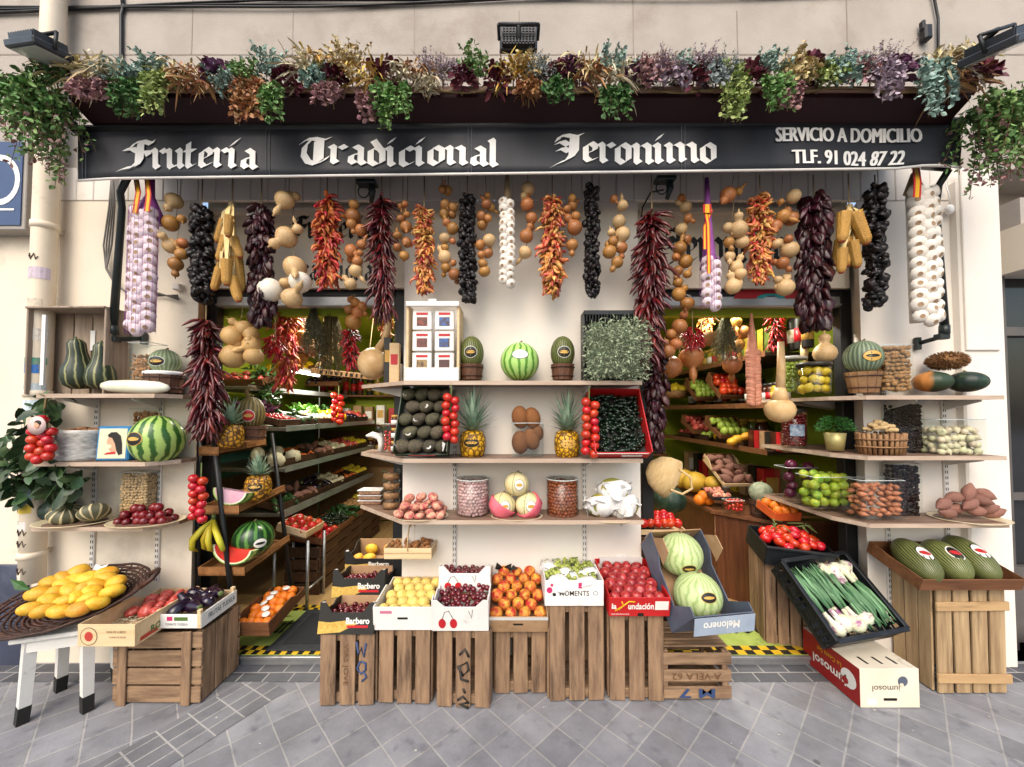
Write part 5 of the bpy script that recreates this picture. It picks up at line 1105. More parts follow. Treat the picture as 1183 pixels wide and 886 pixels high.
# tomato strings
def tom_string(label, x, top, cols, rows, rpx, Y, tag=False, key=0):
    a = P(x, top, Y); t = thing('tomato_string', label, 'tomatoes', 'strings of tomatoes', loc=a); r = rpx*K(Y)
    for i in range(rows):
        for c in range(cols): put('tomato', fruit_mesh('cherry_tomato'), t, ((c-(cols-1)/2)*r*1.75+U(-.2, .2)*r, -U(.1, .9)*r, -r*1.2-i*r*1.72-(r*.7 if c % 2 else 0)), (U(-.6, .6), U(-.6, .6), U(0, 6)), r*U(.95, 1.06))
    b = B(); b.tube([(0, .01, .06), (0, .01, -rows*r*1.7)], .004, 5); put('stem', b.mesh('stem', M_stem), t)
    return t
t = tom_string('string of red tomatoes under a round white portrait tag on the dark leaves', 52, 492, 3, 4, 5.4, -.3)
o = fruit_mesh('cherry_tomato'); put('tomato', o, t, (-.02, 0, .035), (0, 0, 0), .03)
b = B(); b.lathe([(0, 0), (.05, 0), (.052, .004), (0, .004)], 24, rot=(PI/2, 0, 0)); tg = put('tag', b.mesh('tag', mat('tag_pink', 'd3b3ac', 'd9bdb5', 5)), t, (0, -.035, .004))
b = B(); b.ball((.004, -.006, .002), (.016, .004, .02)); put('tag_portrait', b.mesh('tag_portrait', mat('tag_skin', 'c99a7c', 'c99a7c')), tg); b = B(); b.ball((.008, -.005, .014), (.02, .004, .016)); put('tag_hair', b.mesh('tag_hair', mat('hair_black', '15100e', '1c1512')), tg)
tom_string('string of red tomatoes hanging from the side of the black display rack', 231, 546, 2, 6, 5.0, -.12)
tom_string('string of tomatoes hung between the avocado box and the large-leaved pineapple', 521, 453, 2, 6, 5.2, -.26)
tom_string('string of tomatoes with little white stickers hung beside the red pepper box', 681, 458, 2, 7, 5.4, -.26)
# sack of almonds, tin, watermelon
p = P(98, 531, YC); t = thing('almond_sack', 'rolled grey white cloth sack full of almonds behind the blue tin', 'sack', loc=p)
b = B(); b.lathe([(.115, 0), (.125, .02), (.11, .04), (.121, .058), (.108, .078), (.119, .096), (.108, .114), (.12, .132), (.115, .15), (.123, .168), (.115, .185), (.1, .18), (.09, .165)], 28, 0, lambda a, q: 1+.05*math.sin(5*a+q*9)+.02*math.sin(13*a), wob=.012); put('cloth', b.mesh('cloth', mat('printed_sack', 'c9c5be', '9a968f', 26, .85, .5, 30, (1, 1, 3))), t)
for i in range(60): q, r_ = U(0, 6.28), .085*math.sqrt(U(0, 1)); item('almond', 'almond on the top of the cloth sack', 'almond', p+Vector((math.cos(q)*r_, math.sin(q)*r_, .172+.02*(1-r_/.09)+U(0, .008))), .0115, lying(), 'almonds in the cloth sack')
p = P(128, 534, -.2); t = thing('paprika_tin', 'blue edged tin with a portrait of a dark-haired woman in front of the almond sack', 'tin', loc=(p.x, p.y, ZL[1]+.001), rot=(rad(-4), 0, rad(4)))
w_, h_ = 36*K(-.2), 40*K(-.2); b = B(); b.box((0, .04, h_/2), (w_, .08, h_), 0, .008); put('tin_body', b.mesh('tin_body', mat('tin_blue', '2c6fa0', '357cae', 4, .3)), t)
b = B(); b.box((0, -.0005, h_*.5), (w_*.84, .003, h_*.86), 0, .001); pc = put('picture', b.mesh('picture', mat('picture_cream', 'c9c6a8', 'd3d0b6', 5, .4)), t)
b = B(); b.poly([(w_*x, -.003, h_*z) for x, z in ((-.16, .74), (-.06, .82), (.1, .83), (.24, .72), (.3, .5), (.33, .2), (.22, .16), (.14, .3), (.08, .5), (-.02, .66), (-.12, .68))][::1]); put('hair', b.mesh('hair', MATS['hair_black']), pc)
b = B(); b.poly([(w_*x, -.0027, h_*z) for x, z in ((-.12, .7), (.04, .68), (.12, .5), (.17, .3), (.12, .22), (-.02, .26), (-.1, .34), (.0, .42), (-.03, .46), (-.15, .48), (-.17, .56))]); put('face', b.mesh('face', MATS['tag_skin']), pc)
b = B(); b.poly([(w_*x, -.0032, h_*z) for x, z in ((-.22, .18), (.14, .2), (.1, .27), (-.14, .24))]); put('shawl', b.mesh('shawl', M_redl), pc); text('Chinchon', w_*.7, h_*.09, M_redl, 'lettering', pc, (0, -.003, h_*.12), bold=.02) if False else None
def melon_at(label, x, y, rpx, Y, m, lab, rib=None, asp=1.0, group='round watermelons', name='watermelon', rot=(0, 0, 0)):
    r = rpx*K(Y); return big_fruit(name, label, 'watermelon', P(x, y, Y), (r, r, r*asp), m, rib, group, rot, True, 36, None, lab)
GOLDLAB = (-.15, .1, .42, .28, [M_goldl, M_blackl, M_goldl])
melon_at('light green striped watermelon with a gold label next to the blue tin', 182, 508, 25.5, -.16, M_rind, GOLDLAB, None, 1.1)
clear_box('small clear tub of brown nuts behind the watermelon beside the drainpipe', 148, 177, 472, 533, -.06, .05, 'almond', .012, 'brown nut in the small tub behind the watermelon', 'nut', .9, rotf=rnd_rot, rows=1)
# bottom shelf
plate('oval cream plate under two grey striped pumpkins', 88, 607, 78, -.15); 
RIBP = lambda a, t: 1+.06*math.cos(10*a)
for x, y, r, l, lean in ((76, 594, 14.5, 'bigger grey green pumpkin with pale ribs on the oval plate', .5), (109, 592, 13.5, 'smaller flatter pumpkin with pale ribs on the same oval plate', .6)):
    big_fruit('striped_pumpkin', l, 'pumpkin', P(x, y, -.16), (r*K(-.16), r*K(-.16), r*.72*K(-.16)), M_pump, RIBP, 'striped pumpkins', (lean, 0, U(0, 6)), True)
big_fruit('striped_pumpkin', 'glossy plain pumpkin half hidden behind the two striped ones', 'pumpkin', P(66, 588, -.08), (.08, .08, .066), M_pumpg, RIBP, None, (.3, 0, 0), True)
clear_box('tall clear box of pistachios behind the plate of dark plums', 134, 167, 547, 607, -.1, .09, 'pistachio', .0095, 'pistachio in the tall clear box on the bottom shelf', 'pistachio', .95, rotf=rnd_rot, rows=1)
plate('oval cream plate heaped with dark red plums', 170, 607, 78, -.15)
heap('plum', 'dark red plum heaped on the oval plate', 'plum', P(168, 605, -.15)+Vector((0, .01, 0)), 6, 3, 3, .026, 'dark red plums on the plate', 1.0, .4)
# laurel-like bunch hanging on the pipe
t = thing('leaf_bunch', 'large bunch of dark green leaves hanging on the drainpipe behind the tomatoes', 'leaves', loc=P(40, 530, -.12))
b = B(); o = t.location
for x, y, n_, sp in ((52, 470, 14, 14), (60, 462, 10, 12), (45, 495, 30, 24), (25, 520, 34, 22), (40, 545, 40, 30), (12, 545, 24, 18), (75, 560, 30, 20), (60, 545, 30, 26), (18, 568, 14, 14), (86, 552, 10, 9)):
    for i in range(n_):
        q = P(x+U(-sp, sp), y+U(-sp, sp)*.8, U(-.24, -.08))-o; b.rleaf(q, (U(-1, 1), U(-1, .2), U(-1, .4)), U(.06, .10), U(.045, .068), 0, .15, U(.1, .5))
put('foliage', b.mesh('foliage', mat('bay_leaf', '22381f', '466038', 8, .4, .1, island=.45, hue=.02)), t)
b = B(); b.tube([P(54, 455, -.2)-o, P(48, 500, -.16)-o, P(30, 540, -.15)-o, P(20, 575, -.18)-o], .006, 5); b.tube([P(48, 500, -.16)-o, P(70, 555, -.15)-o], .005, 5); put('branch', b.mesh('branch', M_stemb), t)

# ================= shelves on the middle pier
# white carton of packets
p = P(500, 437, -.2); k_ = K(-.2); W, H = 62*k_, 92*k_
t = thing('packet_display', 'tall white cardboard stand holding small packets of spice on the top middle shelf', 'display stand', loc=(p.x, -.23, ZM[0]+.001)); D = .2
b = B()
for s in (-1, 1): b.box((s*(W/2-.008), D/2+.01, H/2), (.016, D-.02, H-.03), 0, .003)
put('side_board', b.mesh('side_board', M_kraft), t)
b = B(); b.box((0, .006, .04), (W, .012, .08), 0, .003); put('front_panel', b.mesh('front_panel', M_wcard), t)
b = B(); b.box((0, .008, H-.014), (W-.002, .014, .03), 0, .003); b.box((.0, .01, H+.008), (.05, .016, .014), 0, .002); put('top_bar', b.mesh('top_bar', M_wcard), t)
b = B(); b.box((0, D-.004, H/2), (W-.03, .006, H-.02)); put('back_panel', b.mesh('back_panel', M_wcard), t); b = B(); b.box((.0, -.001, .055), (.035, .002, .008)); put('hand_hole', b.mesh('hand_hole', MATS['hole_shadow']), t) if 'hole_shadow' in MATS else None
cols_ = ['8d3f33', '3b6cab', '7a3d3a', '2f62a3', 'a58a5c', '5c3742']
for r in range(3):
    for c in range(2):
        q = thing('spice_packet', 'white spice packet with a small window, in the tall white cardboard stand', 'packet', 'white spice packets in the tall stand', loc=t.location+Vector(((-.5+c)*W*.42, .045-.012*r*0, .07+(2-r)*.13 - (.0)))); hh = .118; wp = W*.36
        q.location.z = t.location.z+.055+(2-r)*.128
        b = B(); b.box((0, 0, hh/2), (wp, .025, hh), 0, .004); put('packet_body', b.mesh('packet_body', M_whitel), q)
        b = B(); b.box((0, -.0135, hh*.42), (wp*.55, .002, hh*.45), 0, .0); put('packet_window', b.mesh('packet_window', mat('packet_%d' % (r*2+c), cols_[r*2+c], '4a3630', 40, .3)), q)
        b = B(); b.box((0, -.0135, hh*.82), (wp*.6, .002, hh*.12)); put('packet_print', b.mesh('packet_print', M_redl), q)
# melons in wooden tubs, watermelon
for x, side in ((545, 'ridged melon next to the packet stand'), (650, 'ridged melon next to the herb crate')):
    pot('brown wooden tub under the ' + side, x, 421, 439, 23, 27, -.13, M_pot)
    big_fruit('netted_melon', 'tall olive green melon with an oval label: the ' + side, 'melon', P(x, 408, -.13), (.0735, .0735, .105), M_melon, lambda a, t: 1+.012*math.cos(20*a), None, (0, 0, U(0, 6)), False, 40, None, None)
    m = [o for o in COL.objects if o.name.startswith('netted_melon')][-1]; m.rotation_euler = (0, 0, 0); ball_label(m, (.0735, .0735, .105), .0, -.02, .62, .36, [M_whitel, M_blackl, M_goldl])
melon_at('bright green striped watermelon with a white label between two melons in tubs', 600.5, 418, 22.5, -.14, mat('bright_rind', '54882f', 'a8cf72', 9, .3, .05, stripes=(15, 4), lo=.1, hi=.5, coat=.2), (0, .28, .45, .26, [M_blackl, M_whitel, M_whitel]), None, 1.0)
# herb crate
p = P(708, 438, -.18); t = thing('plastic_crate', 'black plastic crate tipped up behind a bush of herbs on the top shelf', 'crate', loc=(p.x, -.06, ZM[0]+.003))
Wk, Hk = 62*K(-.1), PZ(363, -.1)-ZM[0]; b = B(); b.box((0, .0, Hk/2), (Wk, .008, Hk)); put('crate_base', b.mesh('crate_base', M_blackplastic), t)
for s in (-1, 1): b = B(); b.box((s*Wk/2, -.055, Hk/2), (.008, .11, Hk), 0, .002); put('crate_side', b.mesh('crate_side', M_blackplastic), t)
b = B(); b.box((0, -.055, Hk-.005), (Wk, .11, .008), 0, .002); b.box((0, -.112, Hk-.012), (Wk+.01, .012, .028), 0, .004); put('crate_side', b.mesh('crate_side', M_blackplastic), t)
b = B()
for i in range(18): b.box((-Wk*.46+Wk*.92*i/17, -.113, Hk-.045), (.005, .006, .04))
put('grille', b.mesh('grille', M_blackplastic), t)
t = thing('herb_bush', 'big square cushion of grey green dried herbs in the tipped black crate', 'herbs', loc=P(708, 406, -.2)); b = B(); hw, hh = 35*K(-.2), 34*K(-.2)
for i in range(2600):
    x, z, y = U(-1, 1), U(-1, 1), U(-.14, .05)
    if abs(x)**4+max(z, 0)**4 > 1.02: continue
    bul = (1-abs(x)**3)*(1-abs(z)**3)*.08
    q = Vector((x*hw, y-bul, z*hh)); b.leaf(q, (U(-1, 1)+x*.5, U(-1, .1)-.3, U(-.7, 1)+z*.3), U(.018, .036), U(.006, .012), 0, .1, U(0, .5))
put('foliage', b.mesh('foliage', mat('dry_herb', '66755a', 'b5bf9e', 12, .7, 0, island=.5, hue=.02)), t)
b = B(); b.box((0, .0, -.01), (hw*1.7, .1, hh*1.7), 0, .03); put('stalk_bundle', b.mesh('stalk_bundle', mat('herb_stalks', '5a6650', '6d7a60', 30)), t)
# middle shelf
p0 = ZM[1]
def up_box(name, label, x0, x1, yt, yb, Y, D, mo, mi, tiltdeg, group=None, front=.05, mf=None):
    """display box stood up steeply against the wall: floor facing the street"""
    o = P((x0+x1)/2, yb, Y); W = (x1-x0)*K(Y); L = (yb-yt)*K(Y+.06)/math.sin(rad(tiltdeg)); t = thing(name, label, 'fruit box', group, loc=(o.x, Y, o.z), rot=(rad(tiltdeg), 0, 0)); dp = D
    # local: y along the floor (upwards in the world), z out of the floor (towards the street)
    b = B(); b.box((0, L/2, .004), (W, L, .006)); put('base', b.mesh('base', mi), t)
    for s in (-1, 1): b = B(); b.prism([(0, .0), (L, .0), (L, dp*.8), (0, dp)], s*W/2-(.006 if s > 0 else 0), s*W/2+(.006 if s < 0 else 0), 0, 'x'); put('side_panel', b.mesh('side_panel', mo), t)
    b = B(); b.box((0, .003, front/2), (W, .006, front), 0, .001); f = put('front_panel', b.mesh('front_panel', mf or mo), t)
    b = B(); b.box((0, L-.003, dp*.45), (W, .006, dp*.9), 0, .001); put('back_panel', b.mesh('back_panel', mo), t)
    M = Matrix.Translation(t.location) @ Matrix.Rotation(rad(tiltdeg), 4, 'X')
    return t, f, M, W, L
t, f, M, W, L = up_box('avocado_box', 'dark box of avocados with white fruit stickers stood up on the middle shelf', 458, 519, 453, 527, -.22, .09, mat('avocado_card', '2e3a2a', '3b4a35', 5, .5), M_kcard, 66, None, .03)
b = B(); b.box((0, -.002, .018), (W*.5, .002, .01)); put('print', b.mesh('print', M_redl), f)
b = B(); b.leaf((-.1, L-.01, .06), (.3, .2, .9), .08, .09, 0, .1, .2); b.leaf((.09, .03, .05), (.6, .1, .5), .09, .06, 0, .1, .2); b.leaf((-.12, .02, .05), (-.4, .2, .6), .07, .06, 0, .1, .2); put('tissue', b.mesh('tissue', M_paper), t)
k = 0
for j in range(5):
    for i in range(4 if j % 2 == 0 else 3):
        pp = M @ Vector((-W*.38+W*.76*(i/3 if j % 2 == 0 else (i+.5)/3)+U(-.006, .006), .045+j*(L-.09)/4, .05)); a = item('avocado', 'avocado in the stood-up dark box, some with a white sticker', 'avocado', pp, U(.036, .041), (U(.9, 1.5), U(-.6, .6), U(1.0, 2.1)), 'avocados in the dark box')
        k += 1
        if k % 2: b = B(); b.lathe([(0, 0), (.013, 0), (.0125, .001), (0, .0015)], 12, sx=1.2); q = put('fruit_sticker', b.mesh('fruit_sticker', M_whitel), a, a.matrix_basis.inverted() @ Vector(a.location+Vector((U(-.008, .008), -.034, U(-.004, .012)))), (0, 0, 0), 1/ a.scale[0]); q.rotation_euler = (a.rotation_euler.to_matrix().inverted() @ Euler((rad(75), 0, 0)).to_matrix()).to_euler()
def pineapple(label, x, ytop, ymid, ybot, wpx, Y, m=None, leaves=46, lab=None, group='pineapples'):
    pb = P(x, ybot, Y); hb = (ybot-ymid)*K(Y); r = wpx*K(Y)/2; hl = (ymid-ytop)*K(Y); t = thing('pineapple', label, 'pineapple', group, loc=pb)
    b = B(); nA = 12
    b.lathe([(r*.6, 0), (r*.86, hb*.08), (r*.98, hb*.3), (r, hb*.5), (r*.95, hb*.75), (r*.78, hb*.93), (r*.4, hb)], 36); me = b.mesh('body', m or M_pine_b2)
    put('body', me, t)
    b = B()
    for i in range(nA*8):
        row = i//nA; z = hb*(.1+.84*row/8); q = 2*PI*(i % nA+.5*(row % 2))/nA; rr = r*(1-.35*abs(z/hb-.45)**2*3.2); d = Vector((math.cos(q), math.sin(q), .1)); b.leaf(d*rr+Vector((0, 0, z)), (d.x*.35, d.y*.35, 1), .014, .01, 0, .1, 0, d)
    put('scales', b.mesh('scales', mat('pineapple_scale', '6f5a24', '86702e', 20, .6, island=.2)), t)
    b = B()
    for i in range(leaves):
        f_ = i/leaves; q = i*2.4; el = rad(18+f_*68); d = Vector((math.cos(q)*math.cos(el), math.sin(q)*math.cos(el), math.sin(el))); L = hl*(.42+.62*f_)*U(.9, 1.05); base = Vector((math.cos(q)*r*.25*(1-f_), math.sin(q)*r*.25*(1-f_), hb*.97+f_*hl*.22)); w = .026+.008*(1-f_); sd = d.cross(Vector((0, 0, 1))).normalized(); o = len(b.v)
        for s_ in range(5):
            u = s_/4; c = base+d*L*u+Vector((math.cos(q), math.sin(q), -.35))*(u*u*.16*L*(1.2-f_)); ww = w*(1-u**1.6)*.5+.0004
            b.v += [(c-sd*ww)[:], (c+Vector((0, 0, -.004))+d.cross(sd)*-.003)[:], (c+sd*ww)[:]]
        for s_ in range(4):
            for e in (0, 1): b.face([o+s_*3+e, o+s_*3+e+1, o+s_*3+e+4, o+s_*3+e+3], 0, True)
    put('crown', b.mesh('crown', M_pine_f), t)
    if lab: ball_label(t, (r, r, hb*.62), *lab).location.z = hb*.5
    return t
YL = [M_goldl, M_blackl, M_goldl]
pineapple('pineapple with widely spread leaves next to the avocado box', 546, 449, 497, 528, 30, -.13, lab=(.0, .12, .75, .3, YL))
pineapple('pineapple with upright leaves beside the clear box of brown fruit', 655, 455, 497, 529, 29, -.13, lab=(.0, .1, .8, .34, [M_blackl, M_goldl, M_goldl]))
clear_box('open clear box holding four big brown oval fruits on the middle shelf', 591, 628, 489, 528, -.2, .14, None, .01, '', '')
for x, y, r in ((601, 482, 10), (615, 483, 9.5), (601, 511, 10), (614, 507, 9.5), (621, 500, 7)): item('mamey', 'rough brown oval fruit in the open clear box', 'fruit', P(x, y, -.14), r*K(-.14), (U(-.2, .2), U(-.3, .3), U(0, 6)), 'brown oval fruits in the clear box')
t, f, M, W, L = up_box('red_pepper_box', 'red and white box of small dark green peppers at the end of the middle shelf', 684, 748, 458, 529, -.24, .1, M_rcard, M_kcard, 62, None, .075)
text('PADRON', W*.3, .018, M_whitel, 'lettering', f, (.06, -.0012, .036), (PI/2, 0, 0)) if False else None
b = B(); b.box((.06, -.0015, .036), (W*.36, .002, .02)); b.box((.0, -.0015, .07), (W*.9, .002, .006)); put('print', b.mesh('print', M_whitel), f)
for i in range(255): 
    pp = M @ Vector((U(-.45, .45)*W, .02+(L-.05)*(i//15+U(.2, .9))/17, .03+U(0, .035))); item('green_chilli', 'small dark green pepper in the stood-up red and white box', 'pepper', pp, U(.0155, .02), (U(1.0, 2.1), U(-.9, .9), U(-1.2, 1.2)), 'small dark green peppers in the red box', 'green_pepper')
# bottom shelf
PL = P(488, 598, -.14); plate('round cream plate of pink flat peaches', 487, 600, 62, -.15)
heap('flat_peach', 'pink and cream flat peach on the round plate', 'flat peach', P(487, 597, -.15), 5, 3, 3, .032, 'flat peaches on the plate', .95, .4, lambda: (U(-.5, .7), U(-.5, .5), U(0, 6)))
clear_box('wide clear cylinder of pale pink beans on the bottom middle shelf', 525, 564, 556, 599, -.19, .17, 'pink_bean', .0118, 'pale pink bean in the wide clear cylinder', 'bean', .95, rows=1, round_=True)
plate('round plate under the three cream melons', 597, 600, 60, -.15, d=.7)
for x, y, c_, l in ((597, 559, 14, 'cream melon on top of the other two'), (581, 583, 14.5, 'lower cream melon wrapped in pink tissue, next to the beans'), (610, 583, 14.5, 'lower cream melon wrapped in pink tissue, next to the hazelnuts')):
    r = c_*K(-.15); m = big_fruit('cream_melon', l, 'melon', P(x, y, -.15), (r, r, r*.97), M_melonc, lambda a, t: 1-.03*max(0, math.cos(5*a))**12, None, (0, 0, .3), True, 40, None, (-.1, .1, .42, .5, [M_blackl, M_whitel, M_goldl]))
    b = B()
    for i in range(5): q = i*2*PI/5+.3; b.tube([(math.sin(f_)*math.cos(q)*r*1.0, math.sin(f_)*math.sin(q)*r*1.0, math.cos(f_)*r*.97) for f_ in [.25+2.6*j/10 for j in range(11)]], .0022, 4)
    put('groove', b.mesh('groove', M_groove), m)
    if y > 570:
        b = B(); b.lathe([(r*.5, -r*.98), (r*.95, -r*.62), (r*1.09, -r*.1), (r*1.1, r*.12)], 20, 0, lambda a, t: 1+.05*math.sin(7*a)*t, wob=.02); put('tissue', b.mesh('tissue', mat('pink_tissue', 'c94a5c', 'd9707c', 9, .8)), m, rot=(rad(10), rad(35 if x < 590 else -50), 0))
clear_box('wide clear cylinder of round brown hazelnuts on the bottom middle shelf', 633, 671, 556, 601, -.19, .17, 'hazelnut', .012, 'brown hazelnut in the wide clear cylinder', 'hazelnut', .95, rows=1, round_=True)
plate('round plate under the fruit wrapped in white paper', 706, 602, 62, -.15)
for i, (x, y, r, l) in enumerate(((709, 566, 15, 'topmost mango wrapped in white paper'), (695, 583, 15, 'mango wrapped in white paper next to the hazelnuts'), (721, 585, 14.5, 'mango wrapped in white paper at the shelf end'))):
    rr = r*K(-.15); t = big_fruit('wrapped_mango', l, 'wrapped fruit', P(x, y, -.15), (rr*1.12, rr*.95, rr*.9), mat('yellow_green_mango', 'a8922c', '7d8440', 5, .4), None, 'fruit wrapped in white paper', (0, U(-.3, .3), 0), False)
    b = B(); b.lathe([(rr*.2, -rr*.97), (rr*.9, -rr*.6), (rr*1.16, -rr*.05), (rr*1.1, rr*.4), (rr*.9, rr*.62)], 22, 0, lambda a, t: 1+.1*math.sin(5*a+t*7)+.07*math.sin(11*a-t*5), wob=.07)
    for _ in range(16): q = U(0, 6.28); b.rleaf((math.cos(q)*rr*1.02, math.sin(q)*rr*1.02, U(-.5, .6)*rr), (-math.sin(q), math.cos(q), U(-.8, .8)), rr*U(.6, 1), rr*U(.5, .9), 0, .25, .1)
    put('paper', b.mesh('paper', M_paper), t, rot=(rad(-15), rad(12 if i % 2 else -18), 0))
# ================= shelves on the last pier
YR_ = -.13
pot('wicker tub under the grey green ridged melon on the last pier', 998, 430, 454, 27, 35, -.12, M_bskt, 'wicker_tub')
m = big_fruit('netted_melon', 'grey green ridged melon with a black label, standing in a wicker tub', 'melon', P(997, 413, -.12), (.097, .097, .105), mat('grey_melon', '4d5c48', '7c8a70', 20, .5, .4, 50, (1, 1, .4), stripes=(26, 3), lo=.2, hi=.95), MEL, None, (0, 0, 0), True, 36, None, (-.25, .0, .58, .34, [M_blackl, M_goldl, M_blackl]))
clear_box('tall clear square jar of peanuts in their shells', 1024, 1057, 398, 453, -.18, .13, 'peanut', .0135, 'unshelled peanut in the tall square jar', 'peanut', .95, rotf=lying, rows=1)
for x, y, m_, l in ((1077, 441, M_pumpo, 'flat squash, orange on one half and green on the other'), (1117, 441, M_pumpg, 'flat dark green ribbed squash at the end of the top shelf')):
    rr = 16.5*K(-.13); big_fruit('flat_squash', l, 'squash', P(x, y, -.13), (rr, rr, rr*.72), m_, lambda a, t: 1+.045*math.cos(12*a), 'flat squashes', (0, 0, PI*.72), True)
t = thing('spiny_gourd', 'brown bristly gourd resting on top of the two flat squashes', 'gourd', loc=P(1094, 417, -.13)); rr = 18*K(-.13); b = B(); b.lathe([(r*rr*.9, z*rr*.5) for r, z in ell(1, 12)], 24); put('body', b.mesh('body', M_spine), t)
b = B()
for i in range(700):
    z = U(-1, 1); q = U(0, 6.28); r_ = math.sqrt(1-z*z); n_ = Vector((r_*math.cos(q), r_*math.sin(q), z)); p_ = Vector((n_.x*rr*.9, n_.y*rr*.9, n_.z*rr*.5)); e = p_+n_*.014; b.tube([p_, e], [.0035, .0006], 4, 0, False)
put('spines', b.mesh('spines', M_spine), t)
# middle
b = None
t = thing('bark_basket', 'oval basket of brown bark strips heaped with pale ginger', 'basket', loc=P(1018, 524, -.14)); W = 48*K(-.14)/2; H = 24*K(-.14); b = B(); n = 26
for i in range(n): q = 2*PI*i/n; b.tube([(math.cos(q)*W*.9, math.sin(q)*W*.6, 0), (math.cos(q)*W, math.sin(q)*W*.68, H*U(.94, 1.04))], .0105, 6)
put('staves', b.mesh('staves', M_bskt), t); b = B()
for z in (.35, .7): b.tube([(math.cos(q)*W*1.06, math.sin(q)*W*.74, H*z) for q in [2*PI*i/28 for i in range(29)]], .005, 5)
put('binding', b.mesh('binding', M_bskt), t); b = B(); b.lathe([(0, .01), (W*.9, .01)], 24, sy=.66); b.lathe([(W*.88, H*.7), (0, H*.8)], 24, sy=.66); put('base', b.mesh('base', M_bsktd), t)
for i in range(11): q = i*2.4; rr = .07*math.sqrt(i/11); item('ginger', 'knobbly pale ginger root heaped in the bark basket', 'ginger', t.location+Vector((math.cos(q)*rr*1.1, math.sin(q)*rr*.6, H+.012+.05*(1-i/11))), .0165, (PI/2+U(-.4, .4), U(-.5, .5), PI/2+U(-.7, .7)), 'ginger roots in the bark basket')
clear_box('tall clear jar of nearly black dried fruit behind the ginger', 1036, 1070, 465, 524, -.1, .09, 'dried_fruit', .0105, 'shiny black dried fruit in the tall jar behind the ginger', 'dried fruit', .93, rotf=rnd_rot, rows=1)
clear_box('wide clear box half full of small greenish onion bulbs', 1088, 1141, 485, 528, -.2, .14, 'onion', .021, 'small greenish bulb in the wide clear box', 'onion bulb', .72, rotf=rnd_rot, rows=1)
# bottom
clear_box('wide clear box of long brown shallots on the bottom shelf', 996, 1047, 556, 600, -.22, .12, 'shallot', .016, 'brown shallot in the wide clear box', 'shallot', .8, rotf=lying, rows=1, sx=1.5)
clear_box('tall clear jar of dark nuts behind the shallots', 1034, 1067, 537, 599, -.1, .08, 'dried_fruit', .0125, 'dark round nut in the tall jar behind the shallots', 'nut', .93, rows=1)
plate('oval cream plate heaped with pink sweet potatoes', 1119, 604, 76, -.15)
for i, (x, y, a) in enumerate(((1090, 582, 1.2), (1103, 574, 1.4), (1105, 587, 1.6), (1121, 582, 1.1), (1133, 577, 1.9), (1141, 587, 1.3), (1119, 569, .3), (1128, 590, 1.6), (1148, 592, 1.2), (1095, 592, 1.7), (1138, 571, 2.0))): item('sweet_potato', 'pinkish brown sweet potato heaped on the oval plate', 'sweet potato', P(x, y, -.17+.02*(i % 3)), .031, (U(-.2, .2), a, U(-.4, .4)), 'sweet potatoes on the plate')
# on the inner return of those shelves
JY = [M_glass]
def jar(label, x, yt, yb, wpx, Y, k, r, il, cat, lid, fill=.86): return clear_box(label, x-wpx/2, x+wpx/2, yt, yb, Y, wpx*K(Y)*.95, k, r, il, cat, fill, rotf=rnd_rot, rows=1, round_=True, lid=lid, rim=False, name='glass_jar')
M_lid = mat('jar_lid', 'b9bab6', 'c5c6c2', 5, .4)
jar('tall glass jar of green pickled peppers with a pale lid in the second doorway', 926, 412, 454, 28, .2, 'green_apple', .016, 'green pickled pepper in the tall lidded jar', 'pickle', M_lid)
jar('glass jar packed with whole yellow fruit in front of the dark door frame', 954, 419, 454, 35, .0, 'lemon', .027, 'whole yellow fruit in the preserve jar', 'preserved fruit', mat('dark_lid', '2b2a28', '3a3835', 5, .4))
t = thing('bottle_gourd', 'cream bottle gourd balanced on the lid of the yellow preserve jar', 'gourd', me=GM['p'][0], loc=P(953, 408, .06), sc=12*K(.06))
jar('glass jar of dark olives with a blue label in the second doorway', 927, 474, 517, 27, .2, 'plum', .012, 'dark olive in the blue-labelled jar', 'olive', mat('dark_lid', '2b2a28'))
o = [x for x in COL.objects if x.name.startswith('glass_jar')][-1]; b = B(); rr = 13.6*K(.2)
for i in range(5):
    q, q2 = -PI/2-.9+i*.22, -PI/2-.9+(i+1)*.22; b.poly([(math.cos(q)*rr, math.sin(q)*rr, .08), (math.cos(q2)*rr, math.sin(q2)*rr, .08), (math.cos(q2)*rr, math.sin(q2)*rr, .16), (math.cos(q)*rr, math.sin(q)*rr, .16)])
put('paper_label', b.mesh('paper_label', mat('label_blue', 'a9b8c9', '4a6486', 30)), o)
p = P(965, 520, -.02); t = thing('herb_pot', 'bushy green potted herb in a pale metal pot in front of the door frame', 'potted plant', loc=p); h = 20*K(-.02); b = B(); b.lathe([(.045, 0), (.058, h), (.055, h), (.05, h*.85), (0, h*.85)], 20); put('pot', b.mesh('pot', mat('pot_brass', '9a8f5a', 'b3a870', 6, .35, metal=.3)), t); b = B()
for i in range(800):
    q = U(0, 6.28); e = U(-.2, 1.4); r_ = .1*U(.25, 1)**.6; b.leaf((math.cos(q)*math.cos(e)*r_, math.sin(q)*math.cos(e)*r_, h*.95+.03+math.sin(e)*r_*.85), (math.cos(q), math.sin(q), U(-.3, 1)), .018, .008, 0, .1, .2)
put('foliage', b.mesh('foliage', mat('fresh_herb', '1c4a1c', '3f7a30', 9, .5, island=.35, hue=.015)), t)
clear_box('open clear box of purple red onions in the second doorway', 911, 946, 541, 577, .2, .14, 'red_onion', .034, 'purple red onion in the open clear box', 'red onion', 1.12, rotf=rnd_rot, rows=2)
clear_box('open clear box of limes and green lemons in front of the dark door frame', 942, 987, 552, 588, -.05, .16, 'lime', .028, 'green and yellow lime in the open clear box', 'lime', 1.05, rotf=rnd_rot, rows=2)
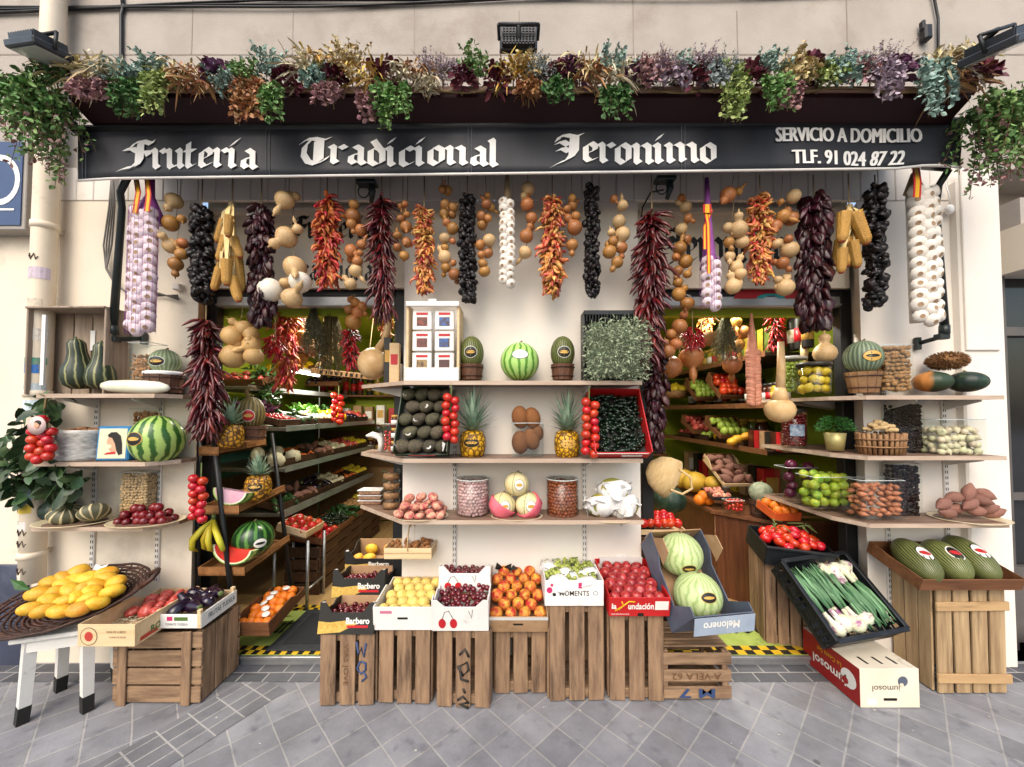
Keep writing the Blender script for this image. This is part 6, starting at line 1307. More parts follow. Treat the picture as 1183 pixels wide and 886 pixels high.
# on the inner return of the middle shelves
for i, (x, yt, w) in enumerate(((455, 392, 11), (447, 385, 8), (459, 415, 9))):
    p = P(x, 436, .02+.04*i); hh = (440-yt)*K(p.y); ww = w*K(p.y); t = thing('tall_box', ('cream tall box with a red print', 'dark tall bottle box with yellow print', 'small cream box with a drawing')[i]+' at the doorway end of the top shelf', 'box', loc=(p.x, p.y, ZM[0]+.001), rot=(0, 0, .1))
    b = B(); b.box((0, .03, hh/2), (ww, .05, hh), 0, .002); put('box_body', b.mesh('box_body', (M_kraft, M_kcard, M_whitel)[i]), t); b = B(); b.box((0, .004, hh*.6), (ww*.7, .004, hh*.25)); put('print', b.mesh('print', (M_redl, M_goldl, M_goldl)[i]), t)
for i in range(3):
    t = thing('preserve_jar', ('lowest', 'middle', 'topmost')[i]+' of three stacked jars with gold lids behind the avocado box', 'jar', loc=(PX(457, .02), .02, ZM[1]+.001+i*.085)); b = B(); b.lathe([(.024, 0), (.027, .006), (.027, .055), (.022, .066)], 18); put('jar_body', b.mesh('jar_body', mat('jam_dark', '3a1614', '5c2820', 9, .15)), t); b = B(); b.lathe([(.025, .064), (.025, .08), (0, .082)], 18); put('lid', b.mesh('lid', M_goldl), t); b = B(); b.lathe([(.0275, .018), (.0275, .048)], 18); put('paper_label', b.mesh('paper_label', M_whitel), t)
t = thing('meat_slicer', 'white curved plastic appliance on the middle shelf inside the first doorway', 'appliance', loc=(PX(434, .15), .15, ZM[1]+.001)); b = B(); b.tube([(.04, 0, 0), (.045, 0, .06), (.03, 0, .1), (-.02, 0, .115), (-.06, 0, .105)], [.03, .032, .034, .03, .012], 12, 0, True, .7); put('casing', b.mesh('casing', M_whitel), t); b = B(); b.lathe([(.03, .1), (.03, .17), (.028, .172)], 16, c=(.03, 0, 0)); put('hopper', b.mesh('hopper', M_glass), t)
clear_box('small clear tub of red sweets beside the white appliance', 441, 452, 490, 523, .08, .05, 'cherry_tomato', .011, 'small red sweet in the clear tub by the doorway', 'sweet', .7, rows=1)
for i in range(4):
    t = thing('snack_tub', ('lowest', 'second lowest', 'second highest', 'highest')[i]+' of four stacked round clear tubs of nuts beside the flat peaches', 'tub', loc=(PX(453, .02), .02, ZM[2]+.001+i*.062)); b = B(); b.lathe([(.05, 0), (.056, .05), (.056, .056)], 22); put('tub_wall', b.mesh('tub_wall', M_glass), t); b = B(); b.lathe([(.0, .003), (.047, .004), (.051, .035), (0, .042)], 18, wob=.06); put('nut_fill', b.mesh('nut_fill', mat('mixed_nuts', '7a5638', 'b0865c', 60, .7, .8, 60)), t); b = B(); b.lathe([(.058, .054), (.058, .06), (0, .06)], 22); put('lid', b.mesh('lid', M_glass), t)
for i in range(3):
    t = thing('snack_tray', ('bottom', 'middle', 'top')[i]+' one of three flat sealed trays of dried slices inside the first doorway', 'tray', loc=(PX(431, .15), .15, ZM[2]+.001+i*.034)); b = B(); b.box((0, 0, .014), (.15, .1, .027), 0, .006); put('tray_fill', b.mesh('tray_fill', mat('dried_slices', '6b4a3a', '9c7a5e', 50, .3)), t); b = B(); b.box((0, 0, .0285), (.16, .11, .003)); put('tray_rim', b.mesh('tray_rim', M_wcard), t)
# ------------------------------------------------------------------ crates and boxes standing on the pavement
def gY(yb): return 1.6*F/(yb-475)*1.0 + CAMY
CR = [(368, 433, 732, 808, 'under the lowest black cherry box'), (435, 498, 727, 806, 'under the box of yellow plums'), (503, 567, 729, 810, 'with dark painted scrawl under the white cherry boxes'),
      (571, 632, 729, 795, 'standing furthest back under the box of peaches'), (634, 700, 699, 803, 'under the white box of grapes'), (704, 769, 709, 803, 'under the red box of apples')]
CRO = {}
for i, (x0, x1, yt, yb, l) in enumerate(CR): CRO[i] = crate_v('upright brown wooden crate ' + l, x0, x1, yt, yb, gY(yb), .27, 3 if i != 0 else 3, gap=.21, rotz=rad(U(-2.5, 2.5)))
def scrawl(par, pts, m, w=.006, nm='painted_mark'):
    b = B(); 
    for s in pts: b.tube([(x, -.002, z) for x, z in s], w, 5, 0, True)
    return put(nm, b.mesh(nm, m), par)
M_bluep = mat('blue_marker', '2c3d63', '36486f'); M_blkp = mat('black_marker', '2a2825', '34312d'); M_stamp = mat('burnt_stamp', '6a4a2e', '5c3f26')
scrawl(CRO[0], [[(.05, .34), (.06, .27), (.075, .31), (.09, .26), (.10, .33)], [(.07, .235), (.055, .2), (.075, .17), (.1, .19), (.1, .225), (.075, .235)], [(.09, .18), (.105, .15), (.08, .13)]], M_bluep, .006)
text('VIAS JOVE', .22, .03, M_stamp, 'stamp', CRO[0], (-.01, -.003, .22), (PI/2, rad(90), 0), bold=0)
scrawl(CRO[2], [[(-.02, .28), (.01, .31), (.03, .27)], [(-.03, .22), (.0, .17), (.03, .2), (.02, .24), (-.02, .22), (-.01, .15), (.03, .14)], [(.0, .1), (.01, .08)], [(-.03, .04), (.0, .06), (.03, .03), (-.02, .02), (.03, .0)]], M_blkp, .007)
p = P(805, 803, gY(803)); p.z = .005
t = crate_h('low brown crate with horizontal boards and faded stamped letters under the melon carton', p, 80*K(gY(803)), .3, .27, 3, None, 0, (), gap=.3)
text('A·VELA 62', .27, .035, M_stamp, 'stamp', t, (0, -.0035, .135), (PI/2, 0, 0), bold=0, flip=True); text('M 7', .2, .05, M_bluep, 'stamp', t, (0, -.0035, .045), (PI/2, 0, 0), flip=True)
b = B()
for i in range(4): slat(b, (0, .045+.065*i, .285), (.37, .055, .01))
put('top_boards', b.mesh('top_boards', M_crateh), t)
# --- cherry boxes with the black print
GB = 'black cherry boxes stepping back into the doorway'
def barbero(label, x0, x1, yt, yb, Y, yback, k, nx, ny, r, il, cat):
    c = Carton('cherry_box', label, x0, x1, yt, yb, Y, .27, .13, yback, M_kcard, M_card, GB, M_kcard, None, 'fruit box', .05)
    c.patch(0, .3, 1, 1, M_straww, 'grain_print', .0008, [(-.5, -.28), (-.1, -.2), (.2, .2), (.0, .34), (-.3, .25), (-.5, .3)])
    c.write('Barbero', .2, .62, .42, .3, M_whitel); c.patch(.2, .36, .38, .12, M_redl, 'red_band', .0012)
    for s in (-1, 1):
        b = B(); b.box((s*(c.W/2-.012), .012, c.H+.025), (.02, .02, .05), 0, .002); put('corner_post', b.mesh('corner_post', M_wcard), c.t)
    c.rows(k, il, cat, nx, ny, r, z=.075, group=il, jit=.5, layers=1, zr=.012); return c
barbero('lowest black cherry box with yellow grain print on the first upright crate', 367, 431, 712, 733, gY(808)-.01, 692, 'cherry', 9, 8, .0155, 'dark cherry in the lowest black printed box', 'cherry')
barbero('middle black cherry box with yellow grain print by the first doorway', 383, 443, 671, 691, -.06, 653, 'cherry', 9, 8, .0155, 'dark cherry in the middle black printed box', 'cherry')
barbero('highest black printed box holding green mangoes by the first doorway', 399, 454, 645, 661, .24, 622, 'mango', 3, 2, .04, 'green and yellow mango in the highest black printed box', 'mango')
for x, yt, yb, Y, l in ((413, 692, 757, -.06, 'middle'), (427, 662, 742, .24, 'highest')):
    pp = P(x, yt, Y+.02); crate_h('brown crate supporting the %s black printed box in the doorway' % l, Vector((pp.x, pp.y, FZ if Y > -.0 else .03)), .3, .26, pp.z-(FZ if Y > 0 else .03)-.012, 4, M_crated, 0, ())
# --- yellow plums
c = Carton('plum_box', 'pale wooden box of yellow plums with a hand hole in its front', 432, 499, 700, 728, gY(806)-.01, .36, .10, 666, M_wcard, M_kraft, None, M_wcard, handle=.0)
c.rows('yellow_plum', 'yellow plum in the pale box with a hand hole', 'plum', 5, 5, .034, z=.085); c.patch(-.28, .78, .2, .12, mat('pink_print', 'b35c78', 'c06f88'), 'print')
# --- white cherry boxes
for x0, x1, yt, yb, Y, yb2, l in ((500, 564, 698, 729, gY(810)-.01, 672, 'lower'), (507, 566, 664, 684, -.17, 646, 'upper')):
    c = Carton('cherry_box', l + ' white cherry box printed with a pair of red cherries', x0, x1, yt, yb, Y, .26, .11, yb2, M_wcard, M_wcard, 'white cherry boxes stacked on the scrawled crate', None, None, 'fruit box', .04)
    for s in (-.32, -.12): c.patch(s, .32, .13, .4, M_redl, 'cherry_print', .001, 'disc')
    b = B(); b.tube([(-.32*c.W, -.0012, c.H*.5), (-.27*c.W, -.0012, c.H*.8), (-.2*c.W, -.0012, c.H*.85), (-.12*c.W, -.0012, c.H*.5)], .0015, 4); b.tube([(.15*c.W, -.0012, c.H*.85), (.2*c.W, -.0012, c.H*.55), (.22*c.W, -.0012, c.H*.9)], .0015, 4); put('stalk_print', b.mesh('stalk_print', M_blackl), c.front)
    c.rows('cherry', 'nearly black cherry in the %s white box' % l, 'cherry', 8, 8, .0165, z=.092, jit=.6, zr=.012)
crate_h('pale empty crate filling the gap between the two white cherry boxes', P(536, 694, -.165), .28, .22, .05, 2, M_cratel, 0, ()) 
# --- peaches
c = Carton('peach_box', 'brown cardboard box of orange red peaches with a white rim', 565, 632, 707, 730, gY(795)-.03, .40, .12, 649, M_card, M_card, None, M_card, handle=0)
c.patch(0, .9, 1, .2, M_wcard, 'white_rim', .0012); b = B(); b.box((0, c.D-.008, .1), (.07, .003, .012)); put('back_slot', b.mesh('back_slot', M_paper), c.t)
c.rows('peach', 'ripe orange red peach in the brown box', 'peach', 4, 6, .037, z=.085, rotf=rnd_rot)
b = B()
for i in range(3): b.leaf((-.11+.03*i, c.D-.05, .1), (U(-.5, .5), -.2, .6), .07, .05, 0, .1, .3)
put('dark_tissue', b.mesh('dark_tissue', M_kcard), c.t)
# --- grapes
c = Carton('grape_box', 'white box of green grapes printed MOMENTS', 630, 697, 671, 700, gY(803)-.01, .36, .12, 644, M_wcard, M_wcard)
c.write('MOMENTS', 0, .5, .5, .2, M_blackl, .006); mat('magenta_print', 'b5245c', 'c02f68'); c.patch(-.42, .62, .10, .24, MATS['magenta_print'], 'print', .001, 'disc'); c.patch(-.34, .45, .06, .14, M_kcard, 'print', .001, 'disc'); c.patch(-.38, .82, .05, .12, MATS['magenta_print'], 'print', .001, 'disc')
c.patch(.1, .8, .06, .22, MATS['magenta_print'], 'print'); c.patch(.36, .5, .09, .16, M_gcard, 'print', .001, 'disc'); c.patch(.36, .5, .07, .12, M_wcard, 'print', .0014, 'disc')
M_grape = mat('green_grape', '8d9a3c', 'b0b862', 8, .25, objv=.25)
gm = smooth_ball('grape', ell(1.15), M_grape, 12)
gi = 0
for cx, cy in ((-.09, .28), (.03, .3), (.1, .25), (-.03, .22), (.07, .17), (-.1, .16), (-.02, .11), (.09, .09)):
    q0 = c.w(cx, cy, .1); t = thing('grape_bunch', 'bunch of pale green grapes in a clear bag in the white box', 'grapes', 'bunches of green grapes in the white box', loc=q0)
    for i in range(22): put('grape', gm, t, (U(-.045, .045), U(-.04, .04), U(-.01, .026)), rnd_rot(), .0125*U(.85, 1.1))
    b = B(); b.tube([(0, 0, .0), (.01, .0, .04), (.04, -.01, .05)], .003, 5)
    for _ in range(4): b.tube([(0, 0, .02), (U(-.05, .05), U(-.04, .04), .03)], .002, 4)
    put('stalk', b.mesh('stalk', M_stem), t)
for cx, cy in ((-.08, .05), (.07, .06), (0, .16), (-.1, .24), (.1, .17)):
    q0 = c.w(cx, cy, .112); b = B(); b.lathe([(0, .02), (.04, .016), (.065, -.005), (.07, -.02)], 14, 0, lambda a, t: 1+.18*math.sin(5*a)+.1*math.sin(9*a), wob=.12); thing('grape_bag', 'crumpled white paper bag round the green grapes', 'bag', 'white grape bags', b.mesh('grape_bag', M_paper), q0, (rad(20), U(-.3, .3), U(0, 6)))
# --- apples
c = Carton('apple_box', 'bright red box of red apples lettered la fundación', 704, 773, 688, 712, gY(803)-.03, .38, .11, 645, M_rcard, M_rcard, None, M_rcard, None, 'fruit box', .0)
c.write('la', -.42, .55, .08, .3, M_whitel); c.write('undación', .02, .55, .42, .34, M_whitel); c.write('www.lafundacion.com', -.32, .14, .3, .1, M_whitel, 0); c.patch(.36, .58, .22, .46, M_whitel, 'paper_label'); 
b = B(); b.tube([(-.34*c.W, -.001, .35*c.H), (-.27*c.W, -.001, .6*c.H), (-.3*c.W, -.001, .8*c.H)], .004, 5); b.tube([(-.4*c.W, -.001, .3*c.H), (-.28*c.W, -.001, .55*c.H), (-.18*c.W, -.001, .8*c.H), (-.08*c.W, -.001, .78*c.H)], .004, 5); put('swash', b.mesh('swash', M_yel), c.front)
c.patch(.02, .1, .1, .16, M_blackl, 'hand_hole', .001); b = B(); b.box((0, c.D-.01, .1), (.27, .003, .05)); b.box((0, c.D-.004, .118), (.07, .012, .03), 0, .004); put('white_flap', b.mesh('white_flap', M_paper), c.t)
c.rows('apple', 'red apple in the bright red box', 'apple', 5, 6, .036, z=.08)
# --- melon carton tilted up
c = Carton('melon_carton', 'grey cardboard carton tipped up steeply with two pale watermelons inside', 774, 843, 680, 728, -.33, .5, .17, 612, M_gcard, M_card, None, M_gcard, .12, 'fruit box', .0, None, rad(9))
c.write('Melonero', -.05, .6, .5, .4, M_whitel, flip=True); b = B(); b.box((0, c.D+.001, .12), (c.W, .004, .07)); put('printed_flap', b.mesh('printed_flap', mat('blue_grey_print', '8a97a8', '9aa5b3')), c.t); fl = B(); fl.box((0, -.003, -.045), (c.W, .004, .09)); fl = put('printed_flap', fl.mesh('printed_flap', MATS['blue_grey_print']), c.t, (0, -.004, c.H), (-c.t_+rad(6), 0, 0)); text('Melonero', .2, .04, M_whitel, 'lettering', fl, (-.02, -.0062, -.042), (PI/2, 0, 0), bold=.02, flip=True); text('Melonero', .16, .03, M_whitel, 'lettering', c.t, (.03, c.D-.008, .13), (PI/2, 0, 0))
for s in (-1, 1): b = B(); b.prism([(0, 0), (.16, 0), (.11, .1), (.03, .1)], s*c.W/2, s*c.W/2+.005, 0, 'x'); put('side_flap', b.mesh('side_flap', M_card), c.t, (0, c.D*.6, .17)); 
b = B(); b.box((.08, -.003, c.H*.35), (.1, .002, c.H*.5)); put('paper_label', b.mesh('paper_label', M_whitel), c.t)
for cy, l, lb in ((.37, 'upper pale round watermelon with an oval label in the tipped carton', (0, -.35, .34, .22)), (.14, 'lower pale watermelon half hidden in the tipped carton', (.05, .35, .36, .22))):
    q = c.w(-.01, cy, .128); big_fruit('pale_watermelon', l, 'watermelon', q, (.126, .126, .122), M_rindp, None, 'pale watermelons in the carton', (rad(25), 0, U(0, 6)), True, 36, None, None); m = [o for o in COL.objects if o.name.startswith('pale_watermelon')][-1]; m.rotation_euler = (0, 0, 0); ball_label(m, (.126, .126, .122), *lb, [M_goldl, M_blackl, M_goldl])
# --- chip basket of mushrooms hung from the shelf
t = thing('chip_basket', 'pale wooden chip basket of mushrooms with a central handle under the bottom shelf', 'basket', loc=P(471, 646, -.16)); W, D, H = 54*K(-.16), .17, .07
b = B(); b.box((0, D/2, .004), (W, D, .006)); 
for z in (.02, .052): b.box((0, 0, z), (W, .004, .028)); b.box((0, D, z), (W, .004, .028)); b.box((-W/2, D/2, z), (.004, D-.006, .028)); b.box((W/2, D/2, z), (.004, D-.006, .028))
put('woven_sides', b.mesh('woven_sides', M_kraft), t); b = B(); b.tube([(0, .0, .05), (0, .0, .14), (0, .03, .185), (0, D-.03, .185), (0, D, .14), (0, D, .05)], [.012]*6, 6, 0, True, .3); put('handle', b.mesh('handle', M_kraft), t)
for i in range(34): thing('mushroom', 'small brown mushroom in the pale chip basket', 'mushroom', 'mushrooms in the chip basket', MATS.get('x') or fruit_mesh('almond'), t.location+Vector((U(-.45, .45)*W, U(.02, D-.02), U(.045, .07))), rnd_rot(), U(.013, .018))
# --- stool with the mango basket
t = thing('stool', 'white painted wooden stool with black taped feet', 'stool', loc=(-2.43, -.31, 0), rot=(0, 0, rad(18)))
M_wpaint = mat('chipped_white_paint', 'd3d0c9', 'dcd9d3', 4, .5, .1, dirt='9a9388', dscale=6, dlo=.62, dhi=.75)
b = B(); b.box((0, 0, .43), (.34, .32, .024), 0, .006); put('seat', b.mesh('seat', M_wpaint), t); b = B()
for s in (-1, 1): b.box((0, s*.13, .39), (.24, .018, .06)); b.box((s*.14, 0, .39), (.018, .22, .06))
put('apron', b.mesh('apron', M_wpaint), t)
for sx in (-1, 1):
    for sy in (-1, 1):
        b = B(); q = 8; b.tube([(sx*.115, sy*.11, .418), (sx*.125, sy*.118, .10), (sx*.13, sy*.122, .0)], [.034, .030, .028], 4, 0, True, 1, False); lg = put('leg', b.mesh('leg', M_wpaint), t)
        b = B(); b.tube([(sx*.1254, sy*.1183, .085), (sx*.13, sy*.122, .001)], [.0325, .031], 4, 0, True, 1, False); put('foot_tape', b.mesh('foot_tape', M_kcard), lg)
bt = thing('wicker_tray', 'large dark wicker tray tipped forward full of mangoes on the white stool', 'basket', loc=(-2.46, -.29, .50), rot=(rad(23), rad(-9), rad(15)))
b = B(); A_, C_ = .36, .22
for ring in range(14):
    f_ = .25+ring/13*.75; z = .07*max(0, f_-.6)/.4; b.tube([(A_*f_*math.cos(q), C_*f_*math.sin(q), z+.004*math.sin(q*12+ring*PI)) for q in [2*PI*i/60 for i in range(61)]], .0075, 5)
for i in range(40): q = 2*PI*i/40; b.tube([(0, 0, -.004), (A_*.6*math.cos(q), C_*.6*math.sin(q), -.002), (A_*1.0*math.cos(q), C_*1.0*math.sin(q), .075)], .004, 4)
b.lathe([(0, -.006), (.6, -.006), (.62, -.002), (0, -.001)], 30, sx=A_, sy=C_); put('weave', b.mesh('weave', M_bsktd), bt)
for s in (-1, 1): b = B(); b.tube([(s*A_*.97, -.05, .07), (s*(A_+.05), -.035, .1), (s*(A_+.065), 0, .11), (s*(A_+.05), .035, .1), (s*A_*.97, .05, .07)], .013, 8); put('handle', b.mesh('handle', M_bsktd), bt)
for mx, my in ((172, 220), (290, 150), (345, 160), (440, 180), (525, 170), (510, 210), (255, 215), (315, 205), (385, 195), (340, 240), (405, 240), (440, 262), (140, 288), (200, 298), (270, 300), (358, 290), (230, 250), (290, 258), (240, 168), (350, 125), (400, 152), (485, 150), (480, 128), (300, 180), (420, 215)):
    x, y = mx/3.937, 630+my/3.937; Y = -.47+(707-y)*.0062; item('mango', 'ripe yellow orange mango heaped in the dark wicker tray', 'mango', P(x, y, Y), 8.9*K(Y), (PI/2+U(-.5, .5), U(-.6, .6), PI/2+U(-.9, .9)), 'mangoes in the wicker tray')
b = B(); b.leaf((0, 0, 0), (-.7, -.2, .5), .13, .05, 0, .15, .2, (0, -1, .3)); thing('mango_leaf', 'single green leaf sticking out of the mango tray by the drainpipe', 'leaf', me=b.mesh('mango_leaf', M_leafg), loc=P(36, 682, -.36))
b = B(); n = 10; q = [(math.cos(PI*2*i/n)*(.075 if i % 2 else .045), math.sin(PI*2*i/n)*(.05 if i % 2 else .028)) for i in range(n)]; b.prism([(x, y) for x, y in q], 0, .002, 0, 'y'); thing('price_star', 'white star-shaped price card stuck among the mangoes', 'price card', me=b.mesh('price_star', M_paper), loc=P(111, 660, -.16), rot=(rad(-35), rad(-12), 0))
# --- crate and two boxes beside the stool
yb = 806; pp = P(180, yb, gY(yb)); pp.z = .005
cw = crate_h('broad brown crate with horizontal boards and two battens beside the white stool', pp, 100*K(gY(yb)), .3, .385, 4, None, 0, (-.38, .34), side_v=True)
c = Carton('tomato_box', 'long pale wooden box of pink tomatoes with a printed round tomato stamp', 90, 155, 722, 747, -.5, .46, .075, 679, M_kraft, M_kraft, None, M_kraft)
c.patch(-.3, .46, .3, .82, M_blackl, 'stamp', .0008, 'disc'); c.patch(-.3, .46, .28, .76, M_kraft, 'stamp', .0011, 'disc'); c.patch(-.3, .46, .15, .44, mat('tomato_print', 'a8342a', 'b8443a'), 'stamp', .0014, 'disc'); c.write('ROSA DE ALBEDO', .18, .66, .34, .1, M_stamp, 0); c.write('TOMATE ROSA', .2, .42, .3, .08, M_stamp, 0)
for s in (0,):
    text('ROSA', .11, .035, mat('green_print', '4a6a2e', '4a6a2e'), 'lettering', c.t, (c.W/2+.0012, .14, .04), (PI/2, 0, PI/2)); b = B(); b.poly([(c.W/2+.001, .0+y, z) for y, z in ((.02, .01), (.13, .012), (.11, .035), (.03, .03))]); put('print', b.mesh('print', MATS['tomato_print']), c.t)
c.rows('pink_tomato', 'ridged pink tomato in the long pale box', 'tomato', 4, 4, .036, z=.05, y0=.24, rotf=rnd_rot)
b = B()
for i in range(260): q = (U(-.46, .46)*c.W, U(.03, .25), U(.012, .03)); b.tube([q, (q[0]+U(-.03, .03), q[1]+U(-.03, .03), q[2]+U(-.005, .01))], .0018, 3)
o = put('paper_shreds', b.mesh('paper_shreds', mat('straw_shreds', 'd2c6a8', 'dcd2b8')), c.t); o['kind'] = 'stuff'
c = Carton('aubergine_box', 'white printed box of aubergines with wooden corner posts on the broad crate', 181, 232, 710, 726, -.36, .27, .075, 681, M_wcard, M_kraft, None, M_wcard)
c.write('TOMATE TUDELA', -.05, .3, .5, .16, M_gcard, 0); c.patch(-.2, .7, .12, .3, MATS['magenta_print'], 'print'); c.patch(.05, .68, .3, .26, MATS['green_print'], 'print'); text('FRUTAS TUDELA', .2, .028, M_gcard, 'lettering', c.t, (c.W/2+.0012, .15, .04), (PI/2, 0, PI/2), bold=.01)
for x in (-.47, .47):
    for y in (.03, .94): b = B(); b.box((x*c.W*.96, y*c.D, .05), (.02, .02, .1), 0, .002); put('corner_post', b.mesh('corner_post', M_kraft), c.t)
for i, (x, y) in enumerate(((-.06, .2), (0, .21), (.06, .2), (-.07, .13), (-.01, .14), (.05, .13), (-.05, .06), (.03, .07))): item('aubergine', 'shiny black aubergine in the white printed box', 'aubergine', c.w(x, y, .07+U(0, .02)), .037, (U(.8, 2), U(-.5, .5), U(0, 6)), 'aubergines in the white box')
# --- big crate and tray of dark melons
yb = 795; Yf = gY(yb); pp = P(1125, yb, Yf); W = 81*K(Yf); H = PZ(680, Yf)
t = thing('wooden_crate', 'tall pale wooden crate with two battens under the tray of dark melons', 'crate', loc=(pp.x, pp.y, .005)); D = .265
for i in range(4): b = B(); slat(b, (-W/2+W/4*(i+.5), .008, H/2), (W/4*.84, .014, H-.004)); put('front_slat', b.mesh('front_slat', M_cratel), t)
for z in (.09, H-.1): b = B(); slat(b, (0, -.007, z), (W+.01, .013, .05)); put('batten', b.mesh('batten', mat('light_crate_wood_flat', 'a3835c', 'b8976c', 5, .75, .3, 40, (.35, 5, 5), island=.2, dirt='5f462f', dscale=4, dlo=.6)), t)
for s in (-1, 1):
    b = B()
    for i in range(3): slat(b, (s*(W/2-.007), .02+(D-.03)/3*(i+.5), H/2), (.012, (D-.03)/3*.92, H-.004))
    put('side_panel', b.mesh('side_panel', M_cratel), t)
b = B(); b.box((0, D-.006, H/2), (W-.03, .01, H-.01)); put('back_panel', b.mesh('back_panel', M_cratel), t)
c = Carton('melon_tray', 'brown wooden tray of three dark green melons on the tall pale crate', 1063, 1180, 667, 682, -.33, .33, .075, 625, M_tray, M_tray, None, M_tray)
for i, (x, y) in enumerate(((-.175, .15), (.0, .15), (.165, .17))):
    q = c.w(x, y, .078); l = ('dark green melon with a round label nearest the leeks', 'slightly smaller dark melon between the other two', 'dark green melon nearest the pilaster with a dark label')[i]; s_ = (.155, .145, .165)[i]
    o = big_fruit('dark_melon', l, 'melon', q, (.084, .084, s_), M_melond, lambda a, t: 1+.006*math.sin(17*a), 'dark green melons in the brown tray', (rad(-68), 0, rad(-14)), True, 36, [(math.sin(PI*j/18)**.85, -math.cos(PI*j/18)) for j in range(19)])
    Mi = o.rotation_euler.to_matrix().inverted(); dl = Mi @ Vector((-.05, -.62, .8)).normalized(); b = B(); n = 22
    az, el_ = math.atan2(dl.x, -dl.y), math.asin(max(-1, min(1, dl.z))); ball_label(o, (.084, .084, s_), az, el_*.4-.1, .5, .36, [M_whitel if i == 1 else M_blackl, M_blackl if i == 1 else M_whitel, M_redl], ring=(1, .86, .7))
# --- carton with the upside-down print, leek crate on it
yb = 810; Yf = gY(yb); p = P(1028.5, yb, Yf); W, H, D = 67*K(Yf), 43*K(Yf), .4
t = thing('printed_carton', 'cream and red cardboard carton lying upside down below the leeks', 'carton', loc=(p.x, p.y, .004)); M_crm = mat('cream_card', 'd3c8b2', 'dcd2be', 5, .65, dirt='b3a68e', dscale=6, dlo=.62)
b = B(); b.box((0, D/2, H/2), (W, D, H), 0, .002); bd = put('carton_body', b.mesh('carton_body', M_crm), t); b = B(); b.poly([(-W/2-.0012, 0, .002), (-W/2-.0012, 0, H-.002), (-W/2-.0012, D, H-.002), (-W/2-.0012, D, .002)]); rs = put('red_side', b.mesh('red_side', mat('dark_red_card', '8c1a18', '9c2420', 4, .5)), t)
text('jumosol', .15, .042, M_blackl, 'lettering', bd, (-.02, -.0012, H*.52), (PI/2, 0, 0), bold=.0, flip=True); text('jumosol', .24, .07, M_whitel, 'lettering', rs, (-W/2-.0024, .2, H*.4), (PI/2, 0, -PI/2), bold=.02, flip=True); text('La Cesta Sol', .17, .025, M_yel, 'lettering', rs, (-W/2-.0024, .2, H*.72), (PI/2, 0, -PI/2), bold=0, flip=True)
def disc(par, c_, r, m, nrm, nm='print'):
    b = B(); u = Vector((1, 0, 0)) if abs(nrm[1]) else Vector((0, -1, 0)); c_ = Vector(c_); b.poly([c_+u*math.cos(q)*r+Vector((0, 0, math.sin(q)*r)) for q in [2*PI*i/22 for i in range(22)]]); return put(nm, b.mesh(nm, m), par)
disc(bd, (.07, -.0012, H*.68), .027, M_gcard, (0, 1, 0)); disc(bd, (.062, -.0018, H*.58), .012, M_crm, (0, 1, 0)); disc(rs, (-W/2-.0024, .07, H*.52), .05, M_whitel, (1, 0, 0)); disc(rs, (-W/2-.003, .09, H*.42), .02, MATS['dark_red_card'], (1, 0, 0))
b = B(); b.box((.0, -.001, .045), (.07, .003, .012)); put('hand_hole', b.mesh('hand_hole', MATS['hole_shadow']), bd); b = B(); b.box((-.1, -.001, .03), (.05, .002, .03)); put('paper_label', b.mesh('paper_label', M_whitel), bd)
b = B(); 
for x in (-.08, .0, .08): b.box((x, .07, H+.0008), (.012, .06, .0016), 0, 0, (0, 0, rad(4)))
put('top_slots', b.mesh('top_slots', MATS['hole_shadow']), bd)
BL, BR, TL = P(969, 741, -.37), P(1050, 726, -.29), P(924, 645, -.03); ex = (BR-BL); W = ex.length; ex.normalize(); ey = TL-BL; ey = (ey-ex*ey.dot(ex)); L = ey.length; ey.normalize(); nz = ex.cross(ey); R3 = Matrix((ex, ey, nz)).transposed(); ML = Matrix.Translation(BL) @ R3.to_4x4()
t = thing('plastic_crate', 'black slotted plastic crate of leeks and spring onions leaning on the red carton', 'crate', loc=BL, rot=R3.to_quaternion() if False else R3.to_euler()); dp = .13
b = B(); b.box((W/2, L/2, -dp), (W-.03, L-.03, .008)); put('crate_base', b.mesh('crate_base', M_blackplastic), t)
for y in (0, L):
    b = B(); b.prism([(0, -.05), (W*.25, -.05), (W*.3, -.02), (W*.7, -.02), (W*.75, -.05), (W, -.05), (W-.01, -dp), (.01, -dp)][::-1], y-.004, y+.004, 0, 'y'); b.box((W/2, y, -.004), (W, .026, .012), 0, .004); b.prism([(0, 0), (W, 0), (W, -.06), (0, -.06)][::-1], y-.0045, y+.0045, 0, 'y'); put('crate_end', b.mesh('crate_end', M_blackplastic), t)
for x in (0, W):
    b = B(); b.box((x, L/2, -.004), (.026, L, .012), 0, .004); b.box((x, L/2, -.025), (.008, L, .03)); b.box((x, L/2, -dp+.015), (.008, L, .04))
    for i in range(13): b.box((x, L*(i+.5)/13, -dp/2-.01), (.008, .014 if i not in (4, 8) else L/9, .07))
    b.box((x, L/2, -dp/2-.012), (.007, L, .008)); put('crate_side', b.mesh('crate_side', M_blackplastic), t)
M_leekl = mat('leek_leaf', '2f5a3a', '6b9268', 6, .45, .1, 30, (1, 1, .3), objv=.3, island=.25); M_leekw = mat('leek_white', 'd6d5c6', 'c9cfa4', 6, .35, objv=.1, dirt='8a4a78', dscale=22, dlo=.5, dhi=.62)
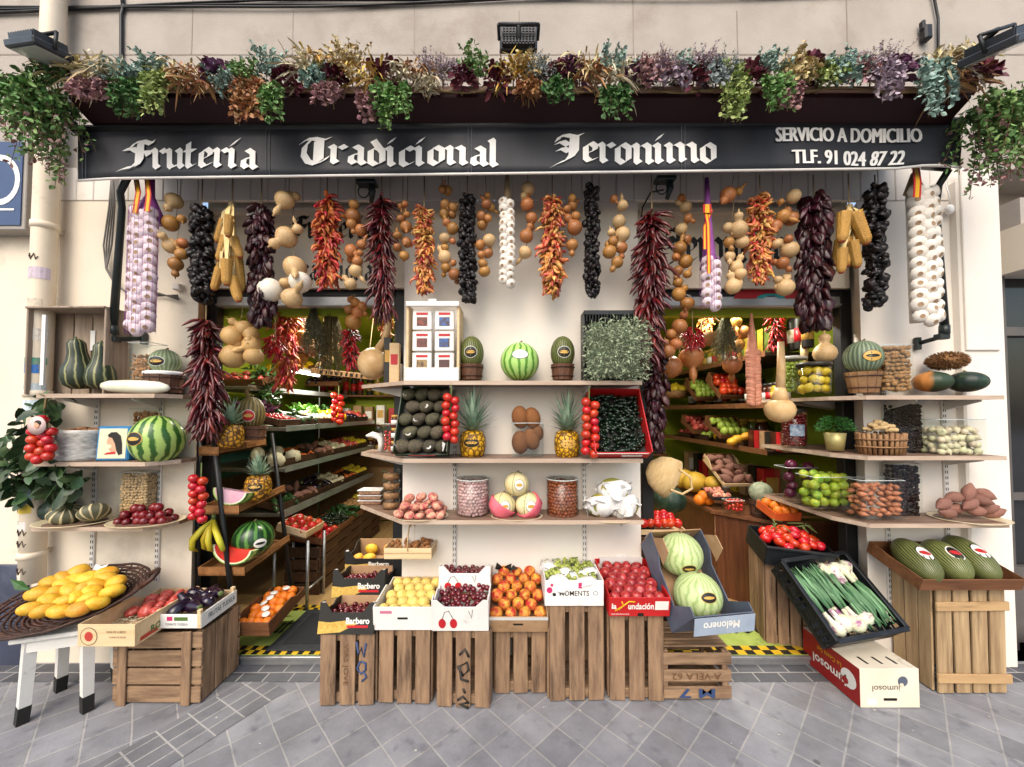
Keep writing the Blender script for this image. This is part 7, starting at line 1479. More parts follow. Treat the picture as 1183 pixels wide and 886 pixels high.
def leek(label, x0, y0, x1, y1, r, bulb, z=-.045, grp='leeks and spring onions in the black crate', nl=9):
    a, e = Vector((x0*W, y0*L, z)), Vector((x1*W, y1*L, z)); o = ML @ a; q = thing('spring_onion', label, 'spring onion', grp, loc=o, rot=R3.to_euler()); d = e-a; sd = Vector((d.y, -d.x, 0)).normalized()
    b = B(); b.tube([-d.normalized()*.02, Vector((0, 0, 0)), d*.07, d*.16, d*.3], [r*bulb*.35, r*bulb*.85, r*bulb, r*1.05, r*.8], 12); put('bulb', b.mesh('bulb', M_leekw), q)
    b = B()
    for i in range(nl): s = U(-.5, .5)*(.05); b.tube([d*.26, d*.5+sd*s*.6+Vector((0, 0, U(0, .02))), d*.78+sd*s+Vector((0, 0, U(0, .03))), d*U(.92, 1.05)+sd*s*1.3+Vector((0, 0, U(-.02, .025)))], [r*.5, r*.6, r*.55, r*.2], 6, 0, True, .5)
    put('leaves', b.mesh('leaves', M_leekl), q)
    b = B(); 
    for i in range(7): b.tube([-d.normalized()*.018, -d.normalized()*.045+Vector((U(-.015, .015), U(-.01, .01), U(-.01, .01)))], .0008, 3)
    put('roots', b.mesh('roots', M_cord), q)
for i in range(6): leek('spring onion with its white and purple bulb at the low end of the black crate', .2+.085*i, .10+.03*(i % 3), .08+.09*i, .9, .016, 2.6+(i % 2)*.5, -.05+.012*(i % 2))
for i in range(5): leek('spring onion with its bulb at the high end of the black crate', .58+.085*i, .88-.04*(i % 2), .62+.075*i, .1, .016, 2.6, -.04+.012*(i % 2))
# --- tomatoes in the doorway crate
pp = P(913, 738, .08); t = crate_v('brown slatted crate at an angle in the second doorway under the tomatoes', 888, 938, 656, 738, .08, .28, 4, None, rad(-12), .14, 'wooden_crate', None); t.location.z = FZ
zt = PZ(656, .08)+.012
q = thing('plastic_crate', 'black plastic crate heaped with vine tomatoes on the doorway crate', 'crate', loc=(t.location.x+.035, .04, zt), rot=(rad(10), rad(4), rad(-10))); Wc, Dc, Hc = .40, .3, .13
for nm, c_, d_ in (('crate_base', (0, Dc/2, .005), (Wc-.01, Dc-.01, .008)), ('crate_end', (0, 0, Hc/2), (Wc, .008, Hc)), ('crate_end', (0, Dc, Hc/2), (Wc, .008, Hc)), ('crate_side', (-Wc/2, Dc/2, Hc/2), (.008, Dc-.009, Hc)), ('crate_side', (Wc/2, Dc/2, Hc/2), (.008, Dc-.009, Hc)), ('rim', (0, -.004, Hc-.008), (Wc+.02, .02, .018))): b = B(); b.box(c_, d_, 0, .003); put(nm, b.mesh(nm, M_blackplastic), q)
Mq = Matrix.Translation(q.location) @ q.rotation_euler.to_matrix().to_4x4()
for i in range(30): a = i*2.4; rr = math.sqrt((i+.5)/30); item('tomato', 'big red vine tomato heaped in the black doorway crate', 'tomato', Mq @ Vector((rr*math.cos(a)*.185, Dc/2+rr*math.sin(a)*.13, Hc-.01+.08*(1-rr))), U(.031, .037), (U(-.7, .7), U(-.7, .7), U(0, 6)), 'vine tomatoes in the doorway crate')
b = B(); 
for i in range(9): x, y = U(-.15, .15), U(.02, .2); b.tube([Mq @ Vector((x, y, Hc+.07)), Mq @ Vector((x+U(-.05, .05), y+.03, Hc+.10)), Mq @ Vector((x+U(-.08, .08), y+.06, Hc+.075))], .004, 5)
o = put('tomato_vine', b.mesh('tomato_vine', M_stem)); o['label'] = 'green stalks lying over the heaped vine tomatoes'; o['category'] = 'stalks'; o['kind'] = 'stuff'
# --- straw bag
t = thing('straw_bag', 'pale straw shopping basket hanging on its side at the edge of the second doorway', 'basket', loc=P(766, 548, .02), rot=(0, rad(118), rad(8))); b = B(); b.lathe([(0, -.11), (.05, -.105), (.1, -.06), (.125, 0), (.135, .07), (.13, .072), (.12, 0), (.09, -.05)], 30, 0, lambda a, t: 1+.015*math.sin(40*t), sy=.55); put('bag_body', b.mesh('bag_body', M_straw), t)
for s in (-1, 1): b = B(); b.tube([(-.07, s*.068, .05), (-.06, s*.075, .13), (0, s*.08, .17), (.06, s*.075, .13), (.07, s*.068, .05)], .008, 7); put('handle', b.mesh('handle', M_straw), t)
# --- mats in the doorways
def doormat(label, cx, w, x0, dark=False):
    t = thing('doormat', label, 'doormat', loc=(cx, .3, FZ)); d = .62
    b = B(); b.box((0, 0, .003), (w, d, .006)); put('mat_base', b.mesh('mat_base', mat('lime_mat', '8fa04a', 'a0b05a', 9, .7, dirt='6d7a3c', dscale=8)), t)
    b = B(); n = 22
    for r in range(2):
        for i in range(n):
            b.m; b.poly([(-w/2+w*(i+q)/n, -d/2+.045*(r+s), .0065) for q, s in ((0, 0), (1, 0), (1, 1), (0, 1))], (i+r) % 2)
            b.poly([(-w/2+w*(i+q)/n, d/2-.045*(r+1-s), .0065) for q, s in ((0, 0), (1, 0), (1, 1), (0, 1))], (i+r) % 2)
    put('hazard_border', b.mesh('hazard_border', M_kcard, mat('hazard_yellow', 'c9a018', 'd3ac28', 9, .6)), t)
    blackletter('Frutería', w*.62, .13, M_textblk, 'lettering', t, (-w*.31, -.08, .0065), (0, 0, 0)); return t
doormat('lime green doormat with gothic lettering and a yellow and black border in the second doorway', 1.55, 1.25, 0)
doormat('lime green doormat with a hazard border half under the black mat in the first doorway', -1.62, .8, 0)
t = thing('rubber_mat', 'black ribbed rubber mat across the first doorway', 'mat', loc=(-1.27, .27, FZ+.008)); b = B(); b.box((0, 0, .004), (.62, .5, .008), 0, .002); put('mat_base', b.mesh('mat_base', mat('rubber', '26282b', '2f3235', 20, .8)), t); b = B(); b.box((0, 0, .0095), (.48, .38, .003)); put('mat_ribs', b.mesh('mat_ribs', mat('rubber_ribs', '1b1c1f', '24262a', 60, .9, .8, 120, (1, 8, 1))), t)
# ------------------------------------------------------------------ inside the shop
# display rack in the first doorway
t = thing('display_rack', 'black metal ladder rack with three slanting wooden trays in the first doorway', 'rack', loc=(-2.0, -.02, FZ))
def rp(x, y, Y): return P(x, y, Y)-t.location
b = B(); b.tube([rp(243, 470, .03), rp(274, 748, -.04)], .016, 6); put('front_leg', b.mesh('front_leg', M_black), t); b = B(); b.tube([rp(229, 505, .06), rp(229, 752, .06)], .016, 6); put('back_leg', b.mesh('back_leg', M_black), t)
b = B(); b.tube([rp(314, 500, .5), rp(338, 690, .45)], .014, 6); put('back_leg', b.mesh('back_leg', M_black), t)
TR = []
for i, (xa, xb, yc, Yb, dz, wd) in enumerate(((231, 254, 526, .48, .02, 'Hortes & Fruits'), (236, 279, 594, .5, .04, 'Fruits & Camp'), (234, 287, 665, .5, .05, 'Horta & Camp'))):
    z = PZ(yc, 0); x0, x1 = PX(xa, 0), PX(xb, 0); L = Yb; h = .055
    tr = put('tray', None, t); bpy.data.objects.remove(tr); b = B(); b.box(((x0+x1)/2, L/2, .006), (x1-x0, L, .01)); b.box(((x0+x1)/2, .005, h/2), (x1-x0, .01, h)); b.box((x1-.005, L/2, h/2), (.01, L-.012, h)); b.box((x0+.005, L/2, h/2), (.01, L-.012, h))
    tr = put('tray', b.mesh('tray', mat('tray_oak', '80552f', '9c6d42', 5, .55, .2, 40, (5, .5, 5))), t, Vector((0, 0, z))-t.location, (math.atan(dz/L), 0, 0))
    text(wd, .24, .024, mat('branded_text', '43230f', '43230f'), 'lettering', tr, (x1+.0012, L*.5, h*.5), (PI/2, 0, PI/2), bold=0); TR.append((x0, x1, z))
pineapple('pineapple on the top tray of the black rack', 266, 462, 490, 517, 27, .04, M_pine_b, lab=None, group='pineapples on the black rack')
pot('brown tub with a white rim under the brown netted melon on the rack', 291, 492, 508, 26, 30, .2, None)
big_fruit('netted_melon', 'brownish ribbed melon with a curled stalk on the top tray of the rack', 'melon', P(290, 478, .2), (.085, .085, .12), mat('brown_melon', '4a4226', '7a6a3c', 20, .5, .5, 50, (1, 1, .4), stripes=(20, 3)), MEL, None, (0, 0, 0), True, 32, None, (.4, -.1, .5, .36, [M_whitel, M_redl, M_goldl]))
b = B(); b.tube([P(288, 462, .2), P(285, 452, .2), P(289, 447, .2), P(295, 449, .2)], [.014, .012, .011, .013], 8); o = put('melon_stalk', b.mesh('melon_stalk', M_stemb)); m = [x for x in COL.objects if x.name.startswith('netted_melon')][-1]; o.parent = m; o.matrix_parent_inverse = Matrix.Translation(-m.location)
pineapple('pineapple with dark leaves on the middle tray of the black rack', 298, 526, 549, 577, 27, .12, M_pine_b, lab=(.3, .15, .7, .34, YL), group='pineapples on the black rack')
def wedge(label, x, y, Y, w, flesh, rz, film=None):
    t2 = thing('watermelon_slice', label, 'watermelon', loc=P(x, y, Y), rot=(rad(-8), rad(6), rz)); n = 16; r = w/2
    for nm, r0, r1, m in (('flesh', 0, .86, flesh), ('white_rind', .86, .94, M_daik), ('rind', .94, 1, M_rind)):
        b = B(); o_ = [(r*r1*math.cos(PI+PI*i/n), r*r1*.72*math.sin(PI+PI*i/n)) for i in range(n+1)]; i_ = [(r*r0*math.cos(PI+PI*i/n), r*r0*.72*math.sin(PI+PI*i/n)) for i in range(n+1)][::-1] if r0 else []
        b.prism([(x_, z_+r*.7) for x_, z_ in o_+i_], 0, .06, 0, 'y'); put(nm, b.mesh(nm, m), t2)
    return t2
wedge('film wrapped pale pink watermelon slice on the middle rack tray', 262, 583, .0, .26, mat('pink_flesh', 'c98aa0', 'd9b3c2', 5, .2), rad(-10))
wedge('bright red watermelon slice on the lowest tray of the rack', 264, 652, -.02, .29, mat('red_flesh', 'b5201c', 'c43a2c', 8, .3), rad(-8))
r = 21*K(.12); big_fruit('watermelon', 'dark green striped watermelon on the lowest tray of the black rack', 'watermelon', P(293, 622, .12), (r, r, r*.95), M_rindd, None, None, (0, 0, .4), True, 36, None, (.5, -.05, .35, .28, [M_blackl, M_whitel, M_blackl]))
ban = thing('banana_bunch', 'bunch of yellow bananas with green tips hanging from the rack', 'bananas', loc=P(247, 600, .0)); M_ban = mat('banana_skin', 'c9ab24', 'a3aa32', 4, .45, objv=.3, dirt='6d8a2a', dscale=9)
for i in range(6):
    a = rad(-75+30*i); dx = math.sin(a); b = B(); b.tube([(0, 0, 0), (dx*.05, -.03-.02*(i % 2), -.05), (dx*.10, -.045-.03*(i % 2), -.11), (dx*.115, -.035-.03*(i % 2), -.165), (dx*.1, -.015-.02*(i % 2), -.19)], [.008, .0165, .018, .0145, .005], 8); put('banana', b.mesh('banana', M_ban), ban)
b = B(); b.tube([(0, 0, -.01), (.0, 0, .03)], .012, 6); b.tube([(0, 0, .03), (.03, 0, .1), (.0, .0, .13)], .003, 4); put('stalk', b.mesh('stalk', M_stem), ban)
c = Carton('tomato_tray', 'brown wooden tray of oranges with stickers under film on the doorway floor', 268, 311, 718, 735, -.02, .42, .06, 680, M_tray, M_tray, None, M_tray, tilt=rad(9))
c.rows('orange', 'red orange fruit in the brown floor tray', 'orange', 4, 6, .035, z=.055)
for i in range(6): b = B(); b.lathe([(0, 0), (.024, 0), (.023, .002), (0, .002)], 14); thing('fruit_label', 'round white paper label on the oranges in the floor tray', 'label', 'round labels on the oranges', b.mesh('fruit_label', M_whitel), c.w(U(-.35, .35)*c.W, .08+.055*i, .093), (c.t_+U(-.2, .2), U(-.3, .3), 0))
# shelving along the left wall
def pl(s): return s + ('es' if s.endswith(('to', 'sh')) else 's')
XF = -1.83
def side_shelf(label, x0, x1, ya, yb, z, m=None):
    t2 = thing('shop_shelf', label, 'shelf', 'shelves inside the shop', loc=((x0+x1)/2, ya, z)); w2 = abs(x1-x0); b = B(); b.box((0, (yb-ya)/2, -.015), (w2, yb-ya, .03), 0, .003); put('board', b.mesh('board', m or mat('grey_shelf', '6b6558', '7a7466', 5, .5, .05, 20, (5, .4, 5))), t2)
    b = B(); s = 1 if x0 < 0 else -1; b.box((s*w2/2, (yb-ya)/2, -.012), (.006, yb-ya, .045)); put('price_rail', b.mesh('price_rail', M_alu if x0 < 0 else M_tray), t2); return t2
for z, nm in ((1.47, 'top'), (1.14, 'middle'), (.78, 'low')): side_shelf(nm + ' long shelf of vegetables along the wall inside the first doorway', -2.6, XF, .62, 2.6, z)
b = B(); b.box((-2.35, 1.6, .03), (1.0, 2.0, .0)) if False else None
b = B(); b.box((-2.60, 1.6, 1.3), (.02, 1.9, .6)); put('mirror_back', b.mesh('mirror_back', mat('teal_panel', '3c6b5c', '4a7a6a', 4, .3)), shop)
def veg_tray(label, x, Y, z, k, r, il, cat, n=(3, 3), w=.3, d=.24, face=1, wood=None, tilt=12, layers=1):
    t2 = thing('produce_tray', label, 'tray', loc=(x, Y, z), rot=(0, 0, rad(90)*face) if face else (0, 0, 0)); t2.rotation_euler = Euler((rad(tilt), 0, rad(90)*face)); h = .06; m = wood or M_crated
    b = B(); b.box((0, d/2, .005), (w, d, .008)); b.box((0, .004, h/2), (w, .008, h)); b.box((0, d-.004, h/2), (w, .008, h)); b.box((-w/2+.004, d/2, h/2), (.008, d-.017, h)); b.box((w/2-.004, d/2, h/2), (.008, d-.017, h)); put('tray_body', b.mesh('tray_body', m), t2)
    M = Matrix.Translation(t2.location) @ t2.rotation_euler.to_matrix().to_4x4()
    for l in range(layers):
        for i in range(n[0]):
            for j in range(n[1]): item(k, il, cat, M @ Vector((-w*.4+w*.8*i/max(n[0]-1, 1)+U(-.008, .008), .04+(d-.08)*j/max(n[1]-1, 1)+U(-.006, .006), .045+l*r*1.2+U(0, .012))), r*U(.9, 1.1), None, il)
    return t2
L3 = [('radish', 'cherry_tomato', .016, 'red radish', (6, 5)), ('cauliflower', 'cauliflower', .07, 'white cauliflower', (2, 2)), ('courgette', 'courgette', .024, 'dark green courgette', (4, 2)), ('yellow pepper', 'pepper_yellow', .045, 'yellow pepper', (3, 2)), ('tomato', 'pink_tomato', .04, 'ridged red tomato', (3, 3)), ('aubergine', 'aubergine', .036, 'black aubergine', (3, 2)), ('lemon', 'lemon', .034, 'yellow lemon', (4, 3)), ('onion', 'onion', .033, 'white onion', (4, 3)), ('carrot', 'carrot', .016, 'orange carrot', (5, 2)), ('lime', 'lime', .03, 'green lime', (4, 3)), ('potato', 'sweet_potato', .035, 'brown potato', (3, 2)), ('apple', 'green_apple', .036, 'green apple', (3, 3))]
ordn = ('first', 'second', 'third', 'fourth', 'fifth', 'sixth', 'seventh')
seq = {1.47: (0, 2, 7, 3, 5, 4), 1.14: (1, 8, 10, 7, 4, 6), .78: (2, 10, 5, 7, 8, 6)}
for z, nm in ((1.47, 'top'), (1.14, 'middle'), (.78, 'low')):
    for i in range(6):
        cat, k, r, il, n = L3[seq[z][i]]; Y = .78+.32*i
        veg_tray('tray of %s, %s from the door on the %s long shelf' % (pl(il), ordn[i], nm), -1.9, Y, z+.002, k, r, '%s in the %s tray of the %s long shelf' % (il, ordn[i], nm), cat, n, tilt=14)
for i in range(5):
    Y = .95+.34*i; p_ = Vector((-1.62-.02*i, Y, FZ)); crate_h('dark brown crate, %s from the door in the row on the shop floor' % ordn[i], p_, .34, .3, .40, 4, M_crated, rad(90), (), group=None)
    k, r, il, n, cat = (('tomato', .035, 'red tomato', (4, 3), 'tomato'), ('green_chilli', .016, 'green pepper', (7, 6), 'pepper'), ('courgette', .024, 'dark courgette', (4, 3), 'courgette'), ('walnut', .02, 'brown nut', (6, 5), 'nut'), ('lemon', .034, 'yellow lemon', (4, 3), 'lemon'))[i]
    veg_tray('shallow pale tray of %s on the %s floor crate' % (pl(il), ordn[i]), p_.x+.01, Y, .465, k, r, '%s in the tray on the %s floor crate' % (il, ordn[i]), cat, n, .34, .28, 1, M_tray, 8, 2 if k == 'green_chilli' else 1)
veg_tray('pale wooden tray of tomatoes on a metal stand behind the rack', -1.62, .68, .60, 'tomato', .034, 'red tomato in the tray behind the rack', 'tomato', (3, 3), .28, .24, 1, M_kraft, 16)
t = thing('tray_stand', 'pale metal stand carrying the tomato tray behind the black rack', 'stand', loc=(-1.6, .55, FZ))
for x, y in ((0, 0), (0, .26), (-.26, 0), (-.26, .26)): b = B(); b.tube([(x, y, 0), (x, y, .53)], .012, 6); put('leg', b.mesh('leg', M_alu), t)
b = B(); b.tube([(0, 0, .15), (0, .26, .15)], .008, 6); b.tube([(-.26, 0, .15), (0, 0, .15)], .008, 6); put('crossbar', b.mesh('crossbar', M_alu), t)
t = thing('fridge', 'pale green fridge with notices against the back wall of the shop', 'fridge', loc=(-1.05, 2.6, FZ)); b = B(); b.box((0, 0, .85), (.5, .5, 1.7), 0, .01); put('cabinet', b.mesh('cabinet', mat('fridge_green', '5c8a63', '6d9a73', 4, .4)), t); b = B(); b.box((.1, -.256, 1.45), (.08, .004, .2)); b.box((.18, -.256, 1.45), (.05, .004, .26)); b.box((.1, -.256, 1.15), (.12, .004, .1)); put('notices', b.mesh('notices', mat('notice_paper', 'a3b5ae', 'b5c4be')), t)
# things hanging in the first doorway and beyond
ristra('bunch of bright red fresh chillies hanging inside the first doorway', 'cayenne', 318, 388, 418, 30, .15, n=70, extra=0, cordtop=345, taper=.9)
ristra('dull red string of dried peppers deeper inside the first doorway', 'red', 331, 352, 452, 34, .35, n=80, extra=80, cordtop=330)
ristra('short string of small dark red chillies beside the dried herbs', 'cayenne', 405, 378, 432, 24, .2, n=90, extra=120, cordtop=345, taper=.7)
def herb(label, x, yt, yb, w, Y, mm):
    a = P(x, yt, Y); t2 = thing('herb_bunch', label, 'herbs', 'bunches of dried herbs', loc=a); H_ = (yb-yt)*K(Y); W_ = w*K(Y)/2; b = B()
    for i in range(260):
        q = U(0, 6.28); r_ = W_*math.sqrt(U(0, 1)); e = Vector((math.cos(q)*r_, math.sin(q)*r_*.7, -H_*U(.5, 1))); b.tube([(e.x*.12, e.y*.12, 0), (e.x*.5, e.y*.5, e.z*.5), e], [.0018, .0014, .001], 3)
        for _ in range(6): f_ = U(.45, 1); b.leaf(e*f_, (U(-1, 1), U(-1, 1), U(-1, .5)), .02, .006)
    put('stalks', b.mesh('stalks', mm), t2); b = B(); b.tube([(0, 0, .1), (0, 0, -.03)], .006, 5); put('cord', b.mesh('cord', M_cord), t2)
M_h1 = mat('grey_herb', '5a5a42', '8d8a6a', 9, .8, island=.4); M_h2 = mat('brown_herb', '4a4228', '7d7046', 9, .8, island=.4)
herb('grey green bunch of dried herbs with a pale tag inside the first doorway', 362, 355, 412, 34, .25, M_h1); herb('darker bunch of dried herbs with long stalks beside the grey one', 383, 348, 438, 40, .3, M_h2); herb('bushy grey bunch of herbs hanging inside the second doorway', 838, 362, 420, 36, .35, M_h1)
t = thing('handled_gourd', 'round gourd with a long curved neck hanging at the end of the top shelf', 'gourd', loc=P(431, 420, .12)); b = B(); b.ball((0, 0, 0), (.105, .09, .11)); put('body', b.mesh('body', M_gp), t); b = B(); b.tube([(.03, 0, .08), (.08, 0, .16), (.1, 0, .27), (.07, 0, .36)], [.035, .025, .024, .02], 10); put('neck', b.mesh('neck', M_gp), t)
gourds('bunch of small dark gourds deep in the first doorway', [(349, 388, 7), (356, 397, 8), (345, 402, 8), (362, 405, 7), (350, 414, 6)], 'b', .5, 350)
tom_string('string of red tomatoes hanging deep inside the first doorway', 391, 452, 2, 5, 4, 1.5)
for i, (x, y, Y) in enumerate(((301, 440, .9), (309, 452, 1.0))):
    t2 = thing('leafy_bunch', ('shorter', 'taller')[i]+' bright green leafy bunch hanging over the top long shelf', 'greens', loc=P(x, y, Y)); b = B()
    for k in range(150): b.leaf((U(-.1, .1), U(-.08, .08), U(-.15, .12)), (U(-1, 1), U(-1, 1), U(-.2, 1)), .09, .025, 0, .2, .3)
    put('foliage', b.mesh('foliage', M_leafg), t2)
# ---- second doorway: counter, shelves on the right wall
t = thing('counter', 'dark red brown wooden counter inside the second doorway', 'counter', loc=(1.72, .8, FZ))
ztop = .76; b = B(); b.prism([(0, 0), (.3, -.3), (.98, -.3), (.98, 1.9), (.02, 1.9)], 0, ztop-FZ-.03); put('counter_body', b.mesh('counter_body', M_counter), t); b = B(); b.prism([(-.03, -.01), (.28, -.33), (.98, -.33), (.98, 1.9), (-.01, 1.9)], ztop-FZ-.028, ztop-FZ); put('worktop', b.mesh('worktop', mat('worktop', '5f3a26', '724a32', 6, .4, .05, 20, (5, .5, 5))), t)
b = B(); b.tube([(.0, -.012, .0), (.0, -.012, ztop-FZ-.03)], .006, 5); put('corner_trim', b.mesh('corner_trim', M_tray), t)
for z, nm in ((2.08, 'highest'), (1.66, 'upper'), (1.28, 'lower')): side_shelf(nm + ' dark shelf along the wall inside the second doorway', 2.7, 2.05, .6, 2.8, z, mat('dark_shelf', '2e241b', '3d3025', 5, .5))
def rcart(label, x0, x1, yt, yb, k, r, il, cat, nx, ny, mo=None, X=2.18):
    Kk = X/((x0+x1)/2-CX); Y = Kk*F+CAMY; c = Carton('fruit_carton', label, x0, x1, yb-5, yb, Y, .34, .1, yt, mo or M_tray, M_tray, None, mo); c.rows(k, il, cat, nx, ny, r, z=.06)
rcart('dark wooden tray of green apples on the upper shelf in the second doorway', 803, 829, 436, 463, 'green_apple', .042, 'green apple on the upper shelf', 'apple', 4, 4)
rcart('wooden tray of bright tomatoes on the upper shelf in the second doorway', 831, 862, 430, 461, 'tomato', .042, 'bright tomato on the upper shelf', 'tomato', 4, 4)
rcart('wooden tray of dull red tomatoes on the lower shelf in the second doorway', 801, 827, 479, 501, 'pink_tomato', .042, 'dull red tomato on the lower shelf', 'tomato', 4, 3)
rcart('wooden tray of yellow green apples on the lower shelf in the second doorway', 832, 868, 480, 507, 'green_apple', .045, 'yellow green apple on the lower shelf', 'apple', 4, 3)
for i, (x, y, k) in enumerate(((852, 513, 'mango'), (862, 510, 'mango'), (846, 516, 'mango'))): item(k, 'yellow mango lying before the apples on the lower shelf', 'mango', P(x, y-6, 1.0), .045, (1.5, .3, U(0, 3)), 'yellow mangoes on the lower shelf')
def srow(kind, label, x0, x1, n, yb, h, w, X, mats_, lidm=None):
    for i in range(n):
        x = x0+(x1-x0)*i/max(n-1, 1); Kk = X/(x-CX); p_ = Vector((X, Kk*F+CAMY, 0)); p_.z = yb; t2 = thing(kind, label, kind.split('_')[-1], label + ' row', loc=p_); b = B()
        if 'jar' in kind or 'bottle' in kind: b.lathe([(w*.9, 0), (w, .01), (w, h*.75), (w*.7, h*.88)], 14); 
        else: b.box((0, 0, h/2), (w*2, w*1.4, h), 0, .002)
        put('body', b.mesh('body', mats_[i % len(mats_)]), t2)
        if lidm: b = B(); b.lathe([(w*.8, h*.87), (w*.8, h), (0, h)], 14); put('lid', b.mesh('lid', lidm), t2)
        b = B(); (b.lathe([(w*1.02, h*.2), (w*1.02, h*.55)], 14) if lidm else b.box((0, -w*.71, h*.5), (w*1.5, .003, h*.5))); put('paper_label', b.mesh('paper_label', (M_whitel, M_redl, M_goldl)[i % 3]), t2)
M_j1 = mat('yellow_preserve', '8f7a22', 'b09a3c', 12, .2); M_j2 = mat('dark_preserve', '3a1c16', '5a2c20', 12, .2); M_j3 = mat('green_preserve', '4a5a22', '66743a', 12, .2)
srow('glass_jar', 'small yellow preserve jar on the highest shelf', 808, 850, 8, 2.082, .19, .07, 2.2, [M_j1, M_j1, M_j3], M_goldl)
srow('preserve_box', 'dark patterned box on the highest shelf nearer the door', 866, 898, 5, 2.082, .22, .075, 2.2, [M_j3, M_j1])
srow('preserve_jar', 'dark red preserve jar on the upper shelf nearer the door', 868, 905, 7, 1.662, .17, .05, 2.15, [M_j2, M_j2, M_j1], mat('dark_lid', '2b2a28'))
srow('grocery_packet', 'small grocery packet on the lower shelf nearer the door', 872, 912, 7, 1.282, .15, .045, 2.15, [M_j2, M_redl, M_card, M_kcard])
srow('wine_bottle', 'dark bottle on the highest shelf close to the door frame', 918, 935, 3, 2.082, .3, .04, 2.25, [M_kcard], M_redl)
t = thing('produce_basket', 'basket of lemons at the far end of the upper shelf', 'basket', loc=P(781, 460, 2.4)); b = B(); b.lathe([(.12, 0), (.17, .09), (.16, .09), (.11, .01)], 20); put('basket_body', b.mesh('basket_body', M_bskt), t)
for i in range(14): q = i*2.4; rr = .13*math.sqrt(i/14); item('lemon', 'lemon in the basket at the far end of the upper shelf', 'lemon', t.location+Vector((rr*math.cos(q), rr*math.sin(q), .1+.05*(1-rr/.13))), .045, None, 'lemons in the far basket')
# on the counter
for x, y, r, Y, l in ((790, 553, 12, 1.5, 'yellow melon at the far end of the counter'), (803, 557, 13, 1.35, 'plump yellow melon in the middle of the counter'), (824, 558, 9, 1.2, 'small pale melon next to the yellow ones')): rr = r*K(Y); big_fruit('yellow_melon', l, 'melon', P(x, y, Y), (rr*1.1, rr, rr*.9), mat('yellow_melon_skin', 'b8902a', 'c9a440', 10, .5, .3, 50), None, 'yellow melons on the counter', (0, 0, U(0, 6)))
for x, y in ((812, 573), (818, 577), (808, 577)): item('orange', 'orange at the edge of the counter', 'orange', P(x, y, .95), .05, None, 'oranges on the counter edge')
c = Carton('bread_tray', 'long tilted tray of brown pears and potatoes on the counter', 836, 872, 558, 562, .95, .42, .07, 524, M_kraft, M_tray); c.rows('sweet_potato', 'brown pear in the long tilted tray on the counter', 'pear', 3, 5, .035, z=.05)
c = Carton('berry_tray', 'shallow dark tray of pink peaches at the counter edge', 824, 848, 574, 578, .8, .22, .04, 563, M_kcard, M_tray); c.rows('flat_peach', 'pink flat peach in the shallow counter tray', 'flat peach', 4, 3, .026, z=.03)
clear_box('clear punnet of small red berries at the front of the counter', 841, 861, 579, 592, .62, .09, 'cherry_tomato', .014, 'small red berry in the clear punnet on the counter', 'berry', .9, rows=1)
pot('dark tub under the grey green plant on the counter', 879, 578, 596, 20, 24, .6, M_bsktd); big_fruit('netted_melon', 'grey green netted melon in a dark tub on the counter', 'melon', P(879, 569, .62), (.085, .085, .085), mat('grey_net_melon', '6d7660', '979c84', 24, .7, .6, 40), MEL)
c = Carton('orange_carton', 'small orange red carton of oranges at the near end of the counter', 895, 925, 592, 602, .33, .22, .06, 577, mat('orange_card', 'b5481c', 'c45a28'), M_card); c.rows('orange', 'orange in the small carton near the limes', 'orange', 3, 3, .036, z=.06)
c = Carton('tomato_tray', 'pale wooden tray of tomatoes just behind the tipped melon carton', 739, 792, 612, 618, .12, .26, .06, 592, M_kraft, M_kraft); c.rows('tomato', 'red tomato in the pale tray behind the melon carton', 'tomato', 6, 4, .032, z=.065, layers=1)
crate_h('dark crate under the tomato tray behind the melon carton', P(766, 619, .14)-Vector((0, 0, P(766, 619, .14).z-FZ)), .3, .24, P(766, 619, .14).z-FZ-.01, 4, M_crated, 0, ())
r = .13; big_fruit('dark_pumpkin', 'dark round pumpkin in the shade below the straw bag', 'pumpkin', P(773, 577, .7), (r, r, r*.85), M_pumpg, lambda a, q: 1+.04*math.cos(10*a))
# hanging inside the second doorway
ristra('tassel of bright red fresh chillies hanging inside the second doorway', 'cayenne', 800, 378, 408, 30, .2, n=75, extra=0, cordtop=350, taper=.9)
t = thing('garlic_braid', 'reddish plaited garlic braid with a long tapering top in the second doorway', 'garlic', 'strings of garlic', loc=P(868, 365, .12)); LB = 105*K(.12); wB = 6.5*K(.12); M_br = mat('pink_braid', 'a8664e', 'c48a70', 18, .6, .3, objv=.15)
for i in range(16):
    for s in (-1, 1): b = None; put('garlic_bulb', BULBP[0] if False else smooth_ball('braid_bulb', ell(1.2, 8), M_br, 10) if i == 0 and s == -1 else bpy.data.meshes['braid_bulb'], t, (s*wB*.55, -.01, -LB*(.42+.58*i/16)), (0, s*rad(48), 0), wB*U(.6, .75))
b = B(); b.tube([(0, 0, .02), (0, 0, -LB*.2), (0, 0, -LB*.45), (0, 0, -LB)], [.006, wB*.6, wB*.9, wB*.7], 10); put('braid', b.mesh('braid', M_br), t)
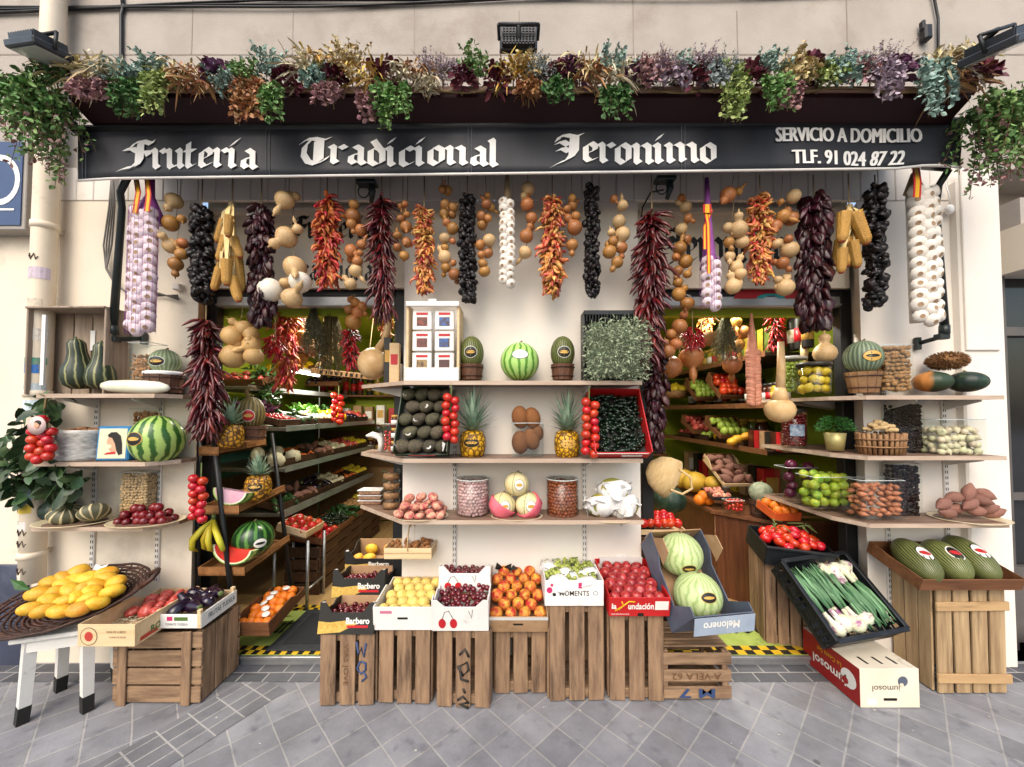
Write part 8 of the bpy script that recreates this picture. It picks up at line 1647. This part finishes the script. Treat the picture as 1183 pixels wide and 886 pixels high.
for x, yt, yb_, wr, Y, l in ((902, 395, 487, 16, .06, 'long club gourd hanging with its round end above the pickle jar'), (930, 365, 425, 5, .45, 'thin straight gourd stem hanging behind the broad purple peppers')):
    t2 = thing('club_gourd', l, 'gourd', loc=P(x, yt, Y)); H_ = (yb_-yt)*K(Y); b = B(); b.tube([(0, 0, 0), (.0, 0, -H_*.3), (-.01, 0, -H_*.6)], [.02, .026, .03], 10); put('neck', b.mesh('neck', M_gp), t2); b = B(); rr = wr*K(Y); b.ball((-.015, 0, -H_+rr*.8), (rr, rr, rr*.9)); b.tube([(-.01, 0, -H_*.58), (-.014, 0, -H_+rr*1.4)], [.03, rr*.62], 12); put('body', b.mesh('body', M_gp), t2)
gourds('two large brown round gourds hanging behind the red chilli tassel', [(799, 412, 14), (775, 424, 13), (790, 392, 6, 'p')], 'b', .25, 352); gourds('single reddish gourd hanging below the herb bunch in the second doorway', [(846, 421, 11)], 'b', .4, 352)
t = thing('cane_basket', 'small brown cane basket with a hoop handle hanging inside the second doorway', 'basket', loc=P(822, 390, .45)); b = B(); b.lathe([(.05, -.06), (.085, 0), (.09, .03), (.08, .03), (.04, -.05)], 20); put('basket_body', b.mesh('basket_body', M_bskt), t); b = B(); b.tube([(-.085, 0, .03), (-.07, 0, .12), (0, 0, .17), (.07, 0, .12), (.085, 0, .03)], .007, 6); put('handle', b.mesh('handle', M_bskt), t)
# lamps that are lit inside
def tube_lamp(label, x, Y, z, L, ang, pw):
    t2 = thing('strip_lamp', label, 'lamp', 'lit lamps inside the shop', loc=(x, Y, z), rot=(0, 0, ang)); b = B(); b.tube([(-L/2, 0, 0), (L/2, 0, 0)], .018, 10); put('tube', b.mesh('tube', MATS.get('lit_tube') or glow('lit_tube', 'fff4e0', 6)), t2); b = B(); b.box((0, 0, .03), (L+.04, .06, .025)); put('housing', b.mesh('housing', M_whitel), t2)
    l = bpy.data.lights.new('strip_light', 'AREA'); l.shape = 'RECTANGLE'; l.size = L; l.size_y = .08; l.energy = pw; l.color = (1, .93, .8); lo = bpy.data.objects.new('strip_light', l); COL.objects.link(lo); lo.location = (x, Y, z-.03); lo.rotation_euler = (0, 0, ang)
tube_lamp('lit fluorescent tube low over the vegetables inside the first doorway', -2.15, 1.5, 2.0, .5, rad(90), 16); tube_lamp('lit ceiling tube inside the first doorway', -1.3, .62, 2.56, 1.2, 0, 24); tube_lamp('lit ceiling tube inside the second doorway', 1.5, .62, 2.56, 1.0, 0, 24)
# more stock: back wall racks, jars and dried goods that fill the view through both doors
for z, nm in ((1.02, 'lower'), (1.42, 'middle'), (1.82, 'upper')):
    t2 = thing('shop_shelf', nm + ' plank shelf along the back wall of the shop', 'shelf', 'shelves inside the shop', loc=(0, 2.8, z)); b = B(); b.box((-1.9, 0, -.012), (1.5, .26, .024), 0, .003); put('board', b.mesh('board', M_tray), t2); b = B(); b.box((1.4, 0, -.012), (1.4, .26, .024), 0, .003); put('board', b.mesh('board', M_tray), t2)
def brow(kind, label, x0, x1, n, z, h, w, mats_, lidm=None):
    for i in range(n):
        t2 = thing(kind, label, kind.split('_')[-1], label, loc=(x0+(x1-x0)*i/(n-1)+U(-.01, .01), 2.74+U(-.03, .03), z+.001)); hh = h*U(.9, 1.1); b = B()
        if lidm: b.lathe([(w*.9, 0), (w, .01), (w, hh*.75), (w*.7, hh*.86)], 12)
        else: b.box((0, 0, hh/2), (w*1.8, w*1.4, hh), 0, .002)
        put('body', b.mesh('body', RD.choice(mats_)), t2)
        if lidm: b = B(); b.lathe([(w*.78, hh*.85), (w*.78, hh), (0, hh)], 12); put('lid', b.mesh('lid', lidm), t2)
        b = B(); (b.lathe([(w*1.02, hh*.2), (w*1.02, hh*.55)], 12) if lidm else b.box((0, -w*.71, hh*.55), (w*1.4, .003, hh*.4))); put('paper_label', b.mesh('paper_label', RD.choice([M_whitel, M_redl, M_goldl])), t2)
DL = mat('dark_lid', '2b2a28')
for x0, x1, nm in ((-2.6, -1.3, 'first'), (.75, 2.0, 'second')):
    brow('preserve_jar', 'preserve jar on the lower back shelf seen through the %s doorway' % nm, x0, x1, 11, 1.02, .2, .05, [M_j1, M_j2, M_j3], M_goldl)
    brow('grocery_box', 'grocery box on the middle back shelf seen through the %s doorway' % nm, x0, x1, 9, 1.42, .24, .06, [M_card, M_kcard, M_redl, M_j3, M_whitel])
    brow('oil_bottle', 'bottle on the upper back shelf seen through the %s doorway' % nm, x0, x1, 13, 1.82, .3, .04, [M_j1, M_j2, M_kcard], DL)
t = thing('wooden_sign', 'pale wooden bar with dark markings hanging across the first doorway', 'sign', loc=P(395, 432, .9), rot=(0, rad(6), 0)); b = B(); b.box((0, 0, 0), (.55, .02, .05), 0, .003); put('sign_board', b.mesh('sign_board', M_pine), t); b = B(); b.tube([(-.22, 0, .02), (-.22, 0, .6)], .003, 4); b.tube([(.22, 0, .02), (.22, 0, .6)], .003, 4); put('cord', b.mesh('cord', M_cord), t)
b = B()
for i in range(9): b.box((-.18+.045*i, -.0112, 0), (.018 if i % 3 else .028, .002, .026))
o = put('lettering', b.mesh('lettering', M_textblk), t); o['kind'] = 'stuff'
ristra('brown red string of dried peppers behind the bright chilli bunch', 'orange', 342, 362, 432, 26, .6, n=70, extra=60, cordtop=335); ristra('dark dried pepper string deep in the first doorway', 'sweet', 352, 350, 415, 22, .8, n=50, extra=30, cordtop=335)
ristra('small brown string of dried peppers beside the long necked round gourd', 'orange', 447, 352, 395, 22, .4, n=60, extra=40, cordtop=340); ristra('dull orange string of dried peppers deep in the second doorway', 'orange', 815, 352, 400, 20, .8, n=60, extra=40, cordtop=340)
ristra('dark red string of dried chillies deep in the second doorway', 'cayenne', 895, 352, 410, 24, .6, n=70, extra=60, cordtop=340, taper=.7)
gourds('pair of pale gourds hanging over the long shelves in the first doorway', [(372, 392, 8), (384, 400, 9), (378, 414, 8)], 'p', .7, 345); gourds('three brown gourds hanging high in the second doorway', [(850, 372, 7), (858, 384, 8), (852, 398, 8)], 'b', .7, 345)
for i, (x, Y, c2) in enumerate(((-1.95, .8, 'plum'), (-1.9, 1.5, 'bright'), (-1.95, 2.1, 'green'))):
    t2 = thing('leafy_bunch', ('purple', 'pale green', 'dark green')[i]+' leafy bunch standing up on the top long shelf', 'greens', loc=(x-.25, Y, 1.5)); b = B()
    for k in range(170): b.rleaf((U(-.12, .12), U(-.14, .14), U(0, .14)), (U(-1, 1), U(-1, 1), U(.2, 1.2)), U(.07, .12), .035, 0, .2, .4)
    put('foliage', b.mesh('foliage', mat('greens_'+c2, *{'plum': ('4a2440', '7d4c6c'), 'bright': ('3f7a26', '6fa03c'), 'green': ('27481f', '4a7a34')}[c2], 9, .6, .1, island=.4)), t2)
for i in range(4):
    Y = .7+.42*i; cat, k, r, il, n = L3[(6, 3, 11, 4)[i]]
    veg_tray('tray of %s, %s from the door, behind the second doorway' % (pl(il), ordn[i]), 2.14, Y+.3, 1.28, k, r, '%s in the %s tray of the lower shelf through the second doorway' % (il, ordn[i]), cat, n, tilt=14, face=-1)
srow('grocery_box', 'grocery box standing at the back of the counter', 798, 886, 9, ztop+.002, .3, .075, 2.4, [M_card, M_kcard, M_redl, M_j3, M_whitel, M_j1])
srow('pickle_jar', 'pickle jar at the back of the lower shelf in the second doorway', 800, 880, 9, 1.282, .24, .06, 2.5, [M_j1, M_j3, M_j2], M_goldl)
srow('sauce_bottle', 'sauce bottle at the back of the upper shelf in the second doorway', 800, 880, 9, 1.662, .26, .05, 2.5, [M_j2, M_j1, M_kcard], DL)
for x, y, Y, k, r, il, n in ((276, 446, .8, 'pink_tomato', .035, 'red tomato', (4, 3)), (330, 432, 1.6, 'pepper_yellow', .045, 'yellow pepper', (3, 2)), (372, 446, 2.3, 'aubergine', .035, 'black aubergine', (4, 2))): 
    p_ = P(x, y, Y); veg_tray('wooden tray of %s on the high bracket shelf in the first doorway' % pl(il), p_.x, Y, p_.z, k, r, '%s in the tray on the high bracket shelf' % il, il.split()[-1], n, .42, .24, 0, M_tray, 18)
side_shelf('high bracket shelf above the long shelves in the first doorway', -2.7, -2.2, .7, 2.6, P(276, 446, .8).z-.005)
# ------------------------------------------------------------------ artificial plants along the canopy
PAL = {'wheat': ('a8925a', 'd3c294'), 'cream': ('bdb090', 'ded4b8'), 'gold': ('a87c34', 'd0b05c'), 'rust': ('87583a', 'bd8c5c'), 'green': ('2f4f28', '5a8546'), 'bright': ('4a7038', '84a862'), 'teal': ('6a897f', 'a5bdb2'), 'maroon': ('451824', '7d3848'), 'plum': ('4a2440', '7d4c6c'), 'lilac': ('8c7a8c', 'b8a8b0'), 'grey': ('7a8688', 'a3acaa'), 'pink': ('8a5c62', 'b08c88'), 'lime': ('7d8f4a', 'a9b873')}
MP = {k: mat('plant_'+k, a, c, 9, .6, .1, island=.4, hue=.02) for k, (a, c) in PAL.items()}
ADJ = {'wheat': 'straw yellow', 'cream': 'dry cream', 'gold': 'golden', 'rust': 'rust brown', 'green': 'dark green', 'bright': 'fresh green', 'teal': 'bluish green', 'maroon': 'maroon', 'plum': 'purple', 'lilac': 'pale lilac', 'grey': 'silvery grey', 'pink': 'dusty pink', 'lime': 'yellow green'}
FORM = {'w': 'long-bladed tuft', 'f': 'feathery fern', 'l': 'broad-leaved rosette', 'h': 'fine heather-like sprig', 't': 'trailing plant'}
YP = -.50
def tuft(label, x, y, w, h, colr, form, trail=0):
    o = P(x, y, YP); t = thing('artificial_plant', label, 'plant', 'artificial plants along the canopy', loc=o); k = K(YP); W, H, T = w*k*.62, h*k, trail*k; b = B(); s = B(); m = MP[colr]
    def dirn(up=.2): q = U(0, 6.28); e = U(-.5, 1.45); return Vector((math.cos(q)*math.cos(e), math.sin(q)*math.cos(e)*.8-.25, math.sin(e)+up)).normalized()
    if form == 'w':
        for i in range(110): d = dirn(.25); p = Vector((U(-.85, .85)*W, U(-.06, .03), U(-.2, .3)*H)); b.rleaf(p, d, H*U(.28, .6), U(.008, .02), 0, .25, U(.3, 1.3))
    if form == 'f':
        for i in range(44):
            d = dirn(); p = Vector((U(-.65, .65)*W, U(-.04, .02), U(-.25, .25)*H)); L = H*U(.35, .62); s.tube([p, p+d*L*.5, p+d*L-Vector((0, 0, L*.15))], .0012, 3)
            for j in range(12): q = p+d*L*(.2+.8*j/12)-Vector((0, 0, L*.15*(j/12)**2)); b.rleaf(q, (U(-1, 1), U(-1, 1), U(-.4, .8)), U(.014, .026), U(.009, .016), 0, .2, .2)
    if form == 'l':
        for i in range(120): d = dirn(0); p = Vector((d.x*W*.35+U(-.45, .45)*W, d.y*.04, d.z*H*.25+U(-.2, .2)*H)); b.rleaf(p, d, U(.03, .05), U(.022, .036), 0, .3, U(.1, .6))
    if form == 'h':
        for i in range(110):
            d = dirn(.15); p = Vector((U(-.65, .65)*W, U(-.04, .02), U(-.2, .2)*H)); L = H*U(.3, .7); s.tube([p, p+d*L], .0009, 3)
            for j in range(9): b.leaf(p+d*L*(.35+.65*j/9)+Vector((U(-.006, .006), U(-.006, .006), 0)), (U(-1, 1), U(-1, 1), U(-.3, 1)), U(.009, .017), U(.006, .011))
    if T:
        for i in range(int(12+w*.4)):
            p = Vector((U(-.75, .75)*W, -.03+U(-.03, .02), U(-.2, .3)*H)); L = T*U(.4, 1.05); dx = U(-.25, .25)*W; L *= 1.15; n = int(L/.012)+4; s.tube([p, p+Vector((dx*.4, -.03, -L*.3)), p+Vector((dx, -.02, -L))], .0012, 3)
            for j in range(n): f_ = j/n; b.rleaf(p+Vector((dx*f_, -.03*math.sin(min(1, f_*3)*1.5), -L*f_)), (U(-1, 1), U(-1, .2), U(-.8, .3)), U(.02, .032), U(.015, .024), 0, .2, .2)
    put('foliage', b.mesh('foliage', m), t)
    s.tube([(0, .02, -.06), (0, 0, H*.15)], .004, 5); put('stem', s.mesh('stem', M_stemb), t)
LST = [(64, 92, 34, 36, 'green', 'f', 0), (80, 84, 44, 44, 'wheat', 'w', 0), (112, 90, 44, 46, 'wheat', 'w', 0), (134, 88, 34, 44, 'cream', 'w', 0), (122, 106, 36, 18, 'pink', 'h', 20), (148, 92, 28, 34, 'teal', 'f', 0), (176, 84, 38, 34, 'teal', 'f', 0), (166, 104, 34, 18, 'green', 't', 38), (190, 100, 28, 24, 'lime', 'f', 38), (212, 92, 34, 36, 'wheat', 'w', 0), (228, 98, 40, 44, 'rust', 'w', 0), (254, 86, 30, 26, 'plum', 'l', 0), (262, 100, 34, 34, 'teal', 'f', 0), (280, 90, 30, 30, 'bright', 'f', 0), (298, 108, 36, 22, 'rust', 'h', 38), (313, 82, 32, 40, 'teal', 'f', 0), (324, 110, 22, 18, 'bright', 't', 36), (335, 94, 28, 36, 'maroon', 'l', 0), (356, 88, 38, 46, 'cream', 'w', 0), (368, 78, 34, 34, 'gold', 'w', 0), (372, 96, 26, 28, 'teal', 'f', 16), (388, 92, 24, 22, 'maroon', 'l', 0), (384, 110, 26, 12, 'pink', 'h', 18), (406, 84, 32, 54, 'wheat', 'f', 0), (424, 96, 38, 40, 'gold', 'w', 0), (430, 120, 22, 10, 'pink', 'h', 24), (446, 90, 38, 44, 'maroon', 'l', 0), (464, 92, 26, 34, 'cream', 'w', 0), (458, 108, 42, 22, 'bright', 't', 42), (486, 90, 30, 28, 'rust', 'w', 0), (494, 102, 20, 24, 'cream', 'w', 0), (511, 88, 46, 34, 'lilac', 'h', 0), (533, 94, 26, 30, 'maroon', 'l', 0), (552, 84, 40, 40, 'bright', 'f', 0), (574, 96, 24, 38, 'maroon', 'l', 0), (593, 92, 36, 44, 'gold', 'w', 0), (607, 84, 30, 34, 'wheat', 'f', 0), (611, 108, 26, 16, 'rust', 'w', 10), (622, 92, 30, 34, 'grey', 'h', 0), (644, 90, 30, 28, 'maroon', 'l', 0), (642, 104, 32, 22, 'green', 't', 24), (662, 86, 24, 34, 'plum', 'l', 0), (670, 88, 34, 48, 'wheat', 'w', 0), (688, 94, 34, 38, 'rust', 'w', 0), (706, 80, 40, 34, 'teal', 'f', 0), (716, 94, 36, 42, 'cream', 'w', 0), (708, 112, 28, 20, 'green', 't', 34), (735, 92, 28, 32, 'plum', 'l', 0), (752, 88, 36, 36, 'pink', 'h', 16), (768, 90, 40, 38, 'lilac', 'h', 14), (783, 86, 28, 34, 'teal', 'f', 0), (802, 92, 36, 34, 'maroon', 'l', 0), (814, 82, 34, 34, 'lilac', 'h', 0), (828, 92, 38, 36, 'grey', 'h', 14), (842, 96, 26, 36, 'lime', 'f', 48), (866, 92, 34, 36, 'maroon', 'l', 0), (884, 80, 36, 32, 'teal', 'f', 0), (893, 100, 40, 26, 'bright', 't', 36), (902, 112, 24, 16, 'pink', 'h', 22), (918, 88, 32, 42, 'wheat', 'f', 14), (934, 82, 28, 32, 'maroon', 'l', 0), (946, 92, 30, 34, 'lime', 'f', 10), (968, 86, 40, 38, 'teal', 'f', 12), (988, 88, 30, 26, 'pink', 'h', 14), (1008, 84, 44, 42, 'lilac', 'h', 40), (1036, 84, 32, 28, 'plum', 'l', 0), (1066, 84, 40, 38, 'teal', 't', 52), (1090, 82, 40, 50, 'cream', 'w', 0), (1108, 94, 40, 44, 'rust', 'w', 0), (1098, 72, 40, 40, 'wheat', 'w', 0), (1128, 88, 40, 32, 'maroon', 'l', 0), (1108, 84, 30, 26, 'plum', 'l', 0)]
bycol = {}
for i, (x, y, w, h, cl, fm, tr) in enumerate(LST):
    near = min((('first gothic word', 220), ('gap after the first gothic word', 320), ('middle gothic word', 463), ('small middle floodlight', 600), ('last gothic word', 735), ('gap before the phone number', 855), ('phone number', 975), ('large end floodlight', 1105), ('drainpipe', 62)), key=lambda q: abs(q[1]-x))[0]
    key = (cl, fm, near); bycol[key] = bycol.get(key, 0)+1
    lab = '%s artificial %s above the %s' % (ADJ[cl], FORM[fm], near) if near not in ('drainpipe',) else '%s artificial %s on the canopy end by the drainpipe' % (ADJ[cl], FORM[fm])
    if near in ('small middle floodlight', 'large end floodlight'): lab = lab.replace('above the', 'near the')
    if tr and fm != 't': lab = lab.replace('artificial', 'drooping artificial')
    if bycol[key] > 1: lab += ', further along'
    tuft(lab, x, y, w, h, cl, fm, tr)
b = B(); b.tube([P(x, 104+3*math.sin(x*.05), -.49) for x in range(70, 1132, 12)], .006, 5); thing('garland_wire', 'dark twisted wire holding the artificial plants along the canopy edge', 'wire', me=b.mesh('garland_wire', M_stemb))
def ivy(label, x, y, wid, hgt, n, seed):
    o = P(x, y, -.45); t = thing('hanging_ivy', label, 'hanging plant', loc=o); k = K(-.45); b = B(); c = B(); s = B()
    for i in range(n):
        p = Vector((U(-.5, .5)*wid*k, U(-.12, .1), U(-.05, .12)*hgt*k)); L = hgt*k*U(.35, 1.0)*(1-abs(p.x)/(wid*k)*.8); dx = U(-.12, .12); nn = int(L/.016)+5; s.tube([p, p+Vector((dx*.3, 0, -L*.4)), p+Vector((dx, 0, -L))], .0015, 3)
        for j in range(nn):
            f_ = j/nn; q = p+Vector((dx*f_+U(-.02, .02), U(-.02, .02), -L*f_)); (b if f_ < .75 or U(0, 1) < .6 else c).rleaf(q, (U(-1, 1), U(-1, .3), U(-.9, .2)), U(.026, .045)*(1-.35*f_), U(.018, .032)*(1-.35*f_), 0, .2, .2)
    put('foliage', b.mesh('foliage', MP['bright']), t); put('withered_foliage', c.mesh('withered_foliage', MP['pink']), t); put('stem', s.mesh('stem', M_stemb), t)
ivy('bushy green artificial ivy cascading over the drainpipe end of the canopy', 50, 112, 60, 106, 85, 1)
ivy('bushy green artificial ivy cascading at the canopy end below the large floodlight', 1154, 122, 62, 112, 85, 2)
# ------------------------------------------------------------------ camera, light
cam = bpy.data.cameras.new('Camera'); co = bpy.data.objects.new('Camera', cam); COL.objects.link(co)
co.location = (0, CAMY, CAMZ); co.rotation_euler = (PI/2 + PITCH, 0, 0)
cam.sensor_width = 36; cam.lens = 36*F/1183; cam.shift_y = (PYC-443)/1183; cam.clip_end = 300; cam.clip_start = .05
scene.camera = co
w = bpy.data.worlds.new('World'); scene.world = w; w.use_nodes = True; nt = w.node_tree
sky = nt.nodes.new('ShaderNodeTexSky'); sky.sky_type = 'NISHITA'; sky.sun_disc = False
EL, AZ = rad(46), rad(196)
sky.sun_elevation = EL; sky.sun_rotation = AZ; sky.air_density = 1.3; sky.dust_density = 3.5; sky.ozone_density = .5
bg = nt.nodes['Background']; nt.links.new(sky.outputs[0], bg.inputs[0]); bg.inputs[1].default_value = .15
sl = bpy.data.lights.new('Sun', 'SUN'); sl.energy = .85; sl.angle = rad(45); sl.color = (1, .96, .9)
so = bpy.data.objects.new('Sun', sl); COL.objects.link(so)
d = Vector((math.sin(AZ)*math.cos(EL), math.cos(AZ)*math.cos(EL), math.sin(EL)))     # towards the sun
so.rotation_euler = d.to_track_quat('Z', 'Y').to_euler(); so.location = d*20
vs = scene.view_settings; vs.view_transform = 'Standard'; vs.look = 'None'; vs.exposure = .88; vs.gamma = 1; vs.use_curve_mapping = False
scene.display_settings.display_device = 'sRGB'
cy = scene.cycles; cy.max_bounces = 7; cy.diffuse_bounces = 4; cy.glossy_bounces = 3; cy.transparent_max_bounces = 16; cy.sample_clamp_indirect = 4; cy.use_denoising = True
cy.caustics_reflective = False; cy.caustics_refractive = False
